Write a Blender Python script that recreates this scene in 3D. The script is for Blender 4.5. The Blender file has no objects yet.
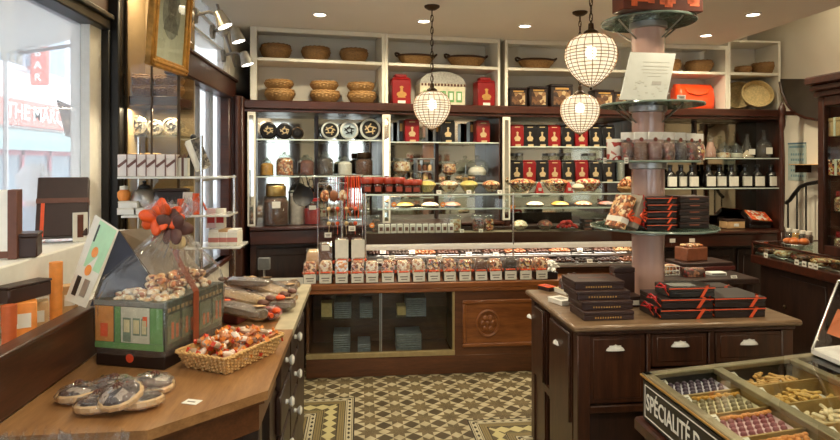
import bpy, bmesh, math, random
from mathutils import Vector, Matrix
R = random.Random(7)
SC = bpy.context.scene
COL = SC.collection
A = math.atan(60/600.0); FP = 600.0; HZ = 163.0; H = 1.65
CAM = Vector((0, 0, H))
PI = math.pi

# ---------- camera ----------
cd = bpy.data.cameras.new('camera'); cam = bpy.data.objects.new('camera', cd); COL.objects.link(cam)
cd.sensor_width = 36; cd.lens = FP/840*36; cd.shift_y = -(220-HZ)/840; cd.clip_start = .05
cam.location = CAM; cam.rotation_euler = (PI/2, 0, -A)
SC.camera = cam

# ---------- photo measurements -> places in the room ----------
def ray(x, y):
    u = (x-420)/FP; v = (HZ-y)/FP
    return Vector((math.sin(A)+u*math.cos(A), math.cos(A)-u*math.sin(A), v))
def atY(x, y, Y): r = ray(x, y); return CAM+r*(Y/r.y)
def atX(x, y, X): r = ray(x, y); return CAM+r*(X/r.x)
def atZ(x, y, z): r = ray(x, y); return CAM+r*((z-H)/r.z)
def atD(x, y, d): return CAM+ray(x, y)*d
def xy(v): return Vector((v.x, v.y, 0))
# fronts of the two runs of back shelving
S0 = xy(atD(248, HZ, 5.02)); S1 = xy(atD(505, HZ, 5.58)); S2 = xy(atD(781, HZ, 5.95))
RZA = math.atan2((S1-S0).y, (S1-S0).x); RZB = math.atan2((S2-S1).y, (S2-S1).x)
def sf(x, off=0.0):
    """point on the shelving front line seen in column x, off metres behind the front"""
    P, Q = (S0, S1) if x < 505 else (S1, S2)
    t = (Q-P).normalized(); n = Vector((-t.y, t.x, 0)); P2 = P+n*off
    r = ray(x, HZ); s = (P2.dot(n))/(r.x*n.x+r.y*n.y)
    return Vector((r.x*s, r.y*s, 0)), (RZA if x < 505 else RZB), s

# ---------- mesh builder ----------
class MB:
    def __init__(s): s.v = []; s.f = []; s.mi = []; s.m = 0
    def add(s, vs, fs, M=None):
        b = len(s.v)
        for v in vs:
            v = Vector(v)
            s.v.append(M @ v if M is not None else v)
        for f in fs: s.f.append([i+b for i in f]); s.mi.append(s.m)
        return s
    def box(s, x0, x1, y0, y1, z0, z1, ch=0, M=None):
        if ch <= 0:
            vs = [(x, y, z) for z in (z0, z1) for y in (y0, y1) for x in (x0, x1)]
            return s.add(vs, [(0,2,3,1),(4,5,7,6),(0,1,5,4),(2,6,7,3),(0,4,6,2),(1,3,7,5)], M)
        ch = min(ch, abs(x1-x0)*.49, abs(y1-y0)*.49, abs(z1-z0)*.49)
        vs = []; idx = {}
        X = (x0, x1); Y = (y0, y1); Z = (z0, z1)
        for i in (0,1):
            for j in (0,1):
                for k in (0,1):
                    sx, sy, sz = (1,-1)[i], (1,-1)[j], (1,-1)[k]
                    for a in range(3):
                        p = [X[i]+sx*ch, Y[j]+sy*ch, Z[k]+sz*ch]
                        p[a] = (X[i], Y[j], Z[k])[a]
                        idx[i,j,k,a] = len(vs); vs.append(p)
        fs = []
        for a in range(3):
            b, c = (a+1) % 3, (a+2) % 3
            for q in (0,1):
                f = []
                for (m, n) in ((0,0),(1,0),(1,1),(0,1)):
                    t = [0,0,0]; t[a] = q; t[b] = m; t[c] = n
                    f.append(idx[t[0],t[1],t[2],a])
                fs.append(f)
                for r in (0,1):
                    # edge between face a(q) and face b(r), along c
                    t0 = [0,0,0]; t0[a] = q; t0[b] = r; t1 = list(t0); t1[c] = 1
                    fs.append([idx[t0[0],t0[1],t0[2],a], idx[t0[0],t0[1],t0[2],b], idx[t1[0],t1[1],t1[2],b], idx[t1[0],t1[1],t1[2],a]])
        for i in (0,1):
            for j in (0,1):
                for k in (0,1): fs.append([idx[i,j,k,0], idx[i,j,k,1], idx[i,j,k,2]])
        return s.add(vs, fs, M)
    def cbox(s, cx, cy, z0, sx, sy, sz, ch=0, M=None):
        return s.box(cx-sx/2, cx+sx/2, cy-sy/2, cy+sy/2, z0, z0+sz, ch, M)
    def lathe(s, prof, n=24, M=None, c=(0,0,0), sx=1, sy=1, wob=None):
        vs = []; fs = []; k = len(prof)
        for i, (r, z) in enumerate(prof):
            for j in range(n):
                a = 2*PI*j/n; q = r+(wob(i, j) if wob and r > 1e-4 else 0)
                vs.append((c[0]+q*math.cos(a)*sx, c[1]+q*math.sin(a)*sy, c[2]+z))
        for i in range(k-1):
            for j in range(n):
                j2 = (j+1) % n
                fs.append((i*n+j, i*n+j2, (i+1)*n+j2, (i+1)*n+j))
        if prof[0][0] > 1e-4: fs.append(tuple(range(n))[::-1])
        if prof[-1][0] > 1e-4: fs.append(tuple((k-1)*n+j for j in range(n)))
        return s.add(vs, fs, M)
    def cyl(s, c, r, z0, z1, n=20, M=None): return s.lathe([(r, z0), (r, z1)], n, M, (c[0], c[1], 0))
    def sphere(s, c, r, sx=1, sy=1, sz=1, n=12, M=None, noise=0):
        pr = [(max(r*math.sin(PI*i/(n//2+2)), 1e-5), -r*sz*math.cos(PI*i/(n//2+2))) for i in range(n//2+3)]
        return s.lathe(pr, n, M, c, sx, sy, (lambda i, j: R.uniform(-noise, noise)) if noise else None)
    def tube(s, pts, r, n=6, closed=False, M=None):
        pts = [Vector(p) for p in pts]; k = len(pts); vs = []; fs = []
        up = None
        for i, p in enumerate(pts):
            if closed: t = pts[(i+1) % k]-pts[i-1]
            else: t = pts[min(i+1, k-1)]-pts[max(i-1, 0)]
            t = t.normalized() if t.length > 1e-9 else Vector((0,0,1))
            if up is None: up = Vector((0,0,1)) if abs(t.z) < .9 else Vector((1,0,0))
            a = t.cross(up)
            if a.length < 1e-4: a = t.cross(Vector((1,.3,.2)))
            a.normalize(); b = a.cross(t).normalized(); up = b
            rr = r[i] if isinstance(r, (list, tuple)) else r
            for j in range(n):
                q = 2*PI*j/n; vs.append(p+a*rr*math.cos(q)+b*rr*math.sin(q))
        for i in range(k if closed else k-1):
            i2 = (i+1) % k
            for j in range(n):
                j2 = (j+1) % n; fs.append((i*n+j, i*n+j2, i2*n+j2, i2*n+j))
        if not closed: fs.append(tuple(range(n))[::-1]); fs.append(tuple((k-1)*n+j for j in range(n)))
        return s.add(vs, fs, M)
    def prism(s, poly, z0, z1, M=None):
        n = len(poly)
        vs = [(p[0], p[1], z0) for p in poly]+[(p[0], p[1], z1) for p in poly]
        fs = [tuple(range(n))[::-1], tuple(range(n, 2*n))]+[(i, (i+1) % n, n+(i+1) % n, n+i) for i in range(n)]
        return s.add(vs, fs, M)
    def slab(s, quad, th):
        """quad of 3D points given a thickness along its normal"""
        q = [Vector(p) for p in quad]; nn = (q[1]-q[0]).cross(q[2]-q[0]).normalized()*th
        vs = q+[p+nn for p in q]; n = len(q)
        return s.add(vs, [tuple(range(n))[::-1], tuple(range(n, 2*n))]+[(i, (i+1) % n, n+(i+1) % n, n+i) for i in range(n)])
    def loft(s, rings, cap0=True, cap1=True, M=None):
        n = len(rings[0]); vs = [p for r in rings for p in r]; fs = []
        for i in range(len(rings)-1):
            for j in range(n):
                j2 = (j+1) % n; fs.append((i*n+j, i*n+j2, (i+1)*n+j2, (i+1)*n+j))
        if cap0: fs.append(tuple(range(n))[::-1])
        if cap1: fs.append(tuple((len(rings)-1)*n+j for j in range(n)))
        return s.add(vs, fs, M)
    def build(s, name, mats, parent=None, loc=None, rz=0, rot=None, sharp=38):
        me = bpy.data.meshes.new(name); me.from_pydata([tuple(v) for v in s.v], [], s.f)
        if not isinstance(mats, (list, tuple)): mats = [mats]
        for m in mats: me.materials.append(m)
        me.polygons.foreach_set('material_index', s.mi)
        bm = bmesh.new(); bm.from_mesh(me); bmesh.ops.recalc_face_normals(bm, faces=bm.faces); bm.to_mesh(me); bm.free()
        me.polygons.foreach_set('use_smooth', [True]*len(me.polygons))
        me.set_sharp_from_angle(angle=math.radians(sharp)); me.update()
        o = bpy.data.objects.new(name, me); COL.objects.link(o)
        if parent is not None: o.parent = parent
        if loc is not None: o.location = loc
        o.rotation_euler = rot if rot is not None else (0, 0, rz)
        return o

def tag(o, label=None, cat=None, group=None, kind=None):
    if label: o['label'] = label
    if cat: o['category'] = cat
    if group: o['group'] = group
    if kind: o['kind'] = kind
    return o
def thing(name, cat, label, loc=(0,0,0), rz=0, group=None, rot=None):
    o = bpy.data.objects.new(name, None); COL.objects.link(o); o.empty_display_size = .05
    o.location = loc; o.rotation_euler = rot if rot is not None else (0, 0, rz)
    return tag(o, label, cat, group)
def dup(root, loc, rz=0, label=None, group=None, scale=None, rot=None):
    r = root.copy(); COL.objects.link(r); r.location = loc
    r.rotation_euler = rot if rot is not None else (0, 0, rz)
    if scale is not None: r.scale = (scale,)*3 if isinstance(scale, (int, float)) else scale
    if label: r['label'] = label
    if group: r['group'] = group
    for ch in list(root.children):
        c = ch.copy(); COL.objects.link(c); c.parent = r
        for g in list(ch.children):
            d = g.copy(); COL.objects.link(d); d.parent = c
    return r
class Kind:
    """the first call places the built one, later calls copy it"""
    def __init__(s, root): s.root = root; s.used = False
    def put(s, loc, rz=0, label=None, group=None, scale=None, rot=None):
        if not s.used:
            s.used = True; o = s.root; o.location = loc; o.rotation_euler = rot if rot is not None else (0, 0, rz)
            if scale is not None: o.scale = (scale,)*3 if isinstance(scale, (int, float)) else scale
            tag(o, label, None, group); return o
        return dup(s.root, loc, rz, label, group, scale, rot)
def struct(name, mb, mat, **k): o = mb.build(name, mat, **k); o['kind'] = 'structure'; return o
ORD = ['first','second','third','fourth','fifth','sixth','seventh','eighth','ninth','tenth','eleventh','twelfth','thirteenth','fourteenth','fifteenth','sixteenth','seventeenth','eighteenth']
def text_mb(body, size, depth=.0015, bold=0):
    c = bpy.data.curves.new('lettering', 'FONT'); c.body = body; c.size = size; c.extrude = depth; c.offset = bold
    c.align_x = 'CENTER'; c.align_y = 'CENTER'; c.resolution_u = 3
    o = bpy.data.objects.new('lettering', c); COL.objects.link(o)
    bpy.context.view_layer.update()
    me = bpy.data.meshes.new_from_object(o.evaluated_get(bpy.context.evaluated_depsgraph_get()))
    mb = MB(); mb.add([v.co.copy() for v in me.vertices], [tuple(p.vertices) for p in me.polygons])
    bpy.data.objects.remove(o); bpy.data.curves.remove(c); bpy.data.meshes.remove(me)
    return mb
def lettering(body, size, mat, parent, M, sx=1, depth=.0015, bold=0, name='lettering'):
    t = text_mb(body, size, depth, bold); o = MB()
    o.add([M @ Vector((v.x*sx, v.y, v.z)) for v in t.v], t.f)
    return o.build(name, mat, parent)
UPR = Matrix.Rotation(PI/2, 4, 'X')     # text lying in XY stood up to face -Y
# ---------- materials ----------
def nt_new(name):
    m = bpy.data.materials.new(name); m.use_nodes = True; nt = m.node_tree
    return m, nt, nt.nodes['Principled BSDF'], nt.nodes['Material Output']
def mth(nt, op, a, b=None, c=None):
    n = nt.nodes.new('ShaderNodeMath'); n.operation = op
    for i, q in enumerate((a, b, c)):
        if q is None: continue
        if isinstance(q, (int, float)): n.inputs[i].default_value = q
        else: nt.links.new(q, n.inputs[i])
    return n.outputs[0]
def mixc(nt, f, a, b):
    n = nt.nodes.new('ShaderNodeMix'); n.data_type = 'RGBA'
    for s, q in ((n.inputs[0], f), (n.inputs[6], a), (n.inputs[7], b)):
        if isinstance(q, (int, float)): s.default_value = q
        elif isinstance(q, tuple): s.default_value = (*q, 1)
        else: nt.links.new(q, s)
    return n.outputs[2]
def coords(nt, kind='Object', scale=(1,1,1)):
    t = nt.nodes.new('ShaderNodeTexCoord'); mp = nt.nodes.new('ShaderNodeMapping')
    nt.links.new(t.outputs[kind], mp.inputs[0]); mp.inputs['Scale'].default_value = scale
    return mp.outputs[0]
def noise(nt, vec, scale, detail=3):
    n = nt.nodes.new('ShaderNodeTexNoise'); n.inputs['Scale'].default_value = scale; n.inputs['Detail'].default_value = detail
    nt.links.new(vec, n.inputs['Vector']); return n.outputs['Fac']
def ramp(nt, f, stops, const=False):
    n = nt.nodes.new('ShaderNodeValToRGB'); cr = n.color_ramp
    if const: cr.interpolation = 'CONSTANT'
    while len(cr.elements) < len(stops): cr.elements.new(.5)
    for e, (p, c) in zip(cr.elements, stops): e.position = p; e.color = (*c, 1)
    nt.links.new(f, n.inputs[0]); return n.outputs[0]
def lin(r, g, b):
    f = lambda c: (c/255/12.92) if c <= 10 else ((c/255+.055)/1.055)**2.4
    return (f(r), f(g), f(b))
def M(name, col, rough=.5, metal=0.0, var=.12, scale=30, bump=0, bscale=80, spec=.5, stretch=(1,1,1), emit=None, coat=0):
    m, nt, b, out = nt_new(name)
    v = coords(nt, 'Object', stretch); f = noise(nt, v, scale)
    lo = tuple(c*(1-var) for c in col); hi = tuple(min(1, c*(1+var)) for c in col)
    nt.links.new(ramp(nt, f, [(.3, lo), (.7, hi)]), b.inputs['Base Color'])
    b.inputs['Roughness'].default_value = rough; b.inputs['Metallic'].default_value = metal
    b.inputs['Specular IOR Level'].default_value = spec
    if coat: b.inputs['Coat Weight'].default_value = coat; b.inputs['Coat Roughness'].default_value = .12
    if bump:
        bn = nt.nodes.new('ShaderNodeBump'); bn.inputs['Strength'].default_value = bump; bn.inputs['Distance'].default_value = .004
        nt.links.new(noise(nt, v, bscale), bn.inputs['Height']); nt.links.new(bn.outputs[0], b.inputs['Normal'])
    if emit:
        b.inputs['Emission Color'].default_value = (*emit[0], 1); b.inputs['Emission Strength'].default_value = emit[1]
    return m
def WOOD(name, c1, c2, stretch=(1,12,12), scale=3, rough=.4, coat=.15):
    m, nt, b, out = nt_new(name)
    v = coords(nt, 'Object', stretch)
    f = noise(nt, v, scale, 6); g = noise(nt, v, scale*6, 4)
    h = mth(nt, 'ADD', mth(nt, 'MULTIPLY', f, .65), mth(nt, 'MULTIPLY', g, .35))
    nt.links.new(ramp(nt, h, [(.32, c1), (.5, tuple((p+q)/2 for p, q in zip(c1, c2))), (.66, c2)]), b.inputs['Base Color'])
    b.inputs['Roughness'].default_value = rough; b.inputs['Coat Weight'].default_value = coat; b.inputs['Coat Roughness'].default_value = .2
    bn = nt.nodes.new('ShaderNodeBump'); bn.inputs['Strength'].default_value = .12; bn.inputs['Distance'].default_value = .002
    nt.links.new(g, bn.inputs['Height']); nt.links.new(bn.outputs[0], b.inputs['Normal'])
    return m
def THIN(name, tint=(1,1,1), ior=1.45, gloss=1.0, rough=.02, bump=0, bscale=25, haze=0, hazecol=(1,1,1)):
    """thin clear sheet: lets light straight through, reflects at its face"""
    m, nt, b, out = nt_new(name); nt.nodes.remove(b)
    tr = nt.nodes.new('ShaderNodeBsdfTransparent'); tr.inputs[0].default_value = (*tint, 1)
    gl = nt.nodes.new('ShaderNodeBsdfGlossy'); gl.inputs['Roughness'].default_value = rough
    fr = nt.nodes.new('ShaderNodeFresnel'); fr.inputs[0].default_value = ior
    mx = nt.nodes.new('ShaderNodeMixShader')
    ge = nt.nodes.new('ShaderNodeNewGeometry')
    nt.links.new(mth(nt, 'MULTIPLY', mth(nt, 'MULTIPLY', fr.outputs[0], gloss), mth(nt, 'SUBTRACT', 1, ge.outputs['Backfacing'])), mx.inputs[0])
    base = tr.outputs[0]
    if haze:
        df = nt.nodes.new('ShaderNodeBsdfDiffuse'); df.inputs[0].default_value = (*hazecol, 1)
        m2 = nt.nodes.new('ShaderNodeMixShader'); m2.inputs[0].default_value = haze
        nt.links.new(base, m2.inputs[1]); nt.links.new(df.outputs[0], m2.inputs[2]); base = m2.outputs[0]
    nt.links.new(base, mx.inputs[1]); nt.links.new(gl.outputs[0], mx.inputs[2]); nt.links.new(mx.outputs[0], out.inputs[0])
    if bump:
        bn = nt.nodes.new('ShaderNodeBump'); bn.inputs['Strength'].default_value = bump; bn.inputs['Distance'].default_value = .01
        nt.links.new(noise(nt, coords(nt), bscale), bn.inputs['Height'])
        nt.links.new(bn.outputs[0], gl.inputs['Normal']); nt.links.new(bn.outputs[0], fr.inputs['Normal'])
    return m
def EMIT(name, col, st, transp=0):
    m, nt, b, out = nt_new(name); nt.nodes.remove(b)
    e = nt.nodes.new('ShaderNodeEmission'); e.inputs[0].default_value = (*col, 1); e.inputs[1].default_value = st
    if transp:
        tr = nt.nodes.new('ShaderNodeBsdfTransparent'); mx = nt.nodes.new('ShaderNodeMixShader'); mx.inputs[0].default_value = 1-transp
        nt.links.new(tr.outputs[0], mx.inputs[1]); nt.links.new(e.outputs[0], mx.inputs[2]); nt.links.new(mx.outputs[0], out.inputs[0])
    else: nt.links.new(e.outputs[0], out.inputs[0])
    return m
def SPECK(name, cols, scale=60, rough=.4):
    """mixed sweets: cells of several colours"""
    m, nt, b, out = nt_new(name)
    vo = nt.nodes.new('ShaderNodeTexVoronoi'); vo.inputs['Scale'].default_value = scale
    nt.links.new(coords(nt), vo.inputs['Vector'])
    sp = nt.nodes.new('ShaderNodeSeparateColor'); nt.links.new(vo.outputs['Color'], sp.inputs[0])
    n = len(cols)
    nt.links.new(ramp(nt, sp.outputs[0], [(i/n, c) for i, c in enumerate(cols)], True), b.inputs['Base Color'])
    b.inputs['Roughness'].default_value = rough
    bn = nt.nodes.new('ShaderNodeBump'); bn.inputs['Strength'].default_value = .6; bn.inputs['Distance'].default_value = .006; bn.invert = True
    nt.links.new(vo.outputs['Distance'], bn.inputs['Height']); nt.links.new(bn.outputs[0], b.inputs['Normal'])
    return m

WALLC = M('cream_paint', lin(236,228,212), .7, var=.03, scale=3)
CEIL = M('ceiling_paint', lin(244,240,230), .8, var=.02, scale=2)
GREENW = M('pale_green_wall', lin(188,190,172), .7, var=.04, scale=3)
SHELFW = M('shelf_paint', lin(236,230,214), .55, var=.04, scale=6)
MAHOG = WOOD('mahogany', lin(38,16,10), lin(78,36,22), (1,10,10), 3, .35, .25)
MAHOGV = WOOD('mahogany_upright', lin(36,16,10), lin(74,34,20), (10,10,1), 3, .35, .25)
DARKW = WOOD('dark_wood', lin(30,17,12), lin(58,34,24), (8,8,1), 3, .45, .1)
ISL = WOOD('island_wood', lin(44,24,15), lin(80,46,29), (9,9,1), 3, .38, .2)
ISLTOP = WOOD('worn_top_edge', lin(98,74,52), lin(146,118,90), (1,8,8), 4, .32, .3)
OAK = WOOD('counter_oak', lin(132,92,56), lin(172,128,84), (9,1.2,9), 3, .32, .25)
OAKD = WOOD('counter_front', lin(60,34,18), lin(98,60,34), (2,2,9), 3, .4, .2)
CHEST = WOOD('chestnut', lin(112,62,28), lin(158,96,48), (1,9,9), 3, .38, .25)
CHESTD = WOOD('chestnut_dark', lin(76,42,22), lin(110,66,36), (1,9,9), 3, .42, .15)
SILLW = WOOD('riser_wood', lin(52,28,17), lin(92,54,34), (9,1,9), 3, .4, .2)
BRASS = M('brass', lin(190,160,100), .35, .9, .1)
BRASSP = M('aged_brass_strip', lin(176,156,112), .5, .35, .1)
CHROME = M('chrome', lin(215,215,215), .15, 1, .03)
BRONZE = M('dark_bronze', lin(74,58,42), .45, .8, .15)
STEEL = M('brushed_steel', lin(170,168,165), .35, .9, .05)
BLACK = M('black', lin(22,20,20), .45, var=.1)
BLACKM = M('black_metal', lin(30,28,28), .4, .3, var=.1)
WHITE = M('white', lin(238,236,230), .5, var=.03)
PAPER = M('paper_label', lin(232,228,216), .7, var=.04)
CREAMP = M('cream_emblem', lin(204,180,136), .6, var=.06)
PORC = M('porcelain', lin(240,238,232), .2, var=.02, coat=.4)
WICK = M('wicker', lin(164,124,74), .6, var=.3, scale=90, bump=.3, bscale=150)
WICKD = M('wicker_brown', lin(144,106,62), .6, var=.3, scale=90, bump=.3, bscale=150)
WICKL = M('wicker_light', lin(214,172,112), .55, var=.25, scale=90, bump=.3, bscale=150)
STRAW = M('straw', lin(206,182,128), .6, var=.22, scale=70, bump=.4, bscale=120)
REDT = M('red_tin', lin(140,17,21), .32, var=.1, scale=8, coat=.3)
BLKT = M('black_tin', lin(24,22,24), .3, var=.1, coat=.3)
REDP = M('reflection_red', lin(176,34,30), .5, var=.15)
ORANGE = M('orange', lin(238,92,34), .4, var=.12)
ORANGEB = M('orange_bag', lin(236,78,34), .28, var=.16, scale=9, bump=.5, bscale=22, coat=.5)
ORANGEL = M('light_orange', lin(240,150,70), .45, var=.12)
RIB = M('orange_ribbon', lin(232,90,48), .35, var=.1)
RIBR = M('red_ribbon', lin(190,28,32), .35, var=.1)
RIBBR = M('brown_ribbon', lin(104,62,48), .4, var=.12)
CHOC = M('chocolate_box', lin(54,32,27), .42, var=.1, scale=15)
CHOCD = M('dark_chocolate_box', lin(36,23,21), .4, var=.1, scale=15)
GOLD = M('gold_print', lin(196,150,84), .4, .5, var=.1)
GILT = M('gilt_frame', lin(196,142,66), .42, .35, var=.25, scale=25, bump=.25)
KRAFT = M('kraft', lin(204,164,116), .6, var=.12)
BISC = M('biscuit', lin(206,150,88), .65, var=.25, scale=60, bump=.4)
PASTRY = M('pastry', lin(222,186,136), .65, var=.18, scale=40, bump=.3)
FILL = M('dark_filling', lin(70,46,38), .35, var=.3, scale=60, bump=.6)
CHOCO = M('chocolate', lin(70,40,26), .35, var=.2, scale=40)
CHOCM = M('milk_chocolate', lin(142,86,52), .4, var=.2, scale=40)
AMBER = M('amber_sweets', lin(206,150,56), .35, var=.25, scale=50)
BROWNS = M('brown_sweets', lin(96,58,34), .4, var=.35, scale=60, bump=.5)
TEA = M('dark_tea', lin(58,44,34), .7, var=.4, scale=90, bump=.5)
SPECKM = SPECK('mixed_sweets', [lin(170,56,42), lin(214,176,96), lin(232,214,184), lin(104,56,36), lin(200,124,66), lin(64,38,28)], 70)
SPECKL = SPECK('pale_sweets', [lin(226,212,186), lin(206,166,118), lin(228,204,162), lin(176,112,76), lin(236,226,208)], 55)
SPECKD = SPECK('dark_sweets', [lin(72,42,32), lin(96,58,40), lin(130,40,32), lin(60,36,30), lin(150,100,70)], 60)
SPECKO = SPECK('orange_sweets', [lin(206,122,66), lin(150,84,50), lin(226,180,124), lin(112,66,42), lin(236,212,176)], 60)
NAVY = M('navy_card', lin(44,46,66), .35, var=.08)
MINT = M('mint_card', lin(178,222,182), .5, var=.05)
GREENP = M('shop_green', lin(104,160,92), .45, var=.12)
GREEND = M('dark_green', lin(46,62,50), .4, var=.1)
PINKT = M('pink_tray', lin(226,196,200), .5, var=.05)
MAUVET = M('mauve_tray', lin(206,200,214), .5, var=.05)
IVORYT = M('ivory_tray', lin(228,216,180), .5, var=.05)
SWPURP = M('plum_sweet', lin(72,54,74), .35, var=.15)
SWGREY = M('olive_sweet', lin(132,118,88), .4, var=.18)
SWROSE = M('rose_sweet', lin(150,84,92), .4, var=.18)
SWORNG = M('apricot_sweet', lin(216,140,70), .4, var=.18)
GINGER = M('ginger_slices', lin(206,160,92), .5, var=.3, scale=50, bump=.5)
WINGL = THIN('shop_window_glass', (.97,.98,.98), 1.5)
GLASS = THIN('clear_glass', (.96,.98,.97), 1.5)
GLASSJ = THIN('jar_glass', (.86,.88,.86), 1.8, rough=.03, haze=.05, hazecol=(.8,.82,.8))
GLASSG = THIN('green_edge_glass', (.86,.92,.89), 1.5, haze=.28, hazecol=(.6,.66,.62))
GLASSD = THIN('shelf_glass', (.9,.95,.93), 1.5)
GEDGE = M('glass_edge', lin(206,216,206), .2, var=.05, coat=.5)
CELLO = THIN('cellophane', (.97,.97,.98), 1.5, 2.2, .05, .9, 22, .045)
CELLOF = THIN('crinkled_cellophane', (.95,.95,.97), 1.6, 1.7, .06, 1.2, 55, .035)
ACRYL = THIN('acrylic', (.96,.97,.98), 1.5, 1.2)
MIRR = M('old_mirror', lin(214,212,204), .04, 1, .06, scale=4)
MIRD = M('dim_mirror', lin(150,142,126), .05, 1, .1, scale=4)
TUBEP = M('pink_plastic_wrap', lin(206,166,152), .18, var=.14, scale=7, coat=.6, stretch=(1,1,.2))
BULB = EMIT('bulb_glow', (1,.82,.55), 28)
LENS = EMIT('downlight_glow', (1,.86,.66), 14)
SPOTG = EMIT('spot_glow', (1,.93,.82), 12)
CASEL = EMIT('case_lamp_glow', (1,.95,.82), 1.0)

def shade_mat():
    m, nt, b, out = nt_new('lit_glass_beads'); nt.nodes.remove(b)
    e = nt.nodes.new('ShaderNodeEmission')
    f = noise(nt, coords(nt), 40)
    nt.links.new(ramp(nt, f, [(.3, (1,.74,.44)), (.7, (1,.88,.66))]), e.inputs[0]); e.inputs[1].default_value = 1.25
    tr = nt.nodes.new('ShaderNodeBsdfTransparent'); tr.inputs[0].default_value = (1,.92,.78,1)
    gl = nt.nodes.new('ShaderNodeBsdfGlossy'); gl.inputs['Roughness'].default_value = .1
    m1 = nt.nodes.new('ShaderNodeMixShader'); m1.inputs[0].default_value = .8
    nt.links.new(tr.outputs[0], m1.inputs[1]); nt.links.new(e.outputs[0], m1.inputs[2])
    m2 = nt.nodes.new('ShaderNodeMixShader'); m2.inputs[0].default_value = .06
    nt.links.new(m1.outputs[0], m2.inputs[1]); nt.links.new(gl.outputs[0], m2.inputs[2]); nt.links.new(m2.outputs[0], out.inputs[0])
    return m
BEADS = shade_mat()

def tile_mat():
    m, nt, b, out = nt_new('encaustic_tiles')
    g = nt.nodes.new('ShaderNodeNewGeometry'); sx = nt.nodes.new('ShaderNodeSeparateXYZ'); nt.links.new(g.outputs['Position'], sx.inputs[0])
    x, y = sx.outputs[0], sx.outputs[1]; p = .174
    a0 = atZ(382.9, 414, 0)                                   # centre of one dark lozenge
    px = mth(nt, 'DIVIDE', mth(nt, 'SUBTRACT', x, a0.x+p*40), -p); px = mth(nt, 'MULTIPLY', px, -1)
    py = mth(nt, 'MULTIPLY', mth(nt, 'DIVIDE', mth(nt, 'SUBTRACT', y, a0.y+p*40), -p), -1)
    px = mth(nt, 'ADD', px, 100); py = mth(nt, 'ADD', py, 100)
    fx = mth(nt, 'SUBTRACT', mth(nt, 'FRACT', px), .5); fy = mth(nt, 'SUBTRACT', mth(nt, 'FRACT', py), .5)
    hx = mth(nt, 'SUBTRACT', mth(nt, 'FRACT', mth(nt, 'ADD', px, .5)), .5); hy = mth(nt, 'SUBTRACT', mth(nt, 'FRACT', mth(nt, 'ADD', py, .5)), .5)
    r = mth(nt, 'SQRT', mth(nt, 'ADD', mth(nt, 'MULTIPLY', fx, fx), mth(nt, 'MULTIPLY', fy, fy)))
    k = mth(nt, 'ADD', mth(nt, 'DIVIDE', mth(nt, 'ARCTAN2', fy, fx), PI/4), .5)
    phi = mth(nt, 'MULTIPLY', mth(nt, 'SUBTRACT', k, mth(nt, 'ROUND', k)), PI/4)
    t = mth(nt, 'MULTIPLY', r, mth(nt, 'COSINE', phi)); s = mth(nt, 'ABSOLUTE', mth(nt, 'MULTIPLY', r, mth(nt, 'SINE', phi)))
    petal = mth(nt, 'LESS_THAN', s, mth(nt, 'MULTIPLY', mth(nt, 'MINIMUM', t, mth(nt, 'SUBTRACT', .52, t)), .405))
    dia = mth(nt, 'LESS_THAN', mth(nt, 'ADD', mth(nt, 'ABSOLUTE', hx), mth(nt, 'ABSOLUTE', hy)), .31)
    v = coords(nt, 'Object'); nz = noise(nt, v, 9)
    cream = ramp(nt, nz, [(.35, lin(160,148,118)), (.65, lin(184,172,142))])
    d1 = ramp(nt, nz, [(.35, lin(90,77,54)), (.65, lin(112,97,70))])
    d2 = ramp(nt, nz, [(.35, lin(68,57,40)), (.65, lin(86,73,52))])
    field = mixc(nt, dia, mixc(nt, petal, cream, d1), d2)
    xl, yl = -.035, 4.255; xr, yr = .682, 3.80
    hxx = mth(nt, 'MAXIMUM', mth(nt, 'SUBTRACT', xl, x), mth(nt, 'SUBTRACT', x, xr))
    side = mth(nt, 'GREATER_THAN', x, .3)
    yy = mth(nt, 'SUBTRACT', mth(nt, 'ADD', yl, mth(nt, 'MULTIPLY', side, yr-yl)), y)
    dd = mth(nt, 'MINIMUM', hxx, yy)
    vert = mth(nt, 'LESS_THAN', hxx, yy)
    along = mth(nt, 'ADD', mth(nt, 'MULTIPLY', vert, y), mth(nt, 'MULTIPLY', mth(nt, 'SUBTRACT', 1, vert), x))
    W, K, T, Y, O = lin(178,168,140), lin(50,42,32), lin(128,112,74), lin(184,172,124), lin(90,78,54)
    st = [(0,K),(.008,W),(.014,O),(.018,W),(.050,O),(.054,W),(.060,K),(.066,T),(.076,O),(.080,T),(.090,O),(.094,T),(.106,K),(.112,Y),(.2,K),(.206,T),(.216,O),(.22,T),(.23,O),(.234,T),(.246,K),(.252,W),(.285,O),(.29,W),(.30,K),(.306,T),(.32,O)]
    band = ramp(nt, mth(nt, 'DIVIDE', dd, .34), [(q/.34, c) for q, c in st], True)
    def chain(c, pitch, w):
        a = mth(nt, 'ABSOLUTE', mth(nt, 'SUBTRACT', mth(nt, 'FRACT', mth(nt, 'DIVIDE', mth(nt, 'ADD', along, 20), pitch)), .5))
        d = mth(nt, 'ABSOLUTE', mth(nt, 'SUBTRACT', dd, c))
        return mth(nt, 'LESS_THAN', mth(nt, 'ADD', mth(nt, 'MULTIPLY', a, 2), mth(nt, 'DIVIDE', d, w)), .72)
    band = mixc(nt, chain(.034, .058, .014), band, K)
    band = mixc(nt, chain(.268, .058, .014), band, K)
    tri = mth(nt, 'ABSOLUTE', mth(nt, 'SUBTRACT', mth(nt, 'FRACT', mth(nt, 'DIVIDE', mth(nt, 'ADD', along, 20), .087)), .5))
    dz = mth(nt, 'ABSOLUTE', mth(nt, 'SUBTRACT', dd, .156))
    zig = mth(nt, 'MULTIPLY', mth(nt, 'GREATER_THAN', dz, mth(nt, 'ADD', .010, mth(nt, 'MULTIPLY', tri, .066))), mth(nt, 'LESS_THAN', dz, .043))
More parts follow.
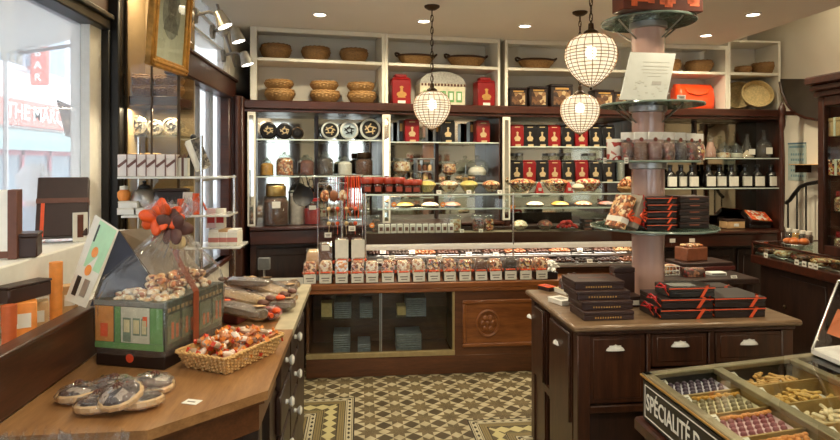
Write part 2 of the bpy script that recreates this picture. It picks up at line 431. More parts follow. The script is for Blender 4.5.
    band = mixc(nt, zig, band, O)
    msk = mth(nt, 'MULTIPLY', mth(nt, 'GREATER_THAN', dd, 0), mth(nt, 'LESS_THAN', dd, .335))
    nt.links.new(mixc(nt, msk, field, band), b.inputs['Base Color'])
    b.inputs['Roughness'].default_value = .55; b.inputs['Specular IOR Level'].default_value = .3
    return m
TILES = tile_mat()
def facade_mat():
    return M('street_render', lin(236,234,230), .8, var=.02, scale=.4)
FAC = facade_mat()

def veil(m, amt):  # milky translucent layer imitating glare on the window glass
    nt = m.node_tree; out = nt.nodes['Material Output']; src = out.inputs[0].links[0].from_socket
    t = nt.nodes.new('ShaderNodeBsdfTranslucent'); t.inputs[0].default_value = (.95,.97,1,1)
    mx = nt.nodes.new('ShaderNodeMixShader'); mx.inputs[0].default_value = amt
    nt.links.new(src, mx.inputs[1]); nt.links.new(t.outputs[0], mx.inputs[2]); nt.links.new(mx.outputs[0], out.inputs[0])
veil(WINGL, .26)
# ================= SETTING =================
XR = 4.2; ZC = 2.80; YB = 6.15; YN = -2.7; XL = -1.07; XW = -1.45
struct('floor', MB().box(-1.6, XR+.1, YN-.1, YB+.1, -.08, 0), TILES)
struct('ceiling', MB().box(-1.6, 3.5, YN-.1, YB+.1, ZC, ZC+.1), CEIL)
struct('ceiling.001', MB().box(3.4, XR+.1, YN-.1, YB+.1, 3.5, 3.6).box(3.4, 3.5, YN-.1, YB+.1, ZC+.1, 3.5), CEIL)
mb = MB().box(-1.2, XR+.1, YB, YB+.1, 0, 3.5)
struct('wall_back', mb, WALLC)
struct('wall_right', MB().box(XR, XR+.1, YN, YB, 0, 3.5), WALLC)
# left: shop window bay, then a jog behind the stand-in corner cabinet, then the glazed side wall
mb = MB().box(XW-.12, XW, YN, 3.62, 0, 1.04).box(XW-.12, XW, YN, .35, 1.04, ZC).box(XW-.12, XW, .35, 3.62, 2.5, ZC)
mb.box(XW-.12, XL-.1, 3.98, 4.08, 0, ZC).box(XW-.12, XW, 3.62, 4.08, 0, ZC)
struct('wall_left', mb, WALLC)
mb = MB().box(XL-.1, XL, 3.98, 5.1, 0, .9).box(XL-.1, XL, 3.98, YB, 2.2, 2.36).box(XL-.1, XL, 5.08, YB, 2.36, ZC).box(XL-.1, XL, 5.1, YB, 0, 2.3)
struct('wall_left.001', mb, WALLC)
# near wall with two big shop windows on the street (behind the viewer)
mb = MB().box(-1.6, XR, YN-.1, YN, 0, .7).box(-1.6, XR, YN-.1, YN, 2.55, 3.5).box(-1.6, -1.2, YN-.1, YN, .7, 2.55).box(1.1, 1.5, YN-.1, YN, .7, 2.55).box(3.4, XR, YN-.1, YN, .7, 2.55)
struct('wall_near', mb, WALLC)
w = struct('window_3', MB().box(-1.2, 1.1, YN-.06, YN-.05, .7, 2.55), GLASS)
mb = MB()
for x in (-1.2, -.6, .1, .85): mb.box(x, x+.25, YN-.08, YN-.01, .7, 2.55)
mb.build('window_frame', DARKW, w)
w = struct('window_4', MB().box(1.5, 3.4, YN-.06, YN-.05, .7, 2.55), GLASS)
mb = MB()
for x in (1.5, 2.0, 2.6, 3.15): mb.box(x, x+.25, YN-.08, YN-.01, .7, 2.55)
mb.build('window_frame', DARKW, w)

# shop window on the left
w = struct('window_1', MB().box(XW-.055, XW-.047, .35, 3.40, 1.04, 2.46), WINGL)
mb = MB().box(XW-.03, XW+.085, 3.57, 3.645, .9, 2.8, .008).box(XW-.02, XW+.04, 3.545, 3.57, .9, 2.5, .004)
mb.box(XW-.09, XW+.05, .35, 3.54, 2.40, 2.47, .006).box(XW-.02, XW+.07, .35, 3.55, 2.455, 2.485, .006)
mb.build('window_frame', BLACKM, w)
mb = MB().box(XW-.08, XW+.02, .35, 3.40, 1.04, 1.085, .004)
mb.build('window_sill', WHITE, w)
mb = MB().box(XW-.10, XW-.002, 3.40, 3.545, 1.04, 2.46)
mb.build('window_jamb', WHITE, w)
struct('trim_1', MB().box(XW+.0, XW+.03, .0, 3.56, 2.485, ZC), M('fascia_brown', lin(82,62,52), .5, var=.05))
# window-bay floor: the display shelf and its timber riser
struct('trim_2', MB().box(-1.06, -1.03, .9, 3.62, .9, 1.085, .004).box(-1.075, -1.012, .9, 3.62, 1.085, 1.103, .004), SILLW)
struct('trim_3', MB().box(XW, -1.06, .9, 3.62, 1.03, 1.06), WHITE)
# glazed side wall beyond the stand-in corner cabinet
w = struct('window_2', MB().box(XL-.06, XL-.05, 3.98, 5.1, .9, 2.18), WINGL)
mb = MB().box(XL-.09, XL+.035, 3.70, 5.16, 2.18, 2.34, .008).box(XL-.07, XL+.05, 3.68, 5.18, 2.325, 2.35, .006)
mb.box(XL-.08, XL+.02, 4.98, 5.17, .9, 2.18, .006)
mb.build('window_frame', MAHOG, w)
mb = MB()
for y in (4.25, 4.62): mb.box(XL-.08, XL-.03, y, y+.025, .9, 2.18)
mb.box(XL-.08, XL-.03, 3.985, 4.02, .9, 2.18).box(XL-.08, XL-.03, 3.98, 5.1, 1.52, 1.535)
mb.build('window_bar', STEEL, w)
mb = MB().box(XL-.09, XL+.03, 3.98, 5.1, .87, .9)
mb.build('window_sill', MAHOG, w)
w = struct('window_5', MB().box(XL-.05, XL-.044, 3.70, 5.08, 2.36, ZC), WINGL)
MB().box(XL-.07, XL-.02, 5.06, 5.08, 2.36, ZC).box(XL-.07, XL-.02, 3.70, 5.08, 2.55, 2.558).box(XL-.07, XL-.02, 3.70, 5.08, 2.68, 2.688).build('window_bar', SHELFW, w)
# tall dark pilaster between side window and the back shelving
struct('trim_4', MB().box(-1.07, -.955, 5.05, 5.25, .0, 2.2, .01).cyl((-1.0, 5.04), .025, .9, 2.2), MAHOGV)

# ================= STREET =================
struct('street', MB().box(-14, -1.56, -14, 30, -.3, -.15), M('asphalt', lin(150,150,150), .9))
FX = -6.4
o = tag(thing('street_house', 'building', 'white rendered house across the street with red shop fascia', (FX, 5, -.15)))
mb = MB().box(-.5, 0, -14, 26, 0, 9); mb.build('wall', FAC, o)
pane = M('far_window_pane', lin(150,165,180), .3); shut = M('pale_shutter', lin(205,210,216), .6)
for y in (-1.8, -.2, 1.5, 3.2, 4.9, 6.1, 7.1, 8.3, 9.5, 10.9, 12.3):
    for z in (3.55, 6.2):
        f = MB().box(-.02, .05, y-.5, y+.5, z, z+1.5).build('window', shut, o)
        MB().box(.03, .06, y-.36, y-.03, z+.1, z+1.4).box(.03, .06, y+.03, y+.36, z+.1, z+1.4).build('pane', pane, f)
redf = M('glare_paled_red', lin(222,130,116), .5)  # red paled in the colour to imitate overexposed daylight
fa = MB().box(0, .12, -6, 14, 2.5, 2.98).build('shop_fascia', redf, o)
lettering('THE MARQUIS', .40, WHITE, o, Matrix.Translation((.13, 7.7, 2.74)) @ Matrix.Rotation(PI/2, 4, 'Z') @ UPR, 1.05, .006, .006)
aw = M('teal_grey_awning', lin(150,176,172), .7)
MB().add([(.0,-6,2.46),(.0,14,2.46),(.75,14,2.2),(.75,-6,2.2),(.0,-6,2.43),(.0,14,2.43),(.75,14,2.02),(.75,-6,2.02)], [(0,1,2,3),(7,6,5,4),(3,2,6,7),(0,3,7,4),(1,5,6,2)]).build('awning', aw, o)
pk = M('pink_shop_frame', lin(206,120,126), .5); sh = M('shopfront_pane', lin(120,140,150), .2)
for y in range(-4, 14, 1):
    f = MB().box(0, .06, y, y+.09, .0, 2.42).box(0,.06,y,y+1,1.95,2.05).box(0,.06,y,y+1,.5,.6).build('shop_window', pk, o)
    MB().box(.0, .02, y+.09, y+1, .0, 2.42).build('pane', sh, f)
o = thing('hanging_sign', 'sign', 'red vertical sign fixed to the white house across the street', (FX+.06, 12.25, 3.15))
MB().box(.03, .36, -.05, .05, 0, .75, .03).box(-.05, .05, -.02, .02, .3, .36).build('board', redf, o)
for i, c in enumerate('BAR'):
    lettering(c, .2, WHITE, o, Matrix.Translation((.18, -.055, .61-.235*i)) @ UPR, 1, .004, .004)
o = tag(thing('street_awning', 'awning', 'pale striped awning with a fringed edge stretched outside above the shop window', (XW-.122, 2, 2.5)))
aww = M('pale_awning_cloth', lin(214,212,206), .8)
MB().add([(0,-2.5,.75),(0,4.2,.75),(-1.7,4.2,.22),(-1.7,-2.5,.22),(0,-2.5,.77),(0,4.2,.77),(-1.7,4.2,.24),(-1.7,-2.5,.24)], [(0,1,2,3),(7,6,5,4),(2,6,7,3),(0,4,5,1)]).build('cloth', aww, o)
mb = MB()
for i in range(56):
    y = -2.5+i*.12; mb.box(-1.705, -1.69, y, y+.085, .10, .24)
mb.build('fringe', M('fringe_cloth', lin(176,172,160), .8), o)
mb = MB()
for y in (-1.5, .4, 2.3, 4.1): mb.tube([(0,y,.5),(-1.68,y,.2)], .018)
mb.build('arm', STEEL, o)
# brown cloth awning beyond the window's far end
o = thing('cloth_awning', 'awning', 'brown canvas awning corner hanging outside the shop window', (0,0,0))
p = [atD(58, 100, 4.6), atD(98, 117, 4.9), atD(98, 144, 4.9), atD(67, 136, 4.6)]
MB().slab(p, .02).build('canvas', M('brown_canvas', lin(128,112,90), .8, var=.15, scale=6), o); q = atD(104, 130, 4.95); MB().tube([(q.x,q.y,-.15),(q.x,q.y,q.z+.2)], .03, 10).tube([p[1]+Vector((0,0,-.02)), (q.x,q.y,p[1].z)], .015).tube([p[2]+Vector((0,0,.02)), (q.x,q.y,p[2].z)], .015).build('pole', STEEL, o)
# blue street sign board
p = atD(4, 49, 6.5)
o = thing('street_plate', 'sign', 'small blue and white street plate outside at the left picture edge', p)
MB().box(-.12,.12,-.015,.015,-.12,.12,.01).build('plate', M('sign_blue', lin(120,170,214), .5), o)
MB().box(-.1,.1,-.02,-.014,-.04,.04).build('white_band', WHITE, o); MB().tube([(0,.03,-.15-p.z),(0,.03,.14)], .025, 10).build('post', STEEL, o)
# passer-by outside, white hair, seen over the shoulder
def person():
    o = thing('person', 'person', 'white-haired person in a pale blue-grey coat walking past outside the window')
    h = atD(34, 180, 4.3); o.location = (h.x, h.y, -.15); o.rotation_euler = (0, 0, math.radians(200))
    k = h.z+.15+.08; s = k/1.72
    skin = M('skin', lin(226,180,156), .5); coat = M('blue_grey_coat', lin(170,186,204), .8); hair = M('white_hair', lin(236,236,238), .7, bump=.5, bscale=60)
    pr = lambda rows: [[Vector((cx+rx*math.cos(2*PI*j/20), cy+ry*math.sin(2*PI*j/20), z))*s for j in range(20)] for (z, rx, ry, cx, cy) in rows]
    body = MB()
    body.loft(pr([(1.34,.075,.075,0,0),(1.44,.055,.06,0,0),(1.50,.055,.065,0,-.01),(1.52,.062,.085,0,-.015),(1.56,.072,.098,0,-.01),(1.62,.078,.102,0,0),(1.68,.07,.095,0,.005),(1.72,.04,.055,0,.01)]))
    for q in (-1, 1): body.sphere((q*.03*s, -.098*s, 1.615*s), .012*s); body.sphere((q*.079*s, 0, 1.6*s), .028*s, .4, .8, 1.2)
    body.loft(pr([(1.6,.008,.012,0,-.1),(1.575,.016,.02,0,-.108),(1.565,.014,.012,0,-.1)]))
    for q in (-1, 1):
        body.tube([Vector((q*.25,-.03,.86))*s, Vector((q*.255,-.05,.8))*s, Vector((q*.25,-.06,.72))*s], [.034*s,.042*s,.02*s], 8)
        for f in range(4): body.tube([Vector((q*.25+(f-1.5)*.018,-.055,.74))*s, Vector((q*.25+(f-1.5)*.019,-.075,.68))*s, Vector((q*.245+(f-1.5)*.017,-.07,.645+abs(f-1.5)*.012))*s], [.01*s,.009*s,.006*s], 6)
        body.tube([Vector((q*.225,-.07,.78))*s, Vector((q*.21,-.095,.73))*s, Vector((q*.21,-.1,.7))*s], [.012*s,.01*s,.007*s], 6)
    body.build('body', skin, o)
    c = MB()
    c.loft(pr([(.5,.25,.19,0,0),(.85,.21,.16,0,0),(1.05,.19,.14,0,0),(1.25,.215,.145,0,0),(1.38,.205,.12,0,.005),(1.43,.12,.09,0,0),(1.46,.075,.075,0,0)]))
    for q in (-1, 1): c.tube([Vector((q*.19,0,1.38))*s, Vector((q*.24,.02,1.12))*s, Vector((q*.25,-.03,.84))*s], [.07*s,.06*s,.05*s], 10)
    c.build('coat', coat, o)
    t = MB()
    for q in (-1, 1): t.tube([Vector((q*.09,0,.6))*s, Vector((q*.1,-.02,.4))*s, Vector((q*.1,.02,.05))*s], [.085*s,.07*s,.05*s], 10)
    t.build('trousers', M('grey_trousers', lin(90,92,100), .8), o)
    t = MB()
    for q in (-1, 1): t.box(.1*q*s-.045, .1*q*s+.045, -.17, .08, 0, .085, .03)
    t.build('shoes', BLACK, o)
    hh = MB(); hh.loft(pr([(1.5,.06,.04,0,.075),(1.56,.088,.075,0,.045),(1.62,.1,.1,0,.03),(1.68,.095,.11,0,.012),(1.73,.07,.08,0,.012),(1.755,.02,.03,0,.01)]))
    for i in range(60):
        a = R.uniform(0, 2*PI); z = R.uniform(1.6,1.74); rr = .09 if z < 1.69 else .06
        if z < 1.66 and math.sin(a) < -.2: continue
        hh.sphere((rr*math.cos(a)*s, (rr*math.sin(a)+.02)*s, z*s), .022*s, n=8)
    hh.build('hair', hair, o)
person()

# ================= LIGHT =================
wd = bpy.data.worlds.new('sky'); SC.world = wd; wd.use_nodes = True
bg = wd.node_tree.nodes['Background']; bg.inputs[0].default_value = (.86, .93, 1, 1); bg.inputs[1].default_value = 4.0
def lamp(name, typ, loc, e, col=(1,.87,.60), parent=None, size=.1, rot=(0,0,0), **k):
    l = bpy.data.lights.new(name, typ); l.energy = e; l.color = col
    if typ in ('SPOT', 'POINT'): l.shadow_soft_size = size
    for a, v in k.items(): setattr(l, a, v)
    o = bpy.data.objects.new(name, l); COL.objects.link(o); o.location = loc; o.rotation_euler = rot
    if parent: o.parent = parent
    return o
K_ = None
DL = [(320,14,'left'),(424,20.6,'pendant'),(525,25.5,'mid'),(617,30,'pole'),(706,35,'r'),(753,14,'rr')]
dpos = [atZ(x, y, ZC) for x, y, _ in DL]
dlab = ['recessed ceiling downlight above the round wicker baskets', 'recessed ceiling downlight beside the single chain pendant', 'recessed ceiling downlight above the boat-shaped baskets',
        'recessed ceiling downlight left of the wrapped pole', 'recessed ceiling downlight right of the pole above the orange bag', 'recessed ceiling downlight nearest the right wall']
extra = [(3.85,4.4),(3.85,3.0),(-.25,3.2),(.9,2.9),(2.1,2.9),(3.3,2.6),(-.6,1.4),(.6,1.2),(1.9,1.0),(3.2,.8),(.5,-.8),(2.2,-.8)]  # unseen downlights added for light; the first pair brightens the stairwell wall
for i, q in enumerate(dpos+[Vector((a, b, ZC if a < 3.5 else 3.5)) for a, b in extra]):
    o = thing('ceiling_downlight', 'ceiling light', dlab[i] if i < 6 else 'added unseen ceiling downlight over the shop floor', (q.x, q.y, q.z if i > 5 else ZC), group='ceiling downlights')
    MB().lathe([(.062,0),(.062,-.006),(.048,-.010),(.044,-.004),(.044,0)], 24).build('rim', WHITE, o)
    MB().lathe([(.044,-.003),(.03,-.006),(.0001,-.007)], 24).build('lens', LENS, o)
    lamp('downlight_lamp', 'SPOT', (0,0,-.03), 44 if i < 6 else (22 if q.x > 3.5 else 38), parent=o, size=.04, spot_size=math.radians(165), spot_blend=.9)
# ================= BACK SHELVING =================
BT = 2.178          # top of the mahogany beam
def run(x0, x1):
    a, rz, _ = sf(x0); b, _, _ = sf(x1-.01); return a, (b-a).length-(.046 if x1 == 505 and x0 > 300 else .001), rz
MODS = [(250, 385, 'far left'), (385, 505, 'second'), (505, 640, 'third'), (640, 728, 'fourth'), (728, 781, 'fifth')]
DEP = .36
upper = ['white open shelf unit holding round wicker baskets over the jar cabinet', 'white open shelf unit with red canisters and a house box behind the single chain pendant',
         'white open shelf unit with picture tins behind the two lower pendants', 'white open shelf unit holding the bright orange bag', 'white open shelf unit with flat straw trays next to the right wall']
for i, (x0, x1, nm) in enumerate(MODS):
    a, L, rz = run(x0, x1)
    o = thing('open_shelf', 'shelf', upper[i], (a.x, a.y, BT), rz, 'white open shelf units')
    topz = ZC-BT-.002 if i < 4 else .66
    w0 = .055 if i == 0 else .028
    MB().box(0, w0, 0, DEP, 0, topz, .003).build('side_panel', SHELFW, o)
    MB().box(L-.026, L, 0, DEP, 0, topz, .003).build('side_panel', SHELFW, o)
    MB().box(w0, L-.026, .0, DEP-.02, .335, .363, .004).build('shelf', SHELFW, o)
    MB().box(w0, L-.026, DEP-.02, DEP, 0, topz).build('back_panel', WALLC, o)
    if i == 4: MB().box(0, L, 0, DEP, .66, .68, .004).build('top_board', SHELFW, o)
    if i < 4:
        arch = MB()
        n = 12; xs = [w0+(L-w0-.026)*k/n for k in range(n+1)]
        prof = [topz-.035-.0*k for k in range(n+1)]
        arch.box(w0, L-.026, .0, .02, topz-.04, topz, .004)
        arch.build('top_rail', SHELFW, o)
# beam (one continuous moulding on each run)
for nm, x0, x1, lab in (('left', 246, 505, 'dark mahogany beam over the jars and glass shelves left of the tea tins'), ('right', 505, 783, 'dark mahogany beam over the tea tins and bottle shelves')):
    a, L, rz = run(x0, x1)
    o = MB().box(-.02, L, -.035, DEP, BT-.075, BT, .01).box(-.02, L, -.02, DEP, BT-.10, BT-.075, .004).build('shelf_beam', MAHOG, None, (a.x, a.y, 0), rz)
    tag(o, lab, 'beam')

# lower mirrored cabinets
def lower(x0, x1, shelves, zbot, label, mullions, mirror=MIRR, post0=True, base=True, ledge=0):
    a, L, rz = run(x0, x1)
    o = thing('display_cabinet', 'cabinet', label, (a.x, a.y, 0), rz, 'mirror-backed wall cabinets')
    zt = BT-.101
    MB().box(.0, .05, .0, DEP, .0 if base else zbot, zt, .004).build('side_post', MAHOGV, o)
    MB().box(L-.012, L, .0, DEP, .0 if base else zbot, zt, .003).build('side_post', MAHOGV, o)
    MB().box(.05, L-.012, DEP-.02, DEP-.012, zbot, zt).build('mirror_back', mirror, o)
    MB().box(.05, L-.012, DEP-.012, DEP, zbot, zt).build('back_board', DARKW, o)
    mb = MB()
    for t in mullions: mb.box(L*t-.018, L*t+.018, DEP-.045, DEP-.021, zbot, zt, .004)
    if mullions: mb.build('mullion', MAHOGV, o)
    for z in shelves:
        s = MB().box(.05, L-.013, .012, DEP-.046, z-.008, z, .002).build('glass_shelf', GLASSD, o)
        MB().box(.05, L-.013, .004, .012, z-.011, z+.001, .002).build('shelf_edge', GEDGE, s)
    MB().box(.0, L, -.09-ledge, DEP, zbot-.15, zbot-.03, .008).box(.0, L, -.11-ledge, DEP, zbot-.03, zbot, .008).build('ledge', MAHOG, o)
    if base:
        MB().box(.05, L-.012, .02, DEP, .08, zbot-.15).build('base_panel', DARKW, o)
        mb = MB(); n = max(2, round(L/.5))
        for k in range(n):
            q0 = .05+(L-.06)*k/n; q1 = .05+(L-.06)*(k+1)/n
            mb.box(q0+.02, q1-.02, .0, .02, .14, zbot-.19, .004)
            mb.box(q0+.07, q1-.07, -.012, .0, .2, zbot-.25, .01)
        mb.build('panelled_front', DARKW, o)
        MB().box(.0, L, -.01, DEP, 0, .1, .004).build('plinth', DARKW, o)
    return o
lower(250, 385, [1.852, 1.538], 1.12, 'mahogany wall cabinet with glass candy jars before its mirror, far left of the back', [.5])
lower(385, 505, [1.84, 1.469], 1.12, 'mahogany wall cabinet behind the single chain pendant, holding a glass dome', [.52])
lower(505, 640, [1.806, 1.471], 1.0, 'mahogany wall cabinet with two rows of red and black tea tins', [])
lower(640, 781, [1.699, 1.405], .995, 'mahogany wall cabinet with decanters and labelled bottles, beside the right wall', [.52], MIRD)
# cream painted strips between the left cabinets
for x, lab in ((249, 'narrow mirrored pilaster strip at the left end of the back cabinets'), (384, 'narrow mirrored pilaster strip between the jar cabinet and the glass dome cabinet'), (504, 'narrow mirrored pilaster strip left of the tea tins')):
    a, rz, d = sf(x, -.012); w = 8*d/FP
    o = thing('pilaster_strip', 'pilaster', lab, (a.x, a.y, 1.12), rz, 'pilaster strips')
    MB().box(-.2*w, .8*w, -.01, .01, 0, BT-.10-1.12, .003).build('strip', SHELFW, o)
    MB().box(.05*w, .55*w, -.013, -.009, .02, BT-.13-1.12).build('mirror', MIRR, o)

# ---------- wicker bowls ----------
def bowl_mb(r, h, n=48, rows=9):
    mb = MB(); prof = []
    for i in range(rows+1):
        t = i/rows; prof.append((r*(.62+.38*math.sin(min(1, t*1.15)*PI/2))*(1 if t < .8 else 1-.12*(t-.8)/.2), h*t))
    inn = [(q*.93, z+.004) for q, z in prof[::-1]]
    w = lambda i, j: .0035*(1 if ((j//2)+i) % 2 else -1)
    mb.lathe(prof, n, wob=w); mb.lathe(inn, n)
    return mb
def wicker_bowl(r, h, mat, label, name='wicker_basket', rimr=.009):
    o = thing(name, 'basket', label)
    bowl_mb(r, h).build('bowl', mat, o)
    pts = lambda rr, z: [(rr*math.cos(2*PI*j/36), rr*math.sin(2*PI*j/36), z+.0025*(-1)**j) for j in range(36)]
    MB().tube(pts(r*.88, h), rimr, 6, True).build('rim', mat, o)
    MB().lathe([(r*.6,-.0),(r*.62,.012),(r*.6,.02)], 32).build('foot', mat, o)
    return o
KB = Kind(wicker_bowl(.134, .125, WICKD, 'x')); KB2 = Kind(wicker_bowl(.13, .085, WICK, 'x'))
UZ = BT+.363+.001
for x, l in ((276,'leftmost'),(316,'middle'),(354,'rightmost')):
    p, rz, d = sf(x, .17)
    KB.put((p.x, p.y, UZ), R.uniform(0,3), f'round brown wicker basket alone on the top white shelf, {l} of three', 'round baskets on the top white shelf', .97 if x != 276 else 1.02)
for x, l in ((280,'left'),(325,'middle'),(362,'right')):
    p, rz, d = sf(x, .17)
    KB2.put((p.x, p.y, BT+.002), R.uniform(0,3), f'round wicker basket at the bottom of the {l} stack above the jar cabinet', 'stacked round baskets', (1.03,1.03,1.18))
    KB2.put((p.x+R.uniform(-.01,.01), p.y, BT+.105), R.uniform(0,3), f'round wicker basket on top of the {l} stack above the jar cabinet', 'stacked round baskets', (.97,.97,.95))
def boat_basket(label):
    o = thing('boat_basket', 'basket', label)
    mb = MB(); prof = [(.62,0),(.75,.03),(.9,.06),(1.0,.085)]
    w = lambda i, j: .03*(1 if (j//2+i) % 2 else -1)
    mb.lathe([(a*1, z) for a, z in prof], 48, None, (0,0,0), .165, .11, w); mb.lathe([(a*.94, z+.004) for a, z in prof[::-1]], 48, None, (0,0,0), .165, .11)
    mb.build('bowl', WICK, o)
    MB().tube([(.166*math.cos(2*PI*j/36), .111*math.sin(2*PI*j/36), .088) for j in range(36)], .009, 6, True).build('rim', M('dark_cane', lin(72,44,26), .5), o)
    for s in (-1, 1): MB().tube([(s*(.158+.026*math.sin(PI*k/8)), .05*math.cos(PI*k/8), .09+.02*math.sin(PI*k/8)) for k in range(9)], .009).build('handle', bpy.data.materials['dark_cane'], o)
    return o
KBB = Kind(boat_basket('x'))
for x, l, s in ((416,'boat-shaped wicker tray basket behind the chain of the single pendant',1.05),(466,'boat-shaped wicker tray basket right of the single pendant chain',1.12),(536,'boat-shaped wicker tray basket above the picture tins',1.08)):
    p, rz, d = sf(x, .17); KBB.put((p.x, p.y, UZ), rz, l, 'boat-shaped baskets', s)
for x, l, s in ((668,'round brown basket on the top shelf partly behind the white plaque',.95),(699,'round brown basket on the top shelf just right of the white plaque',1.0)):
    p, rz, d = sf(x, .17); dup(KB.root, (p.x, p.y, UZ), 1, l, 'round baskets on the top white shelf', (s,s,.95))
for x, l, s in ((743,'smaller round basket on the top shelf at the far right, left of its neighbour',.62),(762,'larger round basket on the top shelf beside the right wall',.92)):
    p, rz, d = sf(x+(2 if x > 750 else 0), .17); dup(KB.root, (p.x, p.y, UZ), 1, l, 'round baskets on the top white shelf', s)
# flat straw trays leaning
def straw_tray(r, label):
    o = thing('straw_tray', 'basket', label)
    mb = MB(); mb.lathe([(.0001,.008),(r*.5,.006),(r*.9,.006),(r,.045),(r*1.03,.05),(r*.97,.0),(r*.5,-.004),(.0001,-.004)], 40, wob=lambda i, j: .003*(-1)**j)
    mb.build('woven_base', STRAW, o)
    MB().tube([(r*1.02*math.cos(2*PI*j/40), r*1.02*math.sin(2*PI*j/40), .048) for j in range(40)], .008, 6, True).build('rim', STRAW, o)
    return o
p, rz, d = sf(741.5, .21); a = straw_tray(.14, 'flat round straw tray leaning behind the larger one on the right-hand shelf'); a.location = (p.x-.02, p.y+.03, BT+.15); a.rotation_euler = (math.radians(70), 0, math.radians(-30))
p, rz, d = sf(756, .10); a = straw_tray(.14, 'larger flat round straw tray leaning in front on the right-hand shelf'); a.location = (p.x, p.y, BT+.147); a.rotation_euler = (math.radians(68), 0, math.radians(-16))

# ---------- tins ----------
def emblem_mb(w, h, y):
    """little cream figure: round base, narrow neck, flag"""
    mb = MB(); P = Matrix.Translation((0, y, 0)) @ UPR
    ov = lambda cx, cy, rx, ry, n=14: [(cx+rx*math.cos(2*PI*k/n), cy+ry*math.sin(2*PI*k/n)) for k in range(n)]
    mb.prism(ov(0, h*.36, w*.24, h*.11), 0, .0012, P); mb.prism([(-w*.07,h*.42),(w*.07,h*.42),(w*.05,h*.62),(-w*.05,h*.62)], 0, .0012, P)
    mb.prism(ov(0, h*.62, w*.09, h*.05), 0, .0012, P); mb.prism([(-w*.2,h*.24),(w*.2,h*.24),(w*.14,h*.29),(-w*.14,h*.29)], 0, .0012, P)
    return mb
def tea_tin(label, mat, w=.128, h=.205):
    o = thing('tea_tin', 'tin', label)
    MB().cbox(0, 0, 0, w, w, h*.92, .006).build('body', mat, o)
    MB().cbox(0, 0, h*.92, w*.93, w*.93, h*.08, .006).build('lid', mat, o)
    emblem_mb(w, h, -w/2-.0002).build('emblem', CREAMP, o)
    MB().box(-w*.2, w*.2, -w/2-.0015, -w/2, h*.86, h*.9).build('top_label', CREAMP, o)
    MB().box(-w*.2, w*.2, -w/2-.022, -w/2-.02, -.0, h*.09).box(-w*.2, w*.2, -w/2-.022, -w/2-.0, -.0, .002).build('price_card', CREAMP, o)
    return o
KR = Kind(tea_tin('x', REDT)); KK = Kind(tea_tin('x', BLKT))
UP = [(515.5,'r'),(528,'k'),(540,'k'),(552,'r'),(565.5,'k'),(579,'r'),(593,'k'),(606,'k')]
LO = [(515,'k'),(527.5,'r'),(540.5,'k'),(552.5,'r'),(566,'k'),(579.5,'r'),(593,'k'),(606,'k')]
for z, row, nm in ((1.807, UP, 'upper'), (1.472, LO, 'lower')):
    for i, (x, c) in enumerate(row):
        p, rz, d = sf(x, .10)
        K = KR if c == 'r' else KK
        K.put((p.x, p.y, z), rz, f"{'red' if c == 'r' else 'black'} tea tin with cream emblem, {ORD[i]} from left in the {nm} tin row", 'tea tins on the back shelves')
for x, c, l in ((410.5,'r','red tea tin on the glass shelf left of the single pendant'),(446,'k','black tea tin on the glass shelf right of the single pendant'),(481,'r','red tea tin on the glass shelf above the big clear glass dome')):
    p, rz, d = sf(x, .12); (KR if c == 'r' else KK).put((p.x, p.y, 1.841), rz, l, 'tea tins on the back shelves', (1.05,1.05,1.0))
for x, l in ((400,'slim dark box standing for a reflection left of the red tin by the single pendant'),(436,'slim dark box standing for a reflection against the black tin right of the single pendant'),(470,'slim dark box standing for a reflection left of the red tin above the glass dome')):  # dark boxes modelled in place of narrow reflections in the mirror
    p, rz, d = sf(x, .2); o = thing('reflection_box', 'box', l, (p.x, p.y, 1.841), rz, 'dark reflection boxes')
    MB().cbox(0,0,0,.035,.1,.2,.003).build('body', BLKT, o); MB().box(-.012,.012,-.0515,-.05,.1,.17).build('label', GOLD, o)
def canister(label):
    o = thing('red_canister', 'tin', label); w, h = .17, .265
    MB().cbox(0,0,0,w,w*.8,h*.82,.008).loft([[Vector((sx*w/2*k, sy*w*.4*k, z)) for sx, sy in ((-1,-1),(1,-1),(1,1),(-1,1))] for k, z in ((1,h*.82),(.93,h*.85),(.72,h*.9))]).build('body', REDT, o)
    MB().cbox(0,0,h*.9,w*.62,w*.5,h*.1,.006).build('lid', REDT, o)
    e = emblem_mb(w*1.1, h*.9, -w*.4-.0005); e.build('emblem', GOLD, o)
    MB().box(-w*.2,w*.2,-w*.4-.0016,-w*.4,h*.03,h*.12).build('label', PAPER, o)
    return o
KC = Kind(canister('x'))
for x, l in ((400,'tall red canister on the white shelf left of the house box'),(484,'tall red canister on the white shelf right of the house box')):
    p, rz, d = sf(x, .12); KC.put((p.x, p.y, BT+.001), rz, l, 'tall red canisters', 1.03)
# house-shaped gift box on the shelf
p, rz, d = sf(440, .16); o = thing('house_box', 'gift box', 'pale shop-front gift box with rounded grey top behind the pendant globe', (p.x, p.y, BT+.001), rz)
w, h = .43, .2
MB().cbox(0,0,0,w,.2,h,.004).build('body', M('aged_ivory', lin(214,204,176), .6), o)
top = [(w/2*math.cos(PI*k/14), h+.11*math.sin(PI*k/14)) for k in range(15)]
MB().prism(top, -.1, .1, UPR).build('domed_top', M('slate_print', lin(170,166,156), .6, var=.2, scale=60), o)
mb = MB()
for k in range(14): mb.box(-w/2+.01+k*.031, -w/2+.027+k*.031, -.106, -.1, h-.025, h-.003)
mb.build('awning_print', M('awning_print', lin(96,58,46), .6), o)
mb = MB()
for k in range(5): mb.box(-w/2+.03+k*.078, -w/2+.085+k*.078, -.103, -.1, .03, .13)
mb.build('window_print', GREENP, o)
mb = MB()
for k in range(5): mb.box(-w/2+.042+k*.078, -w/2+.073+k*.078, -.105, -.103, .05, .115)
mb.build('pane_print', PAPER, o)
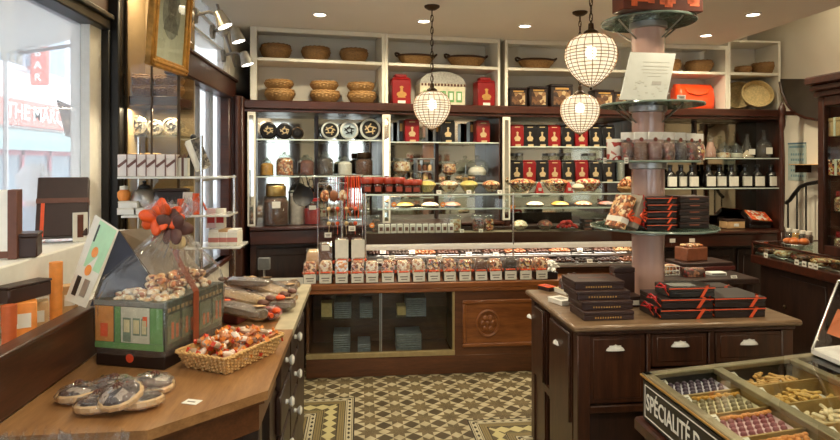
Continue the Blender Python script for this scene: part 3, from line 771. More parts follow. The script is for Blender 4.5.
# picture tins on the third white shelf
PICT = SPECK('printed_picture', [lin(96,64,44), lin(150,112,74), lin(64,44,34), lin(196,168,124), lin(120,84,56)], 26)
def picture_tin(label, w, h, mat=CHOCD):
    o = thing('picture_tin', 'tin', label)
    MB().cbox(0,0,0,w,.16,h*.88,.005).build('body', mat, o); MB().cbox(0,0,h*.88,w*1.02,.163,h*.12,.006).build('lid', mat, o)
    MB().box(-w*.38,w*.38,-.0815,-.08,h*.12,h*.72).build('picture', PICT, o)
    MB().box(-w*.3,w*.3,-.082,-.08,h*.76,h*.84).build('title_band', GOLD, o)
    return o
for x, w, h, l in ((516,.17,.185,'brown picture tin on the white shelf, first right of the pilaster'),(536,.18,.2,'brown picture tin on the white shelf, second right of the pilaster'),(559,.22,.225,'larger dark picture box on the white shelf behind the lower pendants'),(601,.2,.18,'dark picture box on the white shelf right of the lower pendants'),(617,.13,.16,'low dark picture tin on the white shelf beside the wrapped pole')):
    p, rz, d = sf(x, .15); o = picture_tin(l, w, h); o.location = (p.x, p.y, BT+.001); o.rotation_euler.z = rz
# orange bag
p, rz, d = sf(692, .16); o = thing('orange_bag', 'bag', 'shiny bright orange bag filling the white shelf right of the pole', (p.x, p.y, BT+.001), rz)
rings = []
for z, w, t in ((0,.37,.17),(.03,.39,.2),(.12,.395,.2),(.2,.39,.17),(.245,.38,.08),(.255,.375,.03)):
    ring = []
    for j in range(40):
        a = 2*PI*j/40; c, s = math.cos(a), math.sin(a); e = .35
        ring.append(Vector((w/2*abs(c)**e*(1 if c > 0 else -1)+R.uniform(-.004,.004), t/2*abs(s)**e*(1 if s > 0 else -1)+R.uniform(-.006,.006), z+R.uniform(-.003,.003))))
    rings.append(ring)
MB().loft(rings).build('body', ORANGEB, o)
MB().tube([(-.12,-.09,.2),(-.1,-.105,.16),(0,-.11,.14),(.1,-.105,.16),(.12,-.09,.2)], .006).build('handle', ORANGE, o)
MB().box(-.12,.1,-.105,-.1,.08,.11).build('printed_band', RIB, o)
# ---------- jars and glassware in the back cabinets ----------
def jar(label, r, h, content, lid='glass', name='candy_jar', fill=.98, cat='jar'):
    o = thing(name, cat, label)
    hb = h*.74
    MB().lathe([(r*.96,0),(r,.01),(r,hb*.82),(r*.8,hb*.95),(r*.62,hb),(r*.66,hb+.006)], 24).build('glass_body', GLASSJ, o)
    if content: MB().lathe([(.0001,.006),(r*.9,.007),(r*.92,.02),(r*.92,hb*fill*.85),(r*.6,hb*fill),(.0001,hb*fill*1.02)], 20).build('contents', content, o)
    if lid == 'glass':
        MB().lathe([(r*.72,hb+.004),(r*.74,hb+.016),(r*.4,hb+.03),(r*.14,hb+.042),(r*.14,hb+.05),(r*.24,h-.02),(r*.16,h),(.0001,h+.002)], 20).build('stopper', GLASSJ, o)
    else:
        MB().lathe([(r*.74,hb),(r*.76,hb+.004),(r*.76,h-.01),(r*.7,h),(.0001,h)], 24).build('lid', lid, o)
    return o
def at(o, x, off, z, rz=None, s=None):
    p, r, d = sf(x, off); o.location = (p.x, p.y, z); o.rotation_euler.z = r if rz is None else rz
    return o
Z1, Z2, ZL = 1.853, 1.539, 1.121
def tilted_jar(label, r, L, rim, face):
    o = thing('tilted_jar', 'jar', label)
    T = Matrix.Translation((0, 0, r)) @ Matrix.Rotation(PI/2, 4, 'X')
    MB().lathe([(r*.8,-L),(r,-L*.85),(r,-.03),(r*.86,-.012)], 28, T).build('glass_body', GLASSJ, o)
    MB().lathe([(r*.9,-.012),(r*.95,0),(r*.95,.02),(r*.78,.026),(r*.76,.02),(r*.76,.012),(r*.3,.0121)], 32, T).build('rim', rim, o)
    MB().lathe([(r*.78,.0122),(r*.5,.018),(.0001,.02)], 28, T).build('lid_face', face, o)
    mb = MB()
    for k in range(5): a = k*1.3+r*90; mb.tube([(r*.55*math.cos(a), -.02, r+r*.5*math.sin(a)), (r*.2*math.cos(a+1), -.022, r+r*.25*math.sin(a+1)), (r*.5*math.cos(a+1.9), -.02, r+r*.3*math.sin(a+1.9))], r*.06, 5)
    mb.build('pattern', CREAMP if face is BLACK else BLACKM, o)
    return o
WHT = M('white_enamel', lin(210,214,206), .3); FACEB = M('blue_white_face', lin(176,192,200), .35)
for x, r, rim, face, l in ((268.5,.075,BLACKM,BLACK,'dark round jar lying on its side, first at the left of the top jar shelf'),(284.5,.072,BLACKM,BLACK,'dark round jar lying on its side, second on the top jar shelf'),(297.5,.055,BRONZE,BLACKM,'small brown round jar lying on its side, third on the top jar shelf'),
                        (330,.082,WHT,BLACK,'jar lying with pale rim and dark patterned face, first right of the mullion'),(349,.085,WHT,FACEB,'jar lying with bluish white face in the middle of the right trio'),(370,.098,WHT,BLACK,'largest jar lying with white rim and black patterned face, right end of top shelf')):
    at(tilted_jar(l, r, .16, rim, face), x, .07, Z1)
for x, r, h, c, l in ((267,.058,.15,AMBER,'square-shouldered jar of amber sweets, leftmost on the lower jar shelf'),(285,.075,.215,SPECKO,'round glass jar of golden sweets with tall stopper, second on the lower jar shelf'),(307,.066,.185,M('red_brown_sweets', lin(112,52,34), .4, var=.3, bump=.5),'round jar of red-brown sweets, left of the mullion'),
                   (325.5,.072,.215,TEA,'stoppered jar of dark sweets, right of the mullion'),(345,.066,.17,M('white_sweets', lin(230,226,214), .4, var=.1, bump=.4),'clear jar of white sweets on the lower jar shelf')):
    at(jar(l, r, h, c), x, .14, Z2)
at(jar('wide jar of brown sweets with flat metal lid, right end of the lower jar shelf', .082, .205, BROWNS, BRONZE), 364, .14, Z2)
at(jar('very large brown candy jar with brass lid standing on the cabinet ledge', .112, .335, BROWNS, BRASS, fill=.95), 276, .06, ZL)
jl = MB().box(-.035, .035, -.1145, -.11, .15, .205).build('label', PAPER, bpy.data.objects[[o.name for o in bpy.data.objects if o.get('label','').startswith('very large brown')][0]])
o = at(thing('pale_canister', 'canister', 'plain pale cylinder canister right of the very large brown jar'), 297.5, .1, ZL)
MB().lathe([(.062,0),(.064,.004),(.064,.24),(.06,.245)], 28).build('body', M('pale_plastic', lin(206,200,184), .5), o); MB().lathe([(.066,.245),(.066,.265),(.0001,.268)], 28).build('lid', WHITE, o)
o = at(thing('red_tub', 'jar', 'clear tub of bright red sweets beside the pale cylinder canister'), 312, .05, ZL)
MB().lathe([(.066,0),(.07,.01),(.07,.19),(.06,.2)], 24).build('glass_body', GLASSJ, o); MB().lathe([(.0001,.005),(.064,.006),(.066,.135),(.0001,.14)], 24).build('contents', M('red_sweets', lin(186,40,36), .4, var=.2, scale=60, bump=.5), o); MB().lathe([(.064,.2),(.064,.222),(.0001,.224)], 24).build('lid', M('red_lid', lin(170,40,40), .4), o)
MB().box(-.03,.03,-.0725,-.07,.13,.165).build('label', PAPER, o)
# hanging pan scoop on a hook under the shelf
p, rz, d = sf(303, -.10); o = thing('hanging_pan', 'pan', 'round black pan hanging by straps over the red tub', (p.x, p.y, 1.37), rz)
MB().lathe([(.0001,-.02),(.06,-.02),(.085,.0),(.088,.012),(.08,.004),(.0001,-.01)], 28, Matrix.Rotation(math.radians(75), 4, 'X')).build('dish', BLACKM, o)
MB().tube([(-.07,0,.03),(-.02,0,.18),(.0,0,.2)], .004).build('strap', BLACK, o); MB().tube([(.07,0,.03),(.02,0,.18),(0,0,.2)], .004).build('strap', BLACK, o)
p, rz, d = sf(326, -.10); o = thing('hanging_ladle', 'ladle', 'flat black ladle hanging sideways right of the round black pan', (p.x, p.y, 1.38), rz)
MB().sphere((.02,0,0), .07, 1.1, .3, .45, 12).build('cup', BLACKM, o); MB().tube([(-.05,0,.01),(-.1,0,.06),(-.11,0,.15)], .006).build('handle', BLACKM, o)
# glassware in the second cabinet
ZM = 1.47
def footed(label, r, h, content, name='footed_jar'):
    o = thing(name, 'jar', label); f = h*.3
    MB().lathe([(r*.7,0),(r*.72,.008),(r*.2,.018),(r*.16,f*.7),(r*.4,f),(r*.95,f+r*.5),(r,f+r),(r*.92,h*.88),(r*.85,h)], 26).build('glass_body', GLASSJ, o)
    MB().lathe([(.0001,f+.006),(r*.38,f+.01),(r*.9,f+r*.5),(r*.94,f+r),(r*.85,h*.84),(.0001,h*.88)], 22).build('contents', content, o)
    return o
at(footed('round footed jar of pale golden sweets, left on the dome shelf', .085, .225, SPECKL), 401.5, .12, ZM)
at(footed('smaller footed jar of orange sweets left of the big clear glass dome', .068, .2, SPECKO), 449, .12, ZM)
o = at(thing('small_chest', 'rack', 'little tiered rack of brown and white sweets between the two footed jars'), 424, .14, ZM)
MB().cbox(0,0,0,.17,.12,.025,.004).cbox(0,0,.095,.17,.12,.012,.003).cbox(-.08,0,.02,.01,.12,.2,.002).cbox(.08,0,.02,.01,.12,.2,.002).cbox(0,0,.21,.18,.13,.015,.004).build('frame', STEEL, o)
s = [(-.05,.03),(0,.03),(.05,.03),(-.05,.11),(0,.11),(.05,.11)]
for a, z in s: MB().lathe([(.018,z),(.02,z+.04),(.012,z+.055),(.0001,z+.06)], 14, None, (a,-.02,0)).build('cup', BROWNS if (a > 0) != (z > .1) else PASTRY, o)
o = at(thing('glass_dome', 'cake dome', 'big clear glass dome with knob on a footed plate under the red tin'), 477, .16, ZM)
MB().lathe([(.06,0),(.062,.01),(.02,.02),(.02,.045),(.118,.055),(.125,.066),(.12,.062),(.0001,.06)], 32).build('stand', GLASSJ, o)
MB().lathe([(.108,.068),(.112,.072),(.112,.15),(.1,.185),(.06,.208),(.015,.215),(.014,.225),(.024,.238),(.016,.252),(.0001,.254)], 32).build('dome', GLASSJ, o)
MB().lathe([(.0001,.068),(.08,.068),(.088,.1),(.06,.14),(.0001,.15)], 20).build('meringues', M('meringue', lin(232,226,212), .6, var=.08, bump=.6, bscale=40), o)
for x, l in ((418,'short glass tumbler standing beside the left footed jar'),(465,'short glass tumbler before the left side of the big dome')):
    o = at(thing('glass_tumbler', 'glass', l), x, .06, ZM); MB().lathe([(.026,0),(.03,.004),(.034,.08),(.031,.08),(.027,.006),(.0001,.006)], 20).build('bowl', GLASSJ, o); MB().lathe([(.0001,.008),(.024,.008),(.028,.045),(.0001,.05)], 16).build('contents', TEA if x < 430 else AMBER, o)
# small canisters of glass on top of the tea tins' mirror (pale boxes behind the lower row)
for i, x in enumerate((519,552,567,592,621)):
    p, rz, d = sf(x, .25); o = thing('clear_canister', 'canister', f'clear glass canister with silver lid behind the lower tea tins, {ORD[i]} from left', (p.x, p.y, 1.472), rz, 'clear canisters behind the tea tins')
    MB().lathe([(.04,0),(.042,.005),(.042,.24),(.036,.25)], 20).build('glass_body', GLASSJ, o); MB().lathe([(.04,.25),(.04,.275),(.0001,.277)], 20).build('lid', STEEL, o); MB().lathe([(.0001,.004),(.036,.004),(.036,.2),(.0001,.205)], 16).build('contents', SPECKL if i % 2 else PAPER, o)
# right cabinet: decanters, bottles
Z4, Z5 = 1.70, 1.406
CLEARL = M('clear_liquor', lin(214,196,170), .15, var=.05)
def decanter(label, prof, content, fill, lab=True, stopper=True, name='decanter', mat=GLASSJ):
    o = thing(name, 'bottle', label); h = prof[-1][1]
    MB().lathe(prof, 20).build('glass_body', mat, o)
    inn = [(.0001,.006)]+[(max(r*.86, .001), z+.006 if z < .01 else z) for r, z in prof if z < h*fill]+[(.0001, h*fill)]
    if content: MB().lathe(inn, 18).build('contents', content, o)
    if stopper: MB().lathe([(.012,h),(.012,h+.008),(.022,h+.02),(.016,h+.034),(.0001,h+.036)], 14).build('stopper', GLASSJ, o)
    if lab:
        r = max(q for q, z in prof); MB().box(-r*.45, r*.45, -r*1.03-.001, -r*.98, h*.16, h*.42).build('label', PAPER, o)
    return o
ROSEL = M('rose_liquor', lin(176,132,116), .2, var=.1)
at(decanter('tall slim carafe of pinkish sweets on the upper bottle shelf', [(.055,0),(.06,.01),(.058,.08),(.042,.12),(.03,.16),(.028,.2),(.034,.215)], ROSEL, .75, False), 710.5, .12, Z4)
at(jar('low round glass jar with stopper right of the slim carafe', .068, .15, SPECKL, fill=.5), 724, .14, Z4)
at(jar('low round glass jar, second right of the slim carafe', .062, .135, M('pale_mints', lin(214,214,196), .4, var=.15, bump=.4), fill=.5), 736, .14, Z4)
at(decanter('conical clear decanter with a pointed stopper and white label', [(.07,0),(.074,.008),(.05,.09),(.028,.15),(.018,.2),(.022,.21)], CLEARL, .4), 747, .12, Z4)
at(decanter('square-shouldered bottle of dark liquor with white label at the right end', [(.07,0),(.075,.01),(.075,.13),(.06,.165),(.022,.19),(.02,.24),(.026,.25)], TEA, .55), 764, .12, Z4)
DBOT = [(.04,0),(.044,.006),(.044,.11),(.036,.14),(.018,.158),(.017,.19),(.021,.195)]
WINE = M('black_bottle_glass', lin(26,24,24), .12, var=.1, coat=.6)
o = thing('labelled_bottle', 'bottle', 'x'); MB().lathe(DBOT, 20).build('glass_body', WINE, o); MB().lathe([(.02,.195),(.02,.215),(.0001,.217)], 14).build('cap', BLACK, o); MB().box(-.036,.036,-.0465,-.02,.015,.105).build('label', PAPER, o)
KBO = Kind(o)
for i, x in enumerate((670,681,691.5,708.5,719.5,731.5,745,757.5,771)):
    p, rz, d = sf(x, .09+.05*(i in (1,4,6))); KBO.put((p.x, p.y, Z5), rz+R.uniform(-.1,.1), f'black bottle with big white label, {ORD[i]} from left on the lower bottle shelf', 'labelled bottles on the lower shelf', (1.15,1.15,1.05))
for i, x in enumerate((676,688,698)):
    p, rz, d = sf(x, .16); o = at(jar(f'glass jar partly hidden behind the wrapped candy bags, {ORD[i]} from the pole', .05, .18, SPECKD if i != 1 else CLEARL), x, .16, Z4); o['group'] = 'jars behind the candy bags'
o = at(thing('candy_crate', 'box', 'open box of orange and white candies propped in the bottle cabinet corner'), 757, .12, .998)
T = Matrix.Translation((0,0,.10)) @ Matrix.Rotation(math.radians(35), 4, 'X') @ Matrix.Rotation(math.radians(8), 4, 'Y')
MB().cbox(0,0,-.03,.26,.17,.05,.005,T).build('tray', CHOCD, o); SPW = SPECK('orange_white_sweets', [lin(228,88,42), lin(238,226,210), lin(206,60,36), lin(240,160,96)], 34)
MB().cbox(0,0,.018,.24,.15,.016,.006,T).build('sweets', SPW, o); MB().cbox(0,.02,.0,.24,.15,.08,.006).build('stand', CHOCD, o)
o = at(thing('brown_carton', 'box', 'small brown carton with white tag at the bottom of the bottle cabinet'), 732, .12, 1.0)
MB().cbox(0,0,0,.2,.12,.07,.004).build('carton', KRAFT, o); MB().cbox(0,0,.07,.205,.125,.02,.004).build('lid', CHOC, o); MB().box(-.02,.03,-.064,-.06,.02,.05).build('tag', PAPER, o)
# ================= BACK SALES COUNTER =================
CY = 4.65; CT = .72
o = thing('sales_counter', 'counter', 'long chestnut wood counter with sliding glass doors under the row of candy packs', (0, 0, 0))
X0, XD, X1 = -.41, .72, 2.95
MB().box(X0, X1, CY-.02, 5.14, CT-.045, CT, .006).build('worktop', CHEST, o)
MB().box(X0, X1, CY-.015, CY+.03, .645, CT-.045, .004).build('front_rail', CHEST, o)
MB().box(X0, X0+.02, CY+.03, 5.1, 0, .675).box(X1-.02, X1, CY+.03, 5.1, 0, .675).box(X0, X1, 5.08, 5.1, 0, .675).box(XD+.02, XD+.04, CY+.03, 5.08, .13, .675).box(X0, XD, CY+.03, 5.08, .13, .15).build('carcass', CHESTD, o)
MB().box(X0, X1, CY+.0, CY+.04, 0, .145, .004).build('plinth', CHESTD, o)
st = MB().box(X0, XD+.02, CY-.004, CY+.03, .145, .185, .003).box(XD, XD+.018, CY-.004, CY+.03, .185, .645, .003).build('brass_track', BRASSP, o)
for a, b, yy in ((X0, .17, CY+.008), (.15, XD, CY+.018)):
    f = MB().box(a, b, yy, yy+.005, .186, .644).build('sliding_door', GLASS, o)
    MB().box(b-.008 if a < 0 else a, b if a < 0 else a+.008, yy-.003, yy+.008, .186, .644).build('door_edge', STEEL, f)
MB().box(X0+.02, XD+.02, CY+.07, 5.06, .425, .433).build('glass_shelf', GLASSD, o)
# carved panels on the right part
for k, (a, b) in enumerate(((.80, 1.66), (1.74, 2.86))):
    p_ = MB().box(XD+.018 if k == 0 else 1.70, 1.70 if k == 0 else X1, CY, CY+.03, .145, .645).build('front_panel', CHESTD, o)
    mb = MB()
    for (u0, u1, w0, w1) in ((a,b,.545,.575),(a,b,.205,.235),(a,a+.03,.235,.545),(b-.03,b,.235,.545)): mb.box(u0, u1, CY-.018, CY+.002, w0, w1, .006)
    mb.box(a+.03, b-.03, CY-.006, CY+.001, .235, .545, .002)
    mb.build('moulded_frame', CHEST, p_)
    mb = MB(); cx, cz = a+.20, .39
    mb.tube([(cx+.085*math.cos(2*PI*i/28), CY-.01, cz+.1*math.sin(2*PI*i/28)) for i in range(28)], .012, 6, True)
    for i in range(6):
        t = i*PI/3; mb.sphere((cx+.04*math.cos(t), CY-.01, cz+.046*math.sin(t)), .026, 1, .5, 1, 8)
    mb.sphere((cx, CY-.014, cz), .022, 1, .6, 1, 8)
    mb.build('carving', CHEST, p_)
# stock seen behind the sliding glass
WIRE = M('stacked_silver_trays', lin(150,160,170), .3, .5, var=.2, scale=50)
def tray_stack(label, n, w, h):
    o = thing('tray_stack', 'trays', label)
    for k in range(n): MB().box(-w/2, w/2, -.11, .11, k*h/n, (k+.55)*h/n, .003).build('tray', WIRE, o)
    return o
for i, (x, y, n, w, h, l) in enumerate(((343,322,8,.13,.13,'stack of silver trays behind the left sliding glass, upper shelf, beside a yellow box'),(366,321,7,.1,.12,'narrow stack of silver trays behind the left sliding glass, upper shelf'),(415,322,9,.16,.15,'stack of silver trays behind the right sliding glass, upper shelf'),
     (342,352,9,.13,.16,'stack of silver trays on the counter floor behind the left sliding glass'),(364,352,5,.1,.08,'low stack of silver trays on the counter floor near the door overlap'),(408,352,8,.2,.15,'wide stack of silver trays on the counter floor behind the right sliding glass'))):
    q = atY(x, y, CY+.2); t = tray_stack(l, n, w, h); t.location = (q.x, CY+.2, .434 if y < 340 else .151); t['group'] = 'silver tray stacks'
for x, y, l, m in ((327,322,'yellowish box behind the left sliding glass door',M('straw_box', lin(196,176,120), .6)),(402,322,'yellowish box behind the right sliding glass door',None)):
    q = atY(x, y, CY+.19); t = thing('stock_box', 'box', l, (q.x, CY+.19, .434)); m = m or bpy.data.materials['straw_box']
    MB().cbox(0,0,0,.085,.12,.1 if x < 350 else .06,.003).build('carton', m, t); MB().cbox(0,0,.1 if x < 350 else .06,.088,.123,.012,.003).build('lid', m, t)

# ================= GLASS DISPLAY CASE ON THE COUNTER =================
KY = 4.90; KB0 = 5.14; KX0, KX1 = .045, 2.42; KT = 1.385
o = thing('glass_case', 'display case', 'long glass pastry display case on the chestnut counter with trays of chocolates', (0, 0, 0))
MB().box(KX0, KX1, KB0-.02, KB0, CT+.001, 1.10, .002).build('back_panel', DARKW, o)
MB().box(KX0, KX1, KY, KY+.012, .985, 1.075).build('dark_fascia', M('polished_brown', lin(58,40,32), .08, var=.05, coat=.5), o)
MB().box(KX0, KX1, KY-.012, KB0-.02, .972, .985, .002).box(KX0, KX1, KY-.014, KY+.004, .938, .975, .004).build('white_ledge', WHITE, o)
MB().box(KX0, KX1, KY+.012, KB0-.02, 1.055, 1.068).build('case_floor', M('case_floor', lin(150,134,112), .3), o)
MB().box(KX0, KX1, KY, KY+.006, 1.075, KT).build('front_glass', GLASS, o)
MB().box(KX0, KX1, KY-.012, KB0+.0, KT, KT+.008, .002).build('glass_top', GLASSD, o)
MB().box(KX0, KX1, KY-.018, KY-.011, KT-.003, KT+.011, .002).build('top_edge', GEDGE, o)
s = MB().box(KX0+.01, KX1-.01, KY+.05, KB0-.03, 1.265, 1.272).build('glass_shelf', GLASSD, o)
MB().box(KX0+.1, KX1-.01, KY+.043, KY+.05, 1.262, 1.275).build('shelf_edge', GEDGE, s)
for k, x in enumerate((KX0, 1.27, KX1)):
    MB().cyl((x, KY-.004), .009, CT+.16 if k else CT, KT+.02, 12).build('chrome_post', CHROME, o)
MB().box(KX0-.004, KX0+.002, KY, KB0, CT, KT).build('side_glass', GLASS, o)
tr = MB()
for z, y0, y1 in ((.80, 4.865, 4.985), (.865, 4.99, 5.12)):
    tr.box(KX0+.01, KX1, y0, y1, z-.02, z, .002)
tr.build('sloped_shelf', STEEL, o)
lamp('case_tube_lamp', 'AREA', ((KX0+KX1)/2, KY+.1, .968), 7, (1,.9,.74), o, shape='RECTANGLE').data.size = 2.2
bpy.data.objects['case_tube_lamp'].data.size_y = .04
lamp('case_tube_lamp', 'AREA', ((KX0+KX1)/2, KY+.12, KT-.012), 6, (1,.85,.64), o, shape='RECTANGLE').data.size = 2.2
[q for q in bpy.data.objects if q.name.startswith('case_tube_lamp.')][0].data.size_y = .03
# trays of chocolates with price cards in the lower front
def choc_tray(label, mat, heap):
    t = thing('chocolate_tray', 'tray', label)
    MB().box(-.09,.09,-.055,.055,0,.012,.003).build('dish', STEEL, t)
    mb = MB()
    for i in range(6):
        for j in range(3):
            mb.sphere((-.072+i*.029+R.uniform(-.004,.004), -.035+j*.034, .022+R.uniform(0,.01)), .016, 1, 1, .8, 8)
    for i in range(4): mb.sphere((-.05+i*.034, R.uniform(-.02,.02), .04), .016, 1, 1, .8, 8)
    mb.build('sweets', mat, t)['kind'] = 'stuff'
    return t
HEAP = [CHOCO, CHOCM, TEA, CHOCO, M('nut_clusters', lin(150,112,72), .5, var=.3, bump=.5), CHOCO, TEA, CHOCM, CHOCO, TEA, CHOCO, CHOCM]
names = ['dark chocolates','milk chocolates','black truffles','dark chocolates','nut clusters','dark chocolates','black truffles','milk chocolates','dark chocolates','black truffles','dark chocolates','milk chocolates']
for r_, (y, z, row) in enumerate(((4.925, .801, 'front'), (5.055, .866, 'rear'))):
    for i in range(12):
        x = KX0+.11+i*.195
        t = choc_tray(f'steel tray of {names[(i+r_*5) % 12]}, {ORD[i]} from left in the {row} row under the white ledge', HEAP[(i+r_*5) % 12], 1); t.location = (x, y, z); t['group'] = f'chocolate trays in the {row} row'
def price_card(name, label, loc, w=.05, h=.035, rz=0, tilt=-20, mat=PAPER):
    t = thing(name, 'price tag', label, loc, 0, 'price tags', (math.radians(tilt), 0, rz))
    MB().box(-w/2, w/2, -.0015, 0, 0, h).build('card', mat, t)
    MB().box(-w*.35, w*.35, -.0022, -.0015, h*.55, h*.68).box(-w*.25, w*.3, -.0022, -.0015, h*.25, h*.42).build('print', M('ink', lin(120,110,100), .8) if 'ink' not in bpy.data.materials else bpy.data.materials['ink'], t)
    return t
for i, (x, y, rw) in enumerate(((383,251.5,1),(380,261,0),(392,257.5,0),(412,252,1),(439,258.5,0),(469,254,1),(496,254.5,1),(537,256,1),(580,250,1),(590,261,0),(617,257,1))):
    q = atY(x, y, 4.995 if rw else 4.868)
    price_card('price_tag', f'small white price card in the chocolate trays, {ORD[i]} from the case left end', (q.x, q.y, q.z-.017), .048, .034)
# contents of the upper case
WPK = M('white_sachet', lin(226,222,214), .4, var=.06, coat=.2)
for i in range(12):
    x = 381+i*6.35; q = atY(x, 227, KY+.07)
    t = thing('sweet_sachet', 'packet', f'little white sachet standing in the glass case, {ORD[i]} from left', (q.x, KY+.07, 1.069), 0, 'row of white sachets')
    MB().cbox(0,0,0,.046,.03,.075,.005).build('packet', WPK, t); MB().box(-.012,.014,-.0165,-.015,.02,.05).build('print', RIBBR, t)
def glass_bowl(label, r, h, content, domed=.04):
    t = thing('glass_bowl', 'bowl', label)
    MB().lathe([(r*.42,0),(r*.45,.006),(r,h),(r*.97,h),(r*.43,.01),(.0001,.01)], 26).build('glass_body', GLASSJ, t)
    MB().lathe([(.0001,.012),(r*.42,.014),(r*.9,h*.93),(r*.7,h+domed*.6),(r*.3,h+domed),(.0001,h+domed)], 22).build('sweets', content, t)
    return t
for i, (x, m, l) in enumerate(((520,SPECKL,'small glass bowl of pale sweets inside the case, left of the red oval dish'),(545,SPECKD,'small glass bowl of dark sweets inside the case, touching the red oval dish'))):
    q = atY(x, 228, KY+.14); t = glass_bowl(l, .075, .05, m); t.location = (q.x, KY+.14, 1.069)
q = atY(567, 226, KY+.13); t = thing('oval_dish', 'dish', 'oval dish heaped with bright red candies inside the glass case', (q.x, KY+.13, 1.069))
MB().lathe([(.06,0),(.1,.02),(.105,.022),(.06,.006),(.0001,.006)], 26, None, (0,0,0), 1, .6).build('dish', STEEL, t)
mb = MB()
for i in range(36): a = R.uniform(0,6.28); k = R.uniform(0,1)**.5; mb.sphere((.085*k*math.cos(a), .05*k*math.sin(a), .025+.055*(1-k*k)), .015, n=8)
mb.build('candies', M('red_candy', lin(198,44,36), .3, var=.15), t)['kind'] = 'stuff'
for i, x in enumerate((586, 597)):
    q = atY(x, 226, KY+.14); 
    for k in range(3):
        t = thing('foil_pack', 'packet', f'dark chocolate pack inside the case, {"left" if i == 0 else "right"} pile, {("bottom","middle","top")[k]}', (q.x, KY+.14, 1.069+k*.034), R.uniform(-.05,.05), 'dark packs in the glass case')
        MB().cbox(0,0,0,.082,.1,.032,.004).build('packet', CHOCD, t); MB().box(-.03,.03,-.0515,-.05,.008,.022).build('label', RIBBR, t)
for i, (x, w, m, l) in enumerate(((376,.075,SPECKD,'clear box of dark sweets at the left end inside the glass case'),(455,.1,CELLOF,'clear bag of pale sweets inside the case below the yellow dishes'),(478,.1,SPECKD,'clear bag of brown sweets inside the case left of the chrome post'),(489,.07,SPECKM,'clear bag of mixed sweets inside the case against the chrome post'))):
    q = atY(x, 226, KY+.15); t = thing('sweet_box', 'box', l, (q.x, KY+.15, 1.069)); MB().cbox(0,0,0,w,.08,.14,.008).build('clear_box', GLASSJ, t); MB().cbox(0,0,.004,w*.9,.07,.1,.01).build('sweets', m if m is not CELLOF else SPECKL, t)
for i, (x, l) in enumerate(((462,'first price card standing on the floor of the glass case'),(481,'second price card standing on the floor of the glass case'))):
    q = atY(x, 222, KY+.04); price_card('price_tag', l, (q.x, KY+.04, 1.069), .035, .03)
for i, (x, m) in enumerate(((405,AMBER),(430,SPECKL),(452,CHOCM),(535,SPECKL),(560,AMBER),(583,SPECKO),(606,SPECKD))):
    q = atY(x, 205, KY+.14); t = thing('sweet_dish', 'dish', f'shallow dish of sweets on the upper glass shelf of the case, {ORD[i]} from left', (q.x, KY+.14, 1.273), 0, 'shallow dishes on the case shelf')
    MB().lathe([(.05,0),(.085,.022),(.083,.022),(.05,.004),(.0001,.004)], 24).build('dish', GLASSJ, t); MB().lathe([(.0001,.005),(.05,.006),(.076,.022),(.05,.04),(.0001,.048)], 18).build('sweets', m, t)
for i, (x, y, l) in enumerate(((394,204.5,'round orange price token at the left of the case top shelf'),(443,204.5,'round orange price token in the middle of the case top shelf'),(372,225.5,'round orange price token at the left end of the case floor'),(513,207,'round orange price token right of the middle chrome post'))):
    q = atY(x, y, KY-.012 if i != 2 else KY-.012); t = thing('price_token', 'price tag', l, (q.x, KY-.003, q.z), 0, 'orange price tokens')
    MB().lathe([(.02,-.0),(.021,.002),(.0001,.003)], 20, Matrix.Rotation(PI/2, 4, 'X')).build('disc', ORANGEL, t); MB().box(-.01,.01,-.0045,-.003,-.004,.004).build('print', PAPER, t)

# ---------- on top of the case ----------
TT = KT+.010
REDJ = M('red_lid_metal', lin(156,50,28), .3, var=.1, coat=.3)
DJ = M('dark_jam', lin(60,24,18), .25, var=.2, coat=.5)
o = thing('jam_jar', 'jar', 'x'); MB().lathe([(.038,0),(.042,.006),(.042,.07),(.036,.084)], 20).build('glass_body', DJ, o); MB().lathe([(.044,.084),(.046,.09),(.046,.128),(.04,.136),(.0001,.137)], 20).build('lid', REDJ, o); MB().box(-.02,.02,-.045,-.03,.02,.06).build('label', M('red_label', lin(150,60,40), .5), o)
KJ = Kind(o)
for i, x in enumerate((367.5,378,389,399,408,416)):
    q = atY(x, 195, KY+.10); KJ.put((q.x, q.y, TT), 0, f'red-lidded dark jam jar on the glass case, {ORD[i]} from the left', 'red lidded jars', (1.18,1.18,1.0 if i < 4 else .86))
GREENY = M('yellow_green_sweets', lin(196,180,96), .4, var=.25, scale=50, bump=.5)
for i, (x, m, l) in enumerate(((427,GREENY,'glass bowl of yellow sweets on the case, first right of the red jars'),(449,SPECKL,'glass bowl of pale sweets on the case, second right of the red jars'),(469,GREENY,'glass bowl of yellow sweets on the case below the big dome'),(491,SPECKO,'glass bowl of orange sweets on the case left of the pilaster'))):
    q = atY(x, 200, KY+.14); t = glass_bowl(l, .088, .075, m, .03); t.location = (q.x, q.y, TT)
for i, (x, m, w, l) in enumerate(((522,SPECKM,.13,'wide glass bowl heaped with mixed candies, first right of the pilaster on the case'),(556,SPECKM,.12,'wide glass bowl heaped with mixed candies, second right of the pilaster on the case'),(588,SPECK('red_gold_sweets', [lin(190,40,34), lin(220,170,90), lin(150,30,28), lin(236,220,190)], 70),.12,'wide glass bowl heaped with red and gold candies, third right of the pilaster'))):
    q = atY(x, 200, KY+.15); t = glass_bowl(l, w, .09, m, .03); t.location = (q.x, q.y, TT)
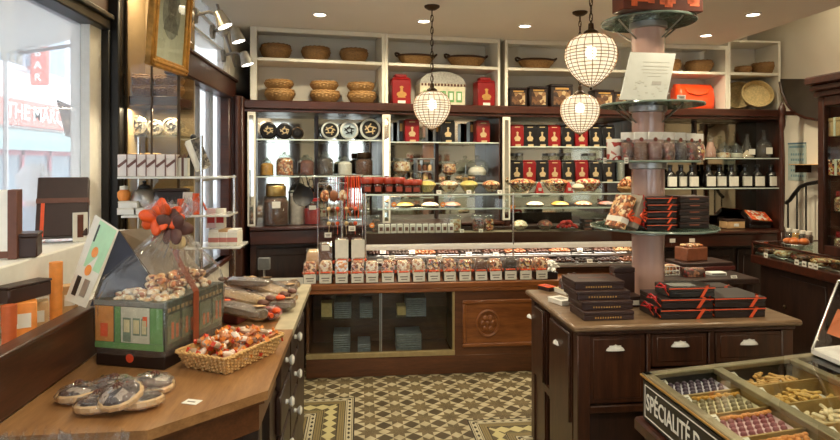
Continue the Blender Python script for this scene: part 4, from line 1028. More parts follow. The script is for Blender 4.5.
for i, (x, l) in enumerate(((539,'red cone standing for a reflection between the first and second wide candy bowls'),(568.5,'red cone standing for a reflection between the second and third wide candy bowls'))):  # cones modelled in place of red reflections between the bowls
    q = atY(x, 204, KY+.06); t = thing('reflection_cone', 'packet', l, (q.x, q.y, TT), 0, 'red reflection cones'); MB().lathe([(.045,0),(.042,.01),(.02,.075),(.004,.095)], 4, Matrix.Rotation(PI/4, 4, 'Z')).build('cone', REDP, t); MB().box(-.012,.012,-.034,-.02,.02,.045).build('label', PAPER, t)
q = atY(578, 201, KY+.05); t = glass_bowl('small glass bowl of white curls in front of the third wide candy bowl', .06, .05, M('white_curls', lin(222,206,180), .5, var=.15, bump=.8, bscale=40), .03); t.location = (q.x, q.y, TT)
for i, (x, z) in enumerate(((439,201),(469,202),(500,201))):
    q = atY(x, z-3.5, KY+.02); price_card('price_tag', f'white price card on the glass case top, {ORD[i]} right of the red jars', (q.x, q.y, TT), .04, .03)
q = atY(628, 190, KY+.1); t = thing('candy_basket', 'basket', 'small basket of orange striped candies behind the left of the wrapped pole', (q.x, q.y, TT)); bowl_mb(.09, .05).build('bowl', WICK, t)
mb = MB()
for i in range(40): a = R.uniform(0,6.28); k = R.uniform(0,1)**.5; mb.sphere((.075*k*math.cos(a), .075*k*math.sin(a), .05+.07*(1-k*k)), .02, n=8)
mb.build('candies', SPECKO, t)['kind'] = 'stuff'

# ---------- candy packs in a row on the counter edge ----------
PACKM = [SPECKO, SPECKL, SPECK('pale_blue_sweets', [lin(206,214,222), lin(240,230,214), lin(222,150,90)], 55), SPECKO, SPECKL, SPECKO, SPECKL, SPECKL, SPECKM, SPECKO, SPECKM, BROWNS, SPECKO, TEA, SPECKM, SPECKO]
def candy_pack(label, fillm, h=.175, card=.075):
    t = thing('candy_pack', 'packet', label)
    w, d = .100, .1
    MB().cbox(0, 0, 0, w*.98, d*.96, h*.36, .006).build('base_tray', CHOCD, t)
    MB().loft([[Vector((sx*w/2*k, sy*d/2*k, z)) for sx, sy in ((-1,-1),(1,-1),(1,1),(-1,1))] for k, z in ((.96,h*.36),(1,h*.5),(.92,h*.85),(.6,h*.97))]).build('sweets', fillm, t)
    MB().box(-w*.46, w*.46, -d/2-.006, -d/2-.003, .006, card).build('label', PAPER, t)
    MB().box(-w*.3, w*.3, -d/2-.007, -d/2-.006, card*.55, card*.65).box(-w*.22, w*.26, -d/2-.007, -d/2-.006, card*.3, card*.38).build('print', bpy.data.materials['ink'], t)
    MB().tube([(-w*.56,-d*.2,h*.47),(-w*.3,-d*.55,h*.5),(w*.3,-d*.55,h*.5),(w*.56,-d*.2,h*.47)], .006).sphere((w*.58,-d*.3,h*.48), .013, n=8).build('ribbon', RIB, t)
    w2 = w*1.05
    MB().loft([[Vector((sx*w2/2*k, sy*d*.53*k2, z)) for sx, sy in ((-1,-1),(1,-1),(1,1),(-1,1))] for k, k2, z in ((1,1,h*.36),(1.02,1.02,h*.6),(.95,.9,h*.9),(.9,.2,h*1.02))], False, False).build('clear_wrap', CELLO, t)
    return t
PX = [310,326,341.7,357.5,372,388,403,418,433,448.7,464,479.7,494.5,509,524,539.5]
for i, x in enumerate(PX):
    q = atY(x, 284, CY+.055); t = candy_pack(f'cellophane candy pack with white label on the counter edge, {ORD[i]} from left', PACKM[i], .172+R.uniform(-.006,.006)); t.location = (q.x, CY+.055, CT+.001); t.rotation_euler.z = R.uniform(-.06,.06); t['group'] = 'candy packs along the counter edge'
for i, (x, h, m) in enumerate(((313,.25,KRAFT),(326,.3,BROWNS),(342,.33,SPECKL),(358,.33,SPECKL))):
    q = atY(x, 270, CY+.175); t = candy_pack(f'taller candy pack standing behind the front row at the left, {ORD[i]} from left', m, h, .06); t.location = (q.x, CY+.175, CT+.001); t['group'] = 'taller candy packs behind the front row'
    if i > 1: MB().box(-.052,.052,-.062,-.058,h*.55,h*.98).build('white_card', PAPER, t)
    if i == 1: MB().box(-.03,.03,-.062,-.058,h*.8,h*.95).build('white_card', PAPER, t)
# white ribbon rosette and dark bouquet bags at the end of the row
q = atY(551, 279, CY+.05); t = thing('ribbon_rosette', 'rosette', 'white curled ribbon rosette ending the row of candy packs', (q.x, q.y, CT+.001))
mb = MB()
for i in range(46):
    a = R.uniform(0,6.28); e = R.uniform(-.3,1.5); c = Vector((math.cos(a)*math.cos(e), math.sin(a)*math.cos(e), math.sin(e)))
    mb.tube([Vector((0,0,.07))+c*.02, Vector((0,0,.075))+c*.05+Vector((0,0,.012)), Vector((0,0,.075))+c*.072], [.006,.013,.005], 5)
mb.build('loops', WHITE, t); MB().cbox(0,0,0,.09,.08,.06,.006).build('box', CHOCD, t)
# sweet sticks stand and hanging liquorice at the left of the case
q = atY(342, 225, CY+.27); o = thing('lollipop_stand', 'stand', 'chrome stand of clear wrapped lollipops above the taller candy packs', (q.x, CY+.30, CT+.001))
MB().cyl((0,0), .012, 0, .62, 12).lathe([(.09,0),(.09,.008),(.012,.02)], 24).build('post', CHROME, o)
mb = MB()
for z in (.34,.46): mb.box(-.16,.16,-.06,.06,z,z+.006,.002)
mb.build('rack_shelf', GLASSD, o)
for z in (.346,.466):
    for i in range(9):
        x = -.145+i*.036; yy = -.03+.04*(i % 2)
        l = MB(); l.tube([(x,yy,z),(x+R.uniform(-.008,.008),yy,z+.075)], .0025, 5); l.sphere((x,yy,z+.088), .017, 1, .7, 1, 8)
        l.build('lollipop', [CELLOF, PASTRY, BROWNS, RIB][i % 4], o)
for i, (x, y) in enumerate(((328,237.5),(352,231))):
    q2 = atY(x, y, CY+.225); price_card('price_tag', ('white price card on the left of the lollipop stand','white price card on the right of the lollipop stand')[i], (q2.x, q2.y, q2.z), .055, .04, 0, 0)
mb = None
q = atY(353, 180, CY+.34); o = thing('liquorice_bundle', 'sweets', 'bundle of long red liquorice laces hanging left of the glass case', (q.x, CY+.34, 1.52))
MB().tube([(-.10,0,.03),(.08,0,.03)], .006).tube([(.08,0,.03),(.08,.02,-.8)], .006).build('rail', CHROME, o)
for i in range(10):
    x = -.06+i*.013; l = MB(); L = R.uniform(.2,.34)
    l.tube([(x,0,.03),(x+R.uniform(-.006,.006),-.012,-.08),(x+R.uniform(-.01,.01),-.01,-L)], .0045, 5); l.build('lace', [REDP, RIB, M('amber_lace', lin(170,90,44), .35) if i == 2 else ORANGE][i % 3], o)
for i, (x, m) in enumerate(((325,SPECKO),(334,CHOCM),(343,SPECKL))):
    q = atY(x, 203, CY+.34); t = thing('hanging_sweet_bag', 'bag', f'small clear sweet bag hanging above the lollipop stand, {ORD[i]} from left', (q.x, CY+.34, 1.33), 0, 'hanging sweet bags')
    MB().sphere((0,0,.05), .045, .8, .5, 1.1, 12, None, .003).build('sweets', m, t); MB().loft([[Vector((.04*k*math.cos(a*PI/6), .025*k*math.sin(a*PI/6), z)) for a in range(12)] for k, z in ((1.05,.08),(.3,.115),(.8,.15))], False, False).build('gathered_top', CELLOF, t)
o = thing('hanging_rail', 'rail', 'thin chrome rail holding the small clear sweet bags', (0,0,0)); a = atY(318, 190, CY+.34); b = atY(347, 190, CY+.34); MB().tube([(a.x, a.y, 1.485),(b.x, b.y, 1.485)], .005).tube([(a.x,a.y,1.485),(a.x,a.y+.0,CT)], .005).build('bar', CHROME, o)
# ================= LEFT: WINDOW DISPLAY =================
# white plinth in the window
o = thing('window_plinth', 'display plinth', 'long white display plinth standing in the shop window', (0,0,0)); MB().box(XW+.01, -1.20, 1.0, 3.3, 1.061, 1.30, .006).build('plinth', WHITE, o)
# leaning brown box on an acrylic easel
q = atZ(62, 256, 1.301); o = thing('brown_gift_box', 'gift box', 'large brown chocolate box leaning on an easel in the shop window', (-1.31, atX(62, 230, -1.31).y, 1.301), math.radians(18))
T = Matrix.Rotation(math.radians(-17), 4, 'X')
MB().cbox(0,0,.02,.2,.06,.27,.004,T).build('box', CHOC, o); MB().cbox(0,-.001,.17,.203,.063,.022,0,T).build('ribbon', RIBBR, o); MB().cbox(-.075,-.001,.02,.014,.063,.15,0,T).build('printed_stripe', RIB, o)
MB().box(-.07,.07,-.06,.07,0,.006).box(-.07,.07,.04,.046,0,.16).build('easel', ACRYL, o)
o = thing('brown_base_box', 'box', 'low brown box lying below the leaning chocolate box in the window', (-1.30, 2.37, 1.301), math.radians(18)); MB().cbox(0,0,0,.2,.11,.075,.004).build('box', CHOC, o); MB().cbox(0,0,.075,.204,.114,.014,.003).build('lid', CHOC, o)
q = atX(3, 240, -1.33); o = thing('white_gift_box', 'gift box', 'tall white box with brown side strap at the left picture edge', (-1.31, q.y-.06, 1.301), math.radians(15)); MB().cbox(0,0,0,.12,.07,.25,.004).build('box', WHITE, o); MB().cbox(.05,-.002,0,.03,.075,.252,.002).box(-.061,.061,-.038,.038,.005,.03).build('strap', RIBBR, o)
q = atX(79, 235, -1.24); o = thing('chocolate_card', 'card', 'small folded card with orange stripe beside the leaning chocolate box', (-1.235, q.y, 1.301), math.radians(40)); MB().box(-.03,.03,-.002,.002,0,.13).build('card', PAPER, o); MB().box(-.012,.012,-.004,-.002,.02,.12).build('stripe', RIBBR, o)
# lower items behind the riser
for x, y0, y1, m, l in ((56,325,262,ORANGEL,'tall pale orange tube standing behind the window riser'),(9,350,305,M('rust_tube', lin(196,96,52), .45),'rust-coloured tube at the left edge behind the window riser')):
    q = atX(x, y0, -1.13); q2 = atX(x, y1, -1.13); o = thing('paper_tube', 'tube', l, (q.x, q.y, 1.061)); hh = q2.z-1.061; MB().lathe([(.021,0),(.021,hh*.55),(.0001,hh*.55)], 24).build('body', m, o); MB().lathe([(.0225,hh*.5),(.0225,hh),(.0001,hh+.001)], 24).build('cap', m, o)
for x, w, hgt, l, m in ((22,.085,.12,'orange carton behind the window riser, nearest the left picture edge',ORANGEL),(37,.07,.1,'pale kraft carton behind the window riser, middle of three',KRAFT),(69,.06,.11,'little pale kraft carton behind the riser beside the shop-front gift box',KRAFT)):
    q = atX(x, 320, -1.14); o = thing('small_carton', 'box', l, (q.x, q.y, 1.061), .5); MB().cbox(0,0,0,w,.06,hgt,.003).build('carton', m, o); MB().box(-w*.3,w*.3,-.0315,-.03,hgt*.3,hgt*.7).build('label', PAPER, o)
q = atX(24, 275, -1.15); o = thing('flat_brown_box', 'box', 'flat dark brown box lying low in the window under the white plinth edge', (q.x, q.y, 1.061+.121), math.radians(70)); MB().cbox(0,0,0,.17,.06,.05,.004).build('box', CHOC, o); MB().cbox(0,0,.05,.174,.064,.008,.003).build('lid', CHOC, o)
MB().cbox(0,0,-.121,.16,.055,.12,.003).build('riser', ACRYL, o)

# ================= CORNER CABINET (built in place of the pier mirror) AND GLASS SHELVES =================
o = thing('mirror_standin_cabinet', 'cabinet', 'tall glass-fronted cabinet built in place of a mirror pier beside the shop window', (0,0,0))
CX0, CX1, CF = XW+.085, XL+.015, 3.655
BROWNB = M('standin_tobacco_back', lin(150,130,100), .6, var=.15, scale=4)
MB().box(CX0, CX1, 3.96, 3.975, .0, 2.8).box(CX0-.0, CX0+.012, CF, 3.96, 0, 2.8).box(CX1-.012, CX1, CF, 3.96, 0, .9).box(CX0, CX1, CF, 3.96, 0, .9).build('carcass', BROWNB, o)
lamp('added_cabinet_fill', 'AREA', ((CX0+CX1)/2, CF+.06, 2.77), 8, (1,.88,.64), o, shape='RECTANGLE', size=.25).data.size_y = .04  # both area lights added to brighten the dark cabinet interior
lamp('added_cabinet_fill', 'AREA', ((CX0+CX1)/2, CF+.04, 1.97), 5, (1,.88,.64), o, shape='RECTANGLE', size=.25).data.size_y = .04
MB().box(CX0+.012, CX1-.012, CF, CF+.004, .9, 2.8).box(CX1-.005, CX1-.001, CF+.01, 3.95, .9, 2.8).build('standin_glass_front', THIN('standin_smoky_glass', (.93,.89,.82), 1.5, 1.0), o)
MB().box(CX1-.165, CX1-.155, CF-.004, CF+.006, .9, 2.5).box(CX0, CX0+.014, CF-.006, CF+.008, .9, 2.8).box(CX1-.014, CX1, CF-.006, CF+.008, .9, 2.8).build('glass_joint', BRONZE, o)
MB().box(CX0+.012, CX1-.012, CF+.02, 3.96, 1.99, 2.045, .004).build('beam', MAHOG, o)
for z in (1.815, 1.575): MB().box(CX0+.012, CX1-.012, CF+.02, 3.96, z-.01, z).build('glass_shelf', GLASSD, o)
for x, s, l in ((141,.9,'round basket standing for a reflection behind the corner glass, left'),(169,.72,'round basket standing for a reflection behind the corner glass, right')):  # baskets and jars modelled in place of the pier mirror's reflection
    for k in range(2):
        q = atY(x, 90, 3.84); dup(KB2.root, (q.x, q.y, 2.047+k*.062), R.uniform(0,3), l+(', bottom of its pair',', top of its pair')[k], 'reflection baskets behind the corner glass', (s,s,.8))
SILV = M('silver_foil', lin(196,190,178), .25, .8, var=.25, scale=30)
for x, s, l in ((138,.062,'silver round jar standing for a reflection in the corner cabinet, left of three'),(156,.05,'smaller silver round jar standing for a reflection in the corner cabinet, middle of three'),(172,.056,'silver round jar standing for a reflection in the corner cabinet, right of three')):
    q = atY(x, 128, 3.78); t = tilted_jar(l, s, .1, SILV, SILV); t.location = (q.x, q.y, 1.816)
for x, w, l in ((133,.09,'low kraft carton standing for a reflection on the corner cabinet shelf behind the white ribboned boxes, left'),(153,.07,'low kraft carton standing for a reflection on the corner cabinet shelf behind the white ribboned boxes, right')):
    q = atY(x, 150, 3.75); t = thing('kraft_carton', 'box', l, (q.x, q.y, 1.576)); MB().cbox(0,0,0,w,.08,.12,.003).build('carton', PAPER, t); MB().cbox(0,0,.12,w*1.03,.083,.012,.003).build('lid', KRAFT, t)

GY0, GY1 = 3.36, 3.60; LT_ = .9015
SHX0 = atY(117, 170, GY0).x; SHX1 = atY(231, 170, GY0).x
o = thing('glass_shelf_stand', 'shelf', 'white glass shelf stand in the corner beside the side window', (0,0,0))
MB().box(SHX0, SHX1-.02, GY0, GY1, 1.565, 1.577, .002).build('shelf', M('milk_glass', lin(226,226,220), .15, coat=.5), o)
MB().box(SHX0+.02, SHX1-.01, GY0, GY1, 1.355, 1.367, .002).build('shelf', bpy.data.materials['milk_glass'], o)
MB().box(SHX1-.26, SHX1+.05, GY0, GY1, 1.18, 1.192, .002).build('shelf', bpy.data.materials['milk_glass'], o)
MB().cyl((SHX1-.16, GY0+.012), .009, LT_, 1.8, 12).cyl((SHX0+.03, GY1-.012), .009, 1.061, 1.8, 12).cyl((SHX1-.03, GY1-.012), .009, LT_, 1.58, 12).build('chrome_post', CHROME, o)
# six white boxes with a diagonal brown ribbon
def ribbon_box(label, w, d, h):
    t = thing('ribboned_box', 'gift box', label)
    MB().cbox(0,0,0,w,d,h*.8,.002).build('box', M('pinkish_white_card', lin(232,222,216), .5, var=.03) if 'pinkish_white_card' not in bpy.data.materials else bpy.data.materials['pinkish_white_card'], t)
    MB().cbox(0,0,h*.8,w*1.02,d*1.02,h*.2,.002).build('lid', bpy.data.materials['pinkish_white_card'], t)
    a = math.atan2(h*.35, w)
    MB().box(-w*.56,w*.56,-d/2-.003,-d/2-.001,-.006,.008,0,Matrix.Translation((0,0,h*.58)) @ Matrix.Rotation(-a,4,'Y')).box(w*.4,w*.5,-d/2-.003,-d/2-.0012,0,h).box(-w/2-.002,w/2+.002,-.006,.006,h,h+.002).build('ribbon', RIBBR, t)
    return t
KRB = Kind(ribbon_box('x', .052, .07, .118))
for i, x in enumerate((125,134.5,144,153.5,163,173)):
    q = atY(x, 165, GY0+.06); KRB.put((q.x, q.y, 1.578), 0, f'white box with brown diagonal ribbon on the upper corner shelf, {ORD[i]} from left', 'white ribboned boxes')
q = atY(184, 165, GY0+.08); o = thing('ribbon_spool_box', 'box', 'small white box with brown bow at the end of the white ribboned boxes', (q.x, q.y, 1.578)); MB().cbox(0,0,0,.05,.05,.1,.002).build('box', PAPER, o); MB().cbox(0,-.001,0,.012,.054,.102,0).tube([(-.02,-.03,.1),(-.01,-.035,.115),(0,-.03,.1),(.012,-.035,.118),(.02,-.03,.1)], .005).build('bow', RIBBR, o)
q = atY(190, 165, GY0+.15); o = thing('dark_flask', 'bottle', 'slender dark flask behind the small bowed box', (q.x, q.y, 1.578)); MB().lathe([(.022,0),(.024,.08),(.01,.12),(.01,.16),(.0001,.162)], 18).build('body', BLACK, o); MB().lathe([(.013,.15),(.013,.175),(.0001,.177)], 14).build('cap', STEEL, o)
q = atY(203, 172, GY0+.06); o = thing('leaning_box', 'box', 'white box with dark ornate face leaning at the end of the corner shelf', (q.x, q.y, 1.606), math.radians(20)); T = Matrix.Rotation(math.radians(-20), 4, 'Y') @ Matrix.Rotation(math.radians(-8), 4, 'X')
MB().cbox(0,0,.01,.065,.09,.17,.003,T).build('box', PAPER, o); MB().cbox(.02,-.003,.012,.05,.09,.165,.002,T).build('ornate_face', SPECK('ornate_print', [lin(120,110,96), lin(90,82,72), lin(160,150,134), lin(70,62,56)], 70), o); MB().sphere((-.05,0,.185), .018).build('bow', BLACK, o)
# second shelf: white cartons, lamp-like jar, dark box, tubes
for i, (x, k) in enumerate(((130,0),(131,1),(144,0))):
    q = atY(x, 205, GY0+.1); t = thing('white_carton', 'box', f'flat white carton on the second corner shelf, {("bottom of the left pair","top of the left pair","single one by the flower bow")[i]}', (q.x, q.y, 1.368+k*.037), 0, 'flat white cartons'); MB().cbox(0,0,0,.1 if i < 2 else .075,.1,.028,.002).build('carton', WHITE, t); MB().cbox(0,0,.028,.102 if i < 2 else .077,.102,.008,.002).build('lid', PAPER, t)
q = atY(124, 188, GY0+.12); o = thing('orange_jar', 'jar', 'small orange glass jar with pale lid above the flat white cartons', (q.x, q.y, 1.442)); MB().lathe([(.026,0),(.034,.02),(.034,.045),(.02,.06)], 20).build('body', ORANGEL, o); MB().lathe([(.022,.06),(.022,.08),(.0001,.082)], 16).build('lid', PAPER, o)
q = atY(146, 190, GY0+.18); o = thing('grey_teapot', 'teapot', 'rounded grey pot standing behind the flower bow', (q.x, GY0+.155, 1.368)); MB().lathe([(.04,0),(.07,.03),(.078,.07),(.06,.12),(.03,.14)], 24).build('body', STEEL, o); MB().lathe([(.034,.14),(.03,.155),(.008,.165),(.012,.18),(.0001,.184)], 16).build('lid', BLACK, o)
q = atY(172, 190, GY0+.17); o = thing('dark_hamper', 'box', 'dark rectangular box behind the orange tubes', (q.x, q.y, 1.368)); MB().cbox(0,0,0,.17,.08,.05,.003).build('white_base', WHITE, o); MB().cbox(0,0,.05,.175,.085,.075,.004).build('box', CHOCD, o); MB().cbox(0,0,.125,.178,.088,.012,.003).build('lid', CHOC, o)
for x, hgt, l in ((181,.085,'short orange tube with ribbon on the second corner shelf'),(196,.115,'taller orange tube with ribbon tails on the second corner shelf')):
    q = atY(x, 210, GY0+.05); t = thing('orange_tube', 'tube', l, (q.x, q.y, 1.368)); MB().lathe([(.018,0),(.018,hgt),(.0001,hgt+.001)], 20).build('tube', ORANGE, t); MB().lathe([(.02,hgt*.72),(.02,hgt*.8)], 20).tube([(.018,-.012,hgt*.75),(.045,-.02,hgt*.5),(.06,-.018,hgt*.2)], .006).build('ribbon', RIB, t)
q = atY(188, 209, GY0+.09); o = thing('white_pouch', 'bag', 'white paper pouch between the two orange tubes', (q.x, q.y, 1.368)); MB().loft([[Vector((.03*k*math.cos(a*PI/8), .02*k2*math.sin(a*PI/8), z)) for a in range(16)] for k, k2, z in ((.9,.9,0),(1,1,.04),(.95,.5,.1),(.9,.1,.12))]).build('pouch', PAPER, o); MB().box(-.012,.012,-.0215,-.019,.03,.06).build('label', RIBBR, o)
# third shelf: leaning packets
for i, x in enumerate((217,226,235)):
    q = atY(x, 238, GY0+.1); t = thing('leaning_packet', 'packet', f'white and red packet on the lowest corner shelf, {ORD[i]} from left', (q.x, q.y, 1.193), R.uniform(-.2,.2), 'packets on the lowest corner shelf')
    MB().cbox(0,0,0,.055,.12,.075,.002).build('carton', PAPER, t); MB().box(-.0285,.0285,-.0615,-.06,.02,.045).build('band', M('rose_print', lin(196,120,110), .6) if 'rose_print' not in bpy.data.materials else bpy.data.materials['rose_print'], t)
    MB().cbox(0,0,.075,.05,.115,.012,.002).build('lid', KRAFT if i % 2 else WHITE, t)
for i, x in enumerate((212,221)):
    q = atY(x, 215, GY0+.16); t = thing('upright_packet', 'packet', f'upright pale packet behind the leaning packets, {("left","right")[i]} one', (q.x, q.y, 1.281), 0, None); MB().cbox(0,0,0,.05,.05,.11,.002).build('carton', [PINKT, PAPER][i], t); MB().box(-.02,.02,-.0265,-.025,.03,.07).build('label', REDP, t)

# gilt picture frame hanging from the ceiling beam, facing into the shop
p0 = atX(144, 58, XL-.02); p1 = atX(181, 72, XL-.02)
fz = 2.165; fy0 = p0.y; fy1 = p1.y-.02; fh = .62; cy_ = (fy0+fy1)/2; W2 = (fy1-fy0)/2*.74
o = thing('framed_portrait', 'picture', 'gilt-framed portrait engraving hanging high beside the shop window', (XL+.0, cy_+.0, fz)); o.rotation_euler = (0, math.radians(4), math.radians(-8))
mb = MB(); b = .055
for (y0, y1, z0, z1) in ((-W2,W2,0,b),(-W2,W2,fh-b,fh),(-W2,-W2+b,0,fh),(W2-b,W2,0,fh)): mb.box(-.02, .02, y0, y1, z0, z1, .007).box(.015,.03,y0+.012 if y1-y0 > b*1.2 else y0+.018,y1-.012 if y1-y0 > b*1.2 else y1-.018,z0+.018 if z1-z0 < b*1.2 else z0+.012,z1-.018 if z1-z0 < b*1.2 else z1-.012,.006)
mb.build('frame', GILT, o)
MB().box(-.012, .004, -W2+b, W2-b, b, fh-b).build('mount', M('old_mount', lin(206,204,182), .7, var=.06), o)
FM = Matrix.Translation((.0045,0,0)) @ Matrix.Rotation(PI/2,4,'Z') @ UPR
MB().prism([(.105*math.cos(t*PI/14), .325+.15*math.sin(t*PI/14)) for t in range(28)], 0, .0008, FM).build('oval_ground', M('engraved_oval', lin(150,150,138), .7, var=.3, scale=28), o)
hd = MB(); ov = lambda cx, cz, rx, rz: hd.prism([(cx+rx*math.cos(t*PI/9), cz+rz*math.sin(t*PI/9)) for t in range(18)], 0, .0016, FM)
ov(0,.37,.038,.05); ov(0,.41,.05,.02); ov(-.03,.36,.02,.05); ov(.032,.36,.02,.05)
hd.prism([(-.085,.215),(.085,.215),(.075,.27),(.03,.31),(-.03,.31),(-.075,.27)], 0, .0014, FM)
hd.build('portrait', M('engraving', lin(110,108,98), .7, var=.4, scale=40), o)
MB().box(.006,.008,-W2+b,W2-b,b,fh-b).build('glass', GLASS, o)
MB().tube([(-.01,-W2*.6,fh),(-.01,0,ZC-fz)], .003).tube([(-.01,W2*.6,fh),(-.01,0,ZC-fz)], .003).build('hanging_wire', BLACKM, o)

# spot lamps on the side wall
def spot_lamp(label, loc, rz, el):
    t = thing('spot_lamp', 'wall lamp', label, loc, rz)
    MB().lathe([(.05,0),(.05,.02),(.0001,.022)], 20, Matrix.Rotation(PI/2, 4, 'Y')).build('wall_plate', STEEL, t)
    MB().tube([(0,0,0),(.10,0,.03),(.17,0,.0)], .011, 8).build('arm', STEEL, t)
    T = Matrix.Translation((.18,0,-.02)) @ Matrix.Rotation(math.radians(el), 4, 'Y')
    MB().lathe([(.018,.06),(.03,.055),(.036,.02),(.052,-.05),(.048,-.05),(.03,.02),(.0001,.03)], 20, T).build('lamp_head', M('nickel', lin(190,188,180), .3, .7) if 'nickel' not in bpy.data.materials else bpy.data.materials['nickel'], t)
    MB().lathe([(.044,-.046),(.03,-.05),(.0001,-.052)], 18, T).build('lens', SPOTG, t)
    l = lamp('spot_lamp_light', 'SPOT', T @ Vector((0,0,-.07)), 8, (1,.9,.75), t, .03, (0, math.radians(el), 0), spot_size=math.radians(110), spot_blend=.6)
for x, y, l in ((193,22,'nickel spot lamp on the side wall, nearest the gilt frame'),(211,38,'nickel spot lamp on the side wall, middle one'),(222,62,'nickel spot lamp on the side wall just above the dark header')):
    q = atX(x, y-6, XL); spot_lamp(l, (XL+.001, q.y, q.z), 0, R.choice((-18,-25,-12)))
q = atX(216, 22, XL); o = thing('lamp_rail', 'rail', 'jointed nickel rail of the spot lamps on the side wall', (XL+.02, q.y, q.z)); MB().tube([(0,-.55,.24),(.02,-.2,.14),(.02,.1,-.05),(.02,.5,-.25)], .012, 8).build('rail', STEEL, o); MB().sphere((.02,-.2,.14), .04).sphere((.02,.1,-.05), .035).build('joint', bpy.data.materials['nickel'], o)
for k in (-.2,.1): MB().tube([(-.02,k,.14 if k < 0 else -.05),(.02,k,.14 if k < 0 else -.05)], .008).build('bracket', STEEL, o)

# ================= LEFT COUNTER =================
LT = .90
poly = [(-.302,2.02),(-.593,1.75),(-1.03,1.75),(-1.03,3.76),(-.302,3.76)]
ins = [(-.335,2.045),(-.605,1.795),(-1.028,1.795),(-1.028,2.45),(-.335,2.45)]
o = thing('left_counter', 'counter', 'oak-topped dark counter with knobbed drawers and a chamfered corner at the left', (0,0,0))
MB().prism(poly, LT-.03, LT).build('worktop', OAK, o)
MB().prism([(x, y) for x, y in [(-.315,2.028),(-.597,1.765),(-1.03,1.765),(-1.03,3.74),(-.315,3.74)]], LT-.045, LT-.03).prism(ins, LT-.14, LT-.045).build('apron', CHESTD, o)
MB().prism([(-.36,2.45),(-1.028,2.45),(-1.028,3.72),(-.36,3.72)], .06, LT-.046).prism([(-.62,1.86),(-1.028,1.86),(-1.028,2.44),(-.62,2.44)], .06, LT-.14).build('carcass', DARKW, o)
for px_, py_ in ((-.37,2.08),(-.61,1.83)): MB().box(px_-.03, px_+.03, py_-.0, py_+.06, 0, LT-.14, .004).build('leg', DARKW, o)
MB().box(-.40,-.345,2.44,3.70,0,.07).build('plinth', DARKW, o)
for yc in (2.775, 3.14):
    for zc in (.755, .565, .375, .185):
        dr = MB().box(-.36, -.335, yc-.165, yc+.165, zc-.082, zc+.082, .006).build('drawer', DARKW, o)
        MB().lathe([(.012,0),(.010,.012),(.022,.022),(.024,.03),(.014,.038),(.0001,.039)], 18, Matrix.Translation((-.335, yc, zc)) @ Matrix.Rotation(PI/2, 4, 'Y')).build('knob', PORC, dr)
MB().box(-.36,-.338,3.33,3.70,.09,LT-.15,.006).build('end_panel', DARKW, o)
MB().box(-.385,-.300,2.75,3.762,LT-.031,LT+.0015,.001).build('painted_sheen_strip', M('pale_sheen', lin(206,194,164), .3, var=.12, scale=14, coat=.3), o)  # window reflection on the worktop, put in as a pale coloured strip

# price card on the counter
q = atZ(192, 402, LT+.001); o = thing('price_tag', 'price tag', 'small white price card lying on the oak counter before the wicker candy tray', q, math.radians(-20)); MB().box(-.026,.026,-.018,.018,0,.0012).build('card', WHITE, o); MB().box(-.015,.012,-.004,.002,.0012,.0016).build('print', bpy.data.materials['ink'], o)

# six cellophane-wrapped tartlets
def tartlet(label, r=.06):
    t = thing('wrapped_tartlet', 'tart', label)
    MB().lathe([(r*.78,0),(r*.98,.008),(r,.02),(r*.93,.024),(.0001,.022)], 30, wob=lambda i, j: .0018*(-1)**j).build('pastry', PASTRY, t)
    MB().lathe([(r*.9,.022),(r*.82,.030),(r*.45,.036),(.0001,.037)], 24, wob=lambda i, j: R.uniform(-.002,.002)).build('filling', SPECK('tart_filling', [lin(58,38,32), lin(40,27,24), lin(84,56,46), lin(176,160,146), lin(52,34,30)], 38) if 'tart_filling' not in bpy.data.materials else bpy.data.materials['tart_filling'], t)
    mb = MB(); rings = []
    for k, z in ((1.02,.002),(1.06,.02),(.92,.034),(.55,.041),(.2,.045),(.08,.052)):
        rings.append([Vector((r*k*math.cos(2*PI*a/28)*(1+.03*math.sin(a*5.3+z*200)), r*k*math.sin(2*PI*a/28)*(1+.03*math.sin(a*7.7)), z+.003*math.sin(a*4.1+k*9))) for a in range(28)])
    mb.loft(rings, False, False)
    mb.build('cellophane', CELLOF, t)
    mb = MB()
    for k in range(7): a = k*.9; mb.tube([(0,0,.047),(r*.12*math.cos(a), r*.12*math.sin(a), .054),(r*.24*math.cos(a), r*.24*math.sin(a), .048)], [.0015,.003,.002], 5)
    mb.build('twisted_tie', RIBBR, t)
    return t
KT_ = Kind(tartlet('x'))
for x, y, z, l, rt in ((79.5,396,0,'leftmost cellophane-wrapped tartlet on the oak counter',(-.1,-.05,.3)),(113,389,.004,'wrapped tartlet at the back left of the six, before the brown box base',(.12,.0,1.2)),(153,386,.004,'wrapped tartlet at the back right of the six on the oak counter',(.1,-.12,2.2)),
                    (98,407,0,'wrapped tartlet nearest the counter front, left of the front pair',(.12,.05,3.1)),(142,403,.0,'wrapped tartlet at the front right of the six on the oak counter',(.14,-.06,4.0)),(122,397,.03,'wrapped tartlet resting on the others in the middle of the six',(.2,.25,5.0))):
    q = atZ(x, y+3, LT+z+.002); KT_.put(q, 0, l, 'wrapped tartlets', 1.08, rt)

# ---------- shop-front gift box ----------
q = Vector((-.70, 2.243, LT+.001)); RZ = math.radians(-18)
HW, HD, HB, HH = .295, .40, .068, .175
o = thing('gift_house', 'gift box', 'cellophane-wrapped gift box shaped like a green shop front, filled with sweets', q, RZ)
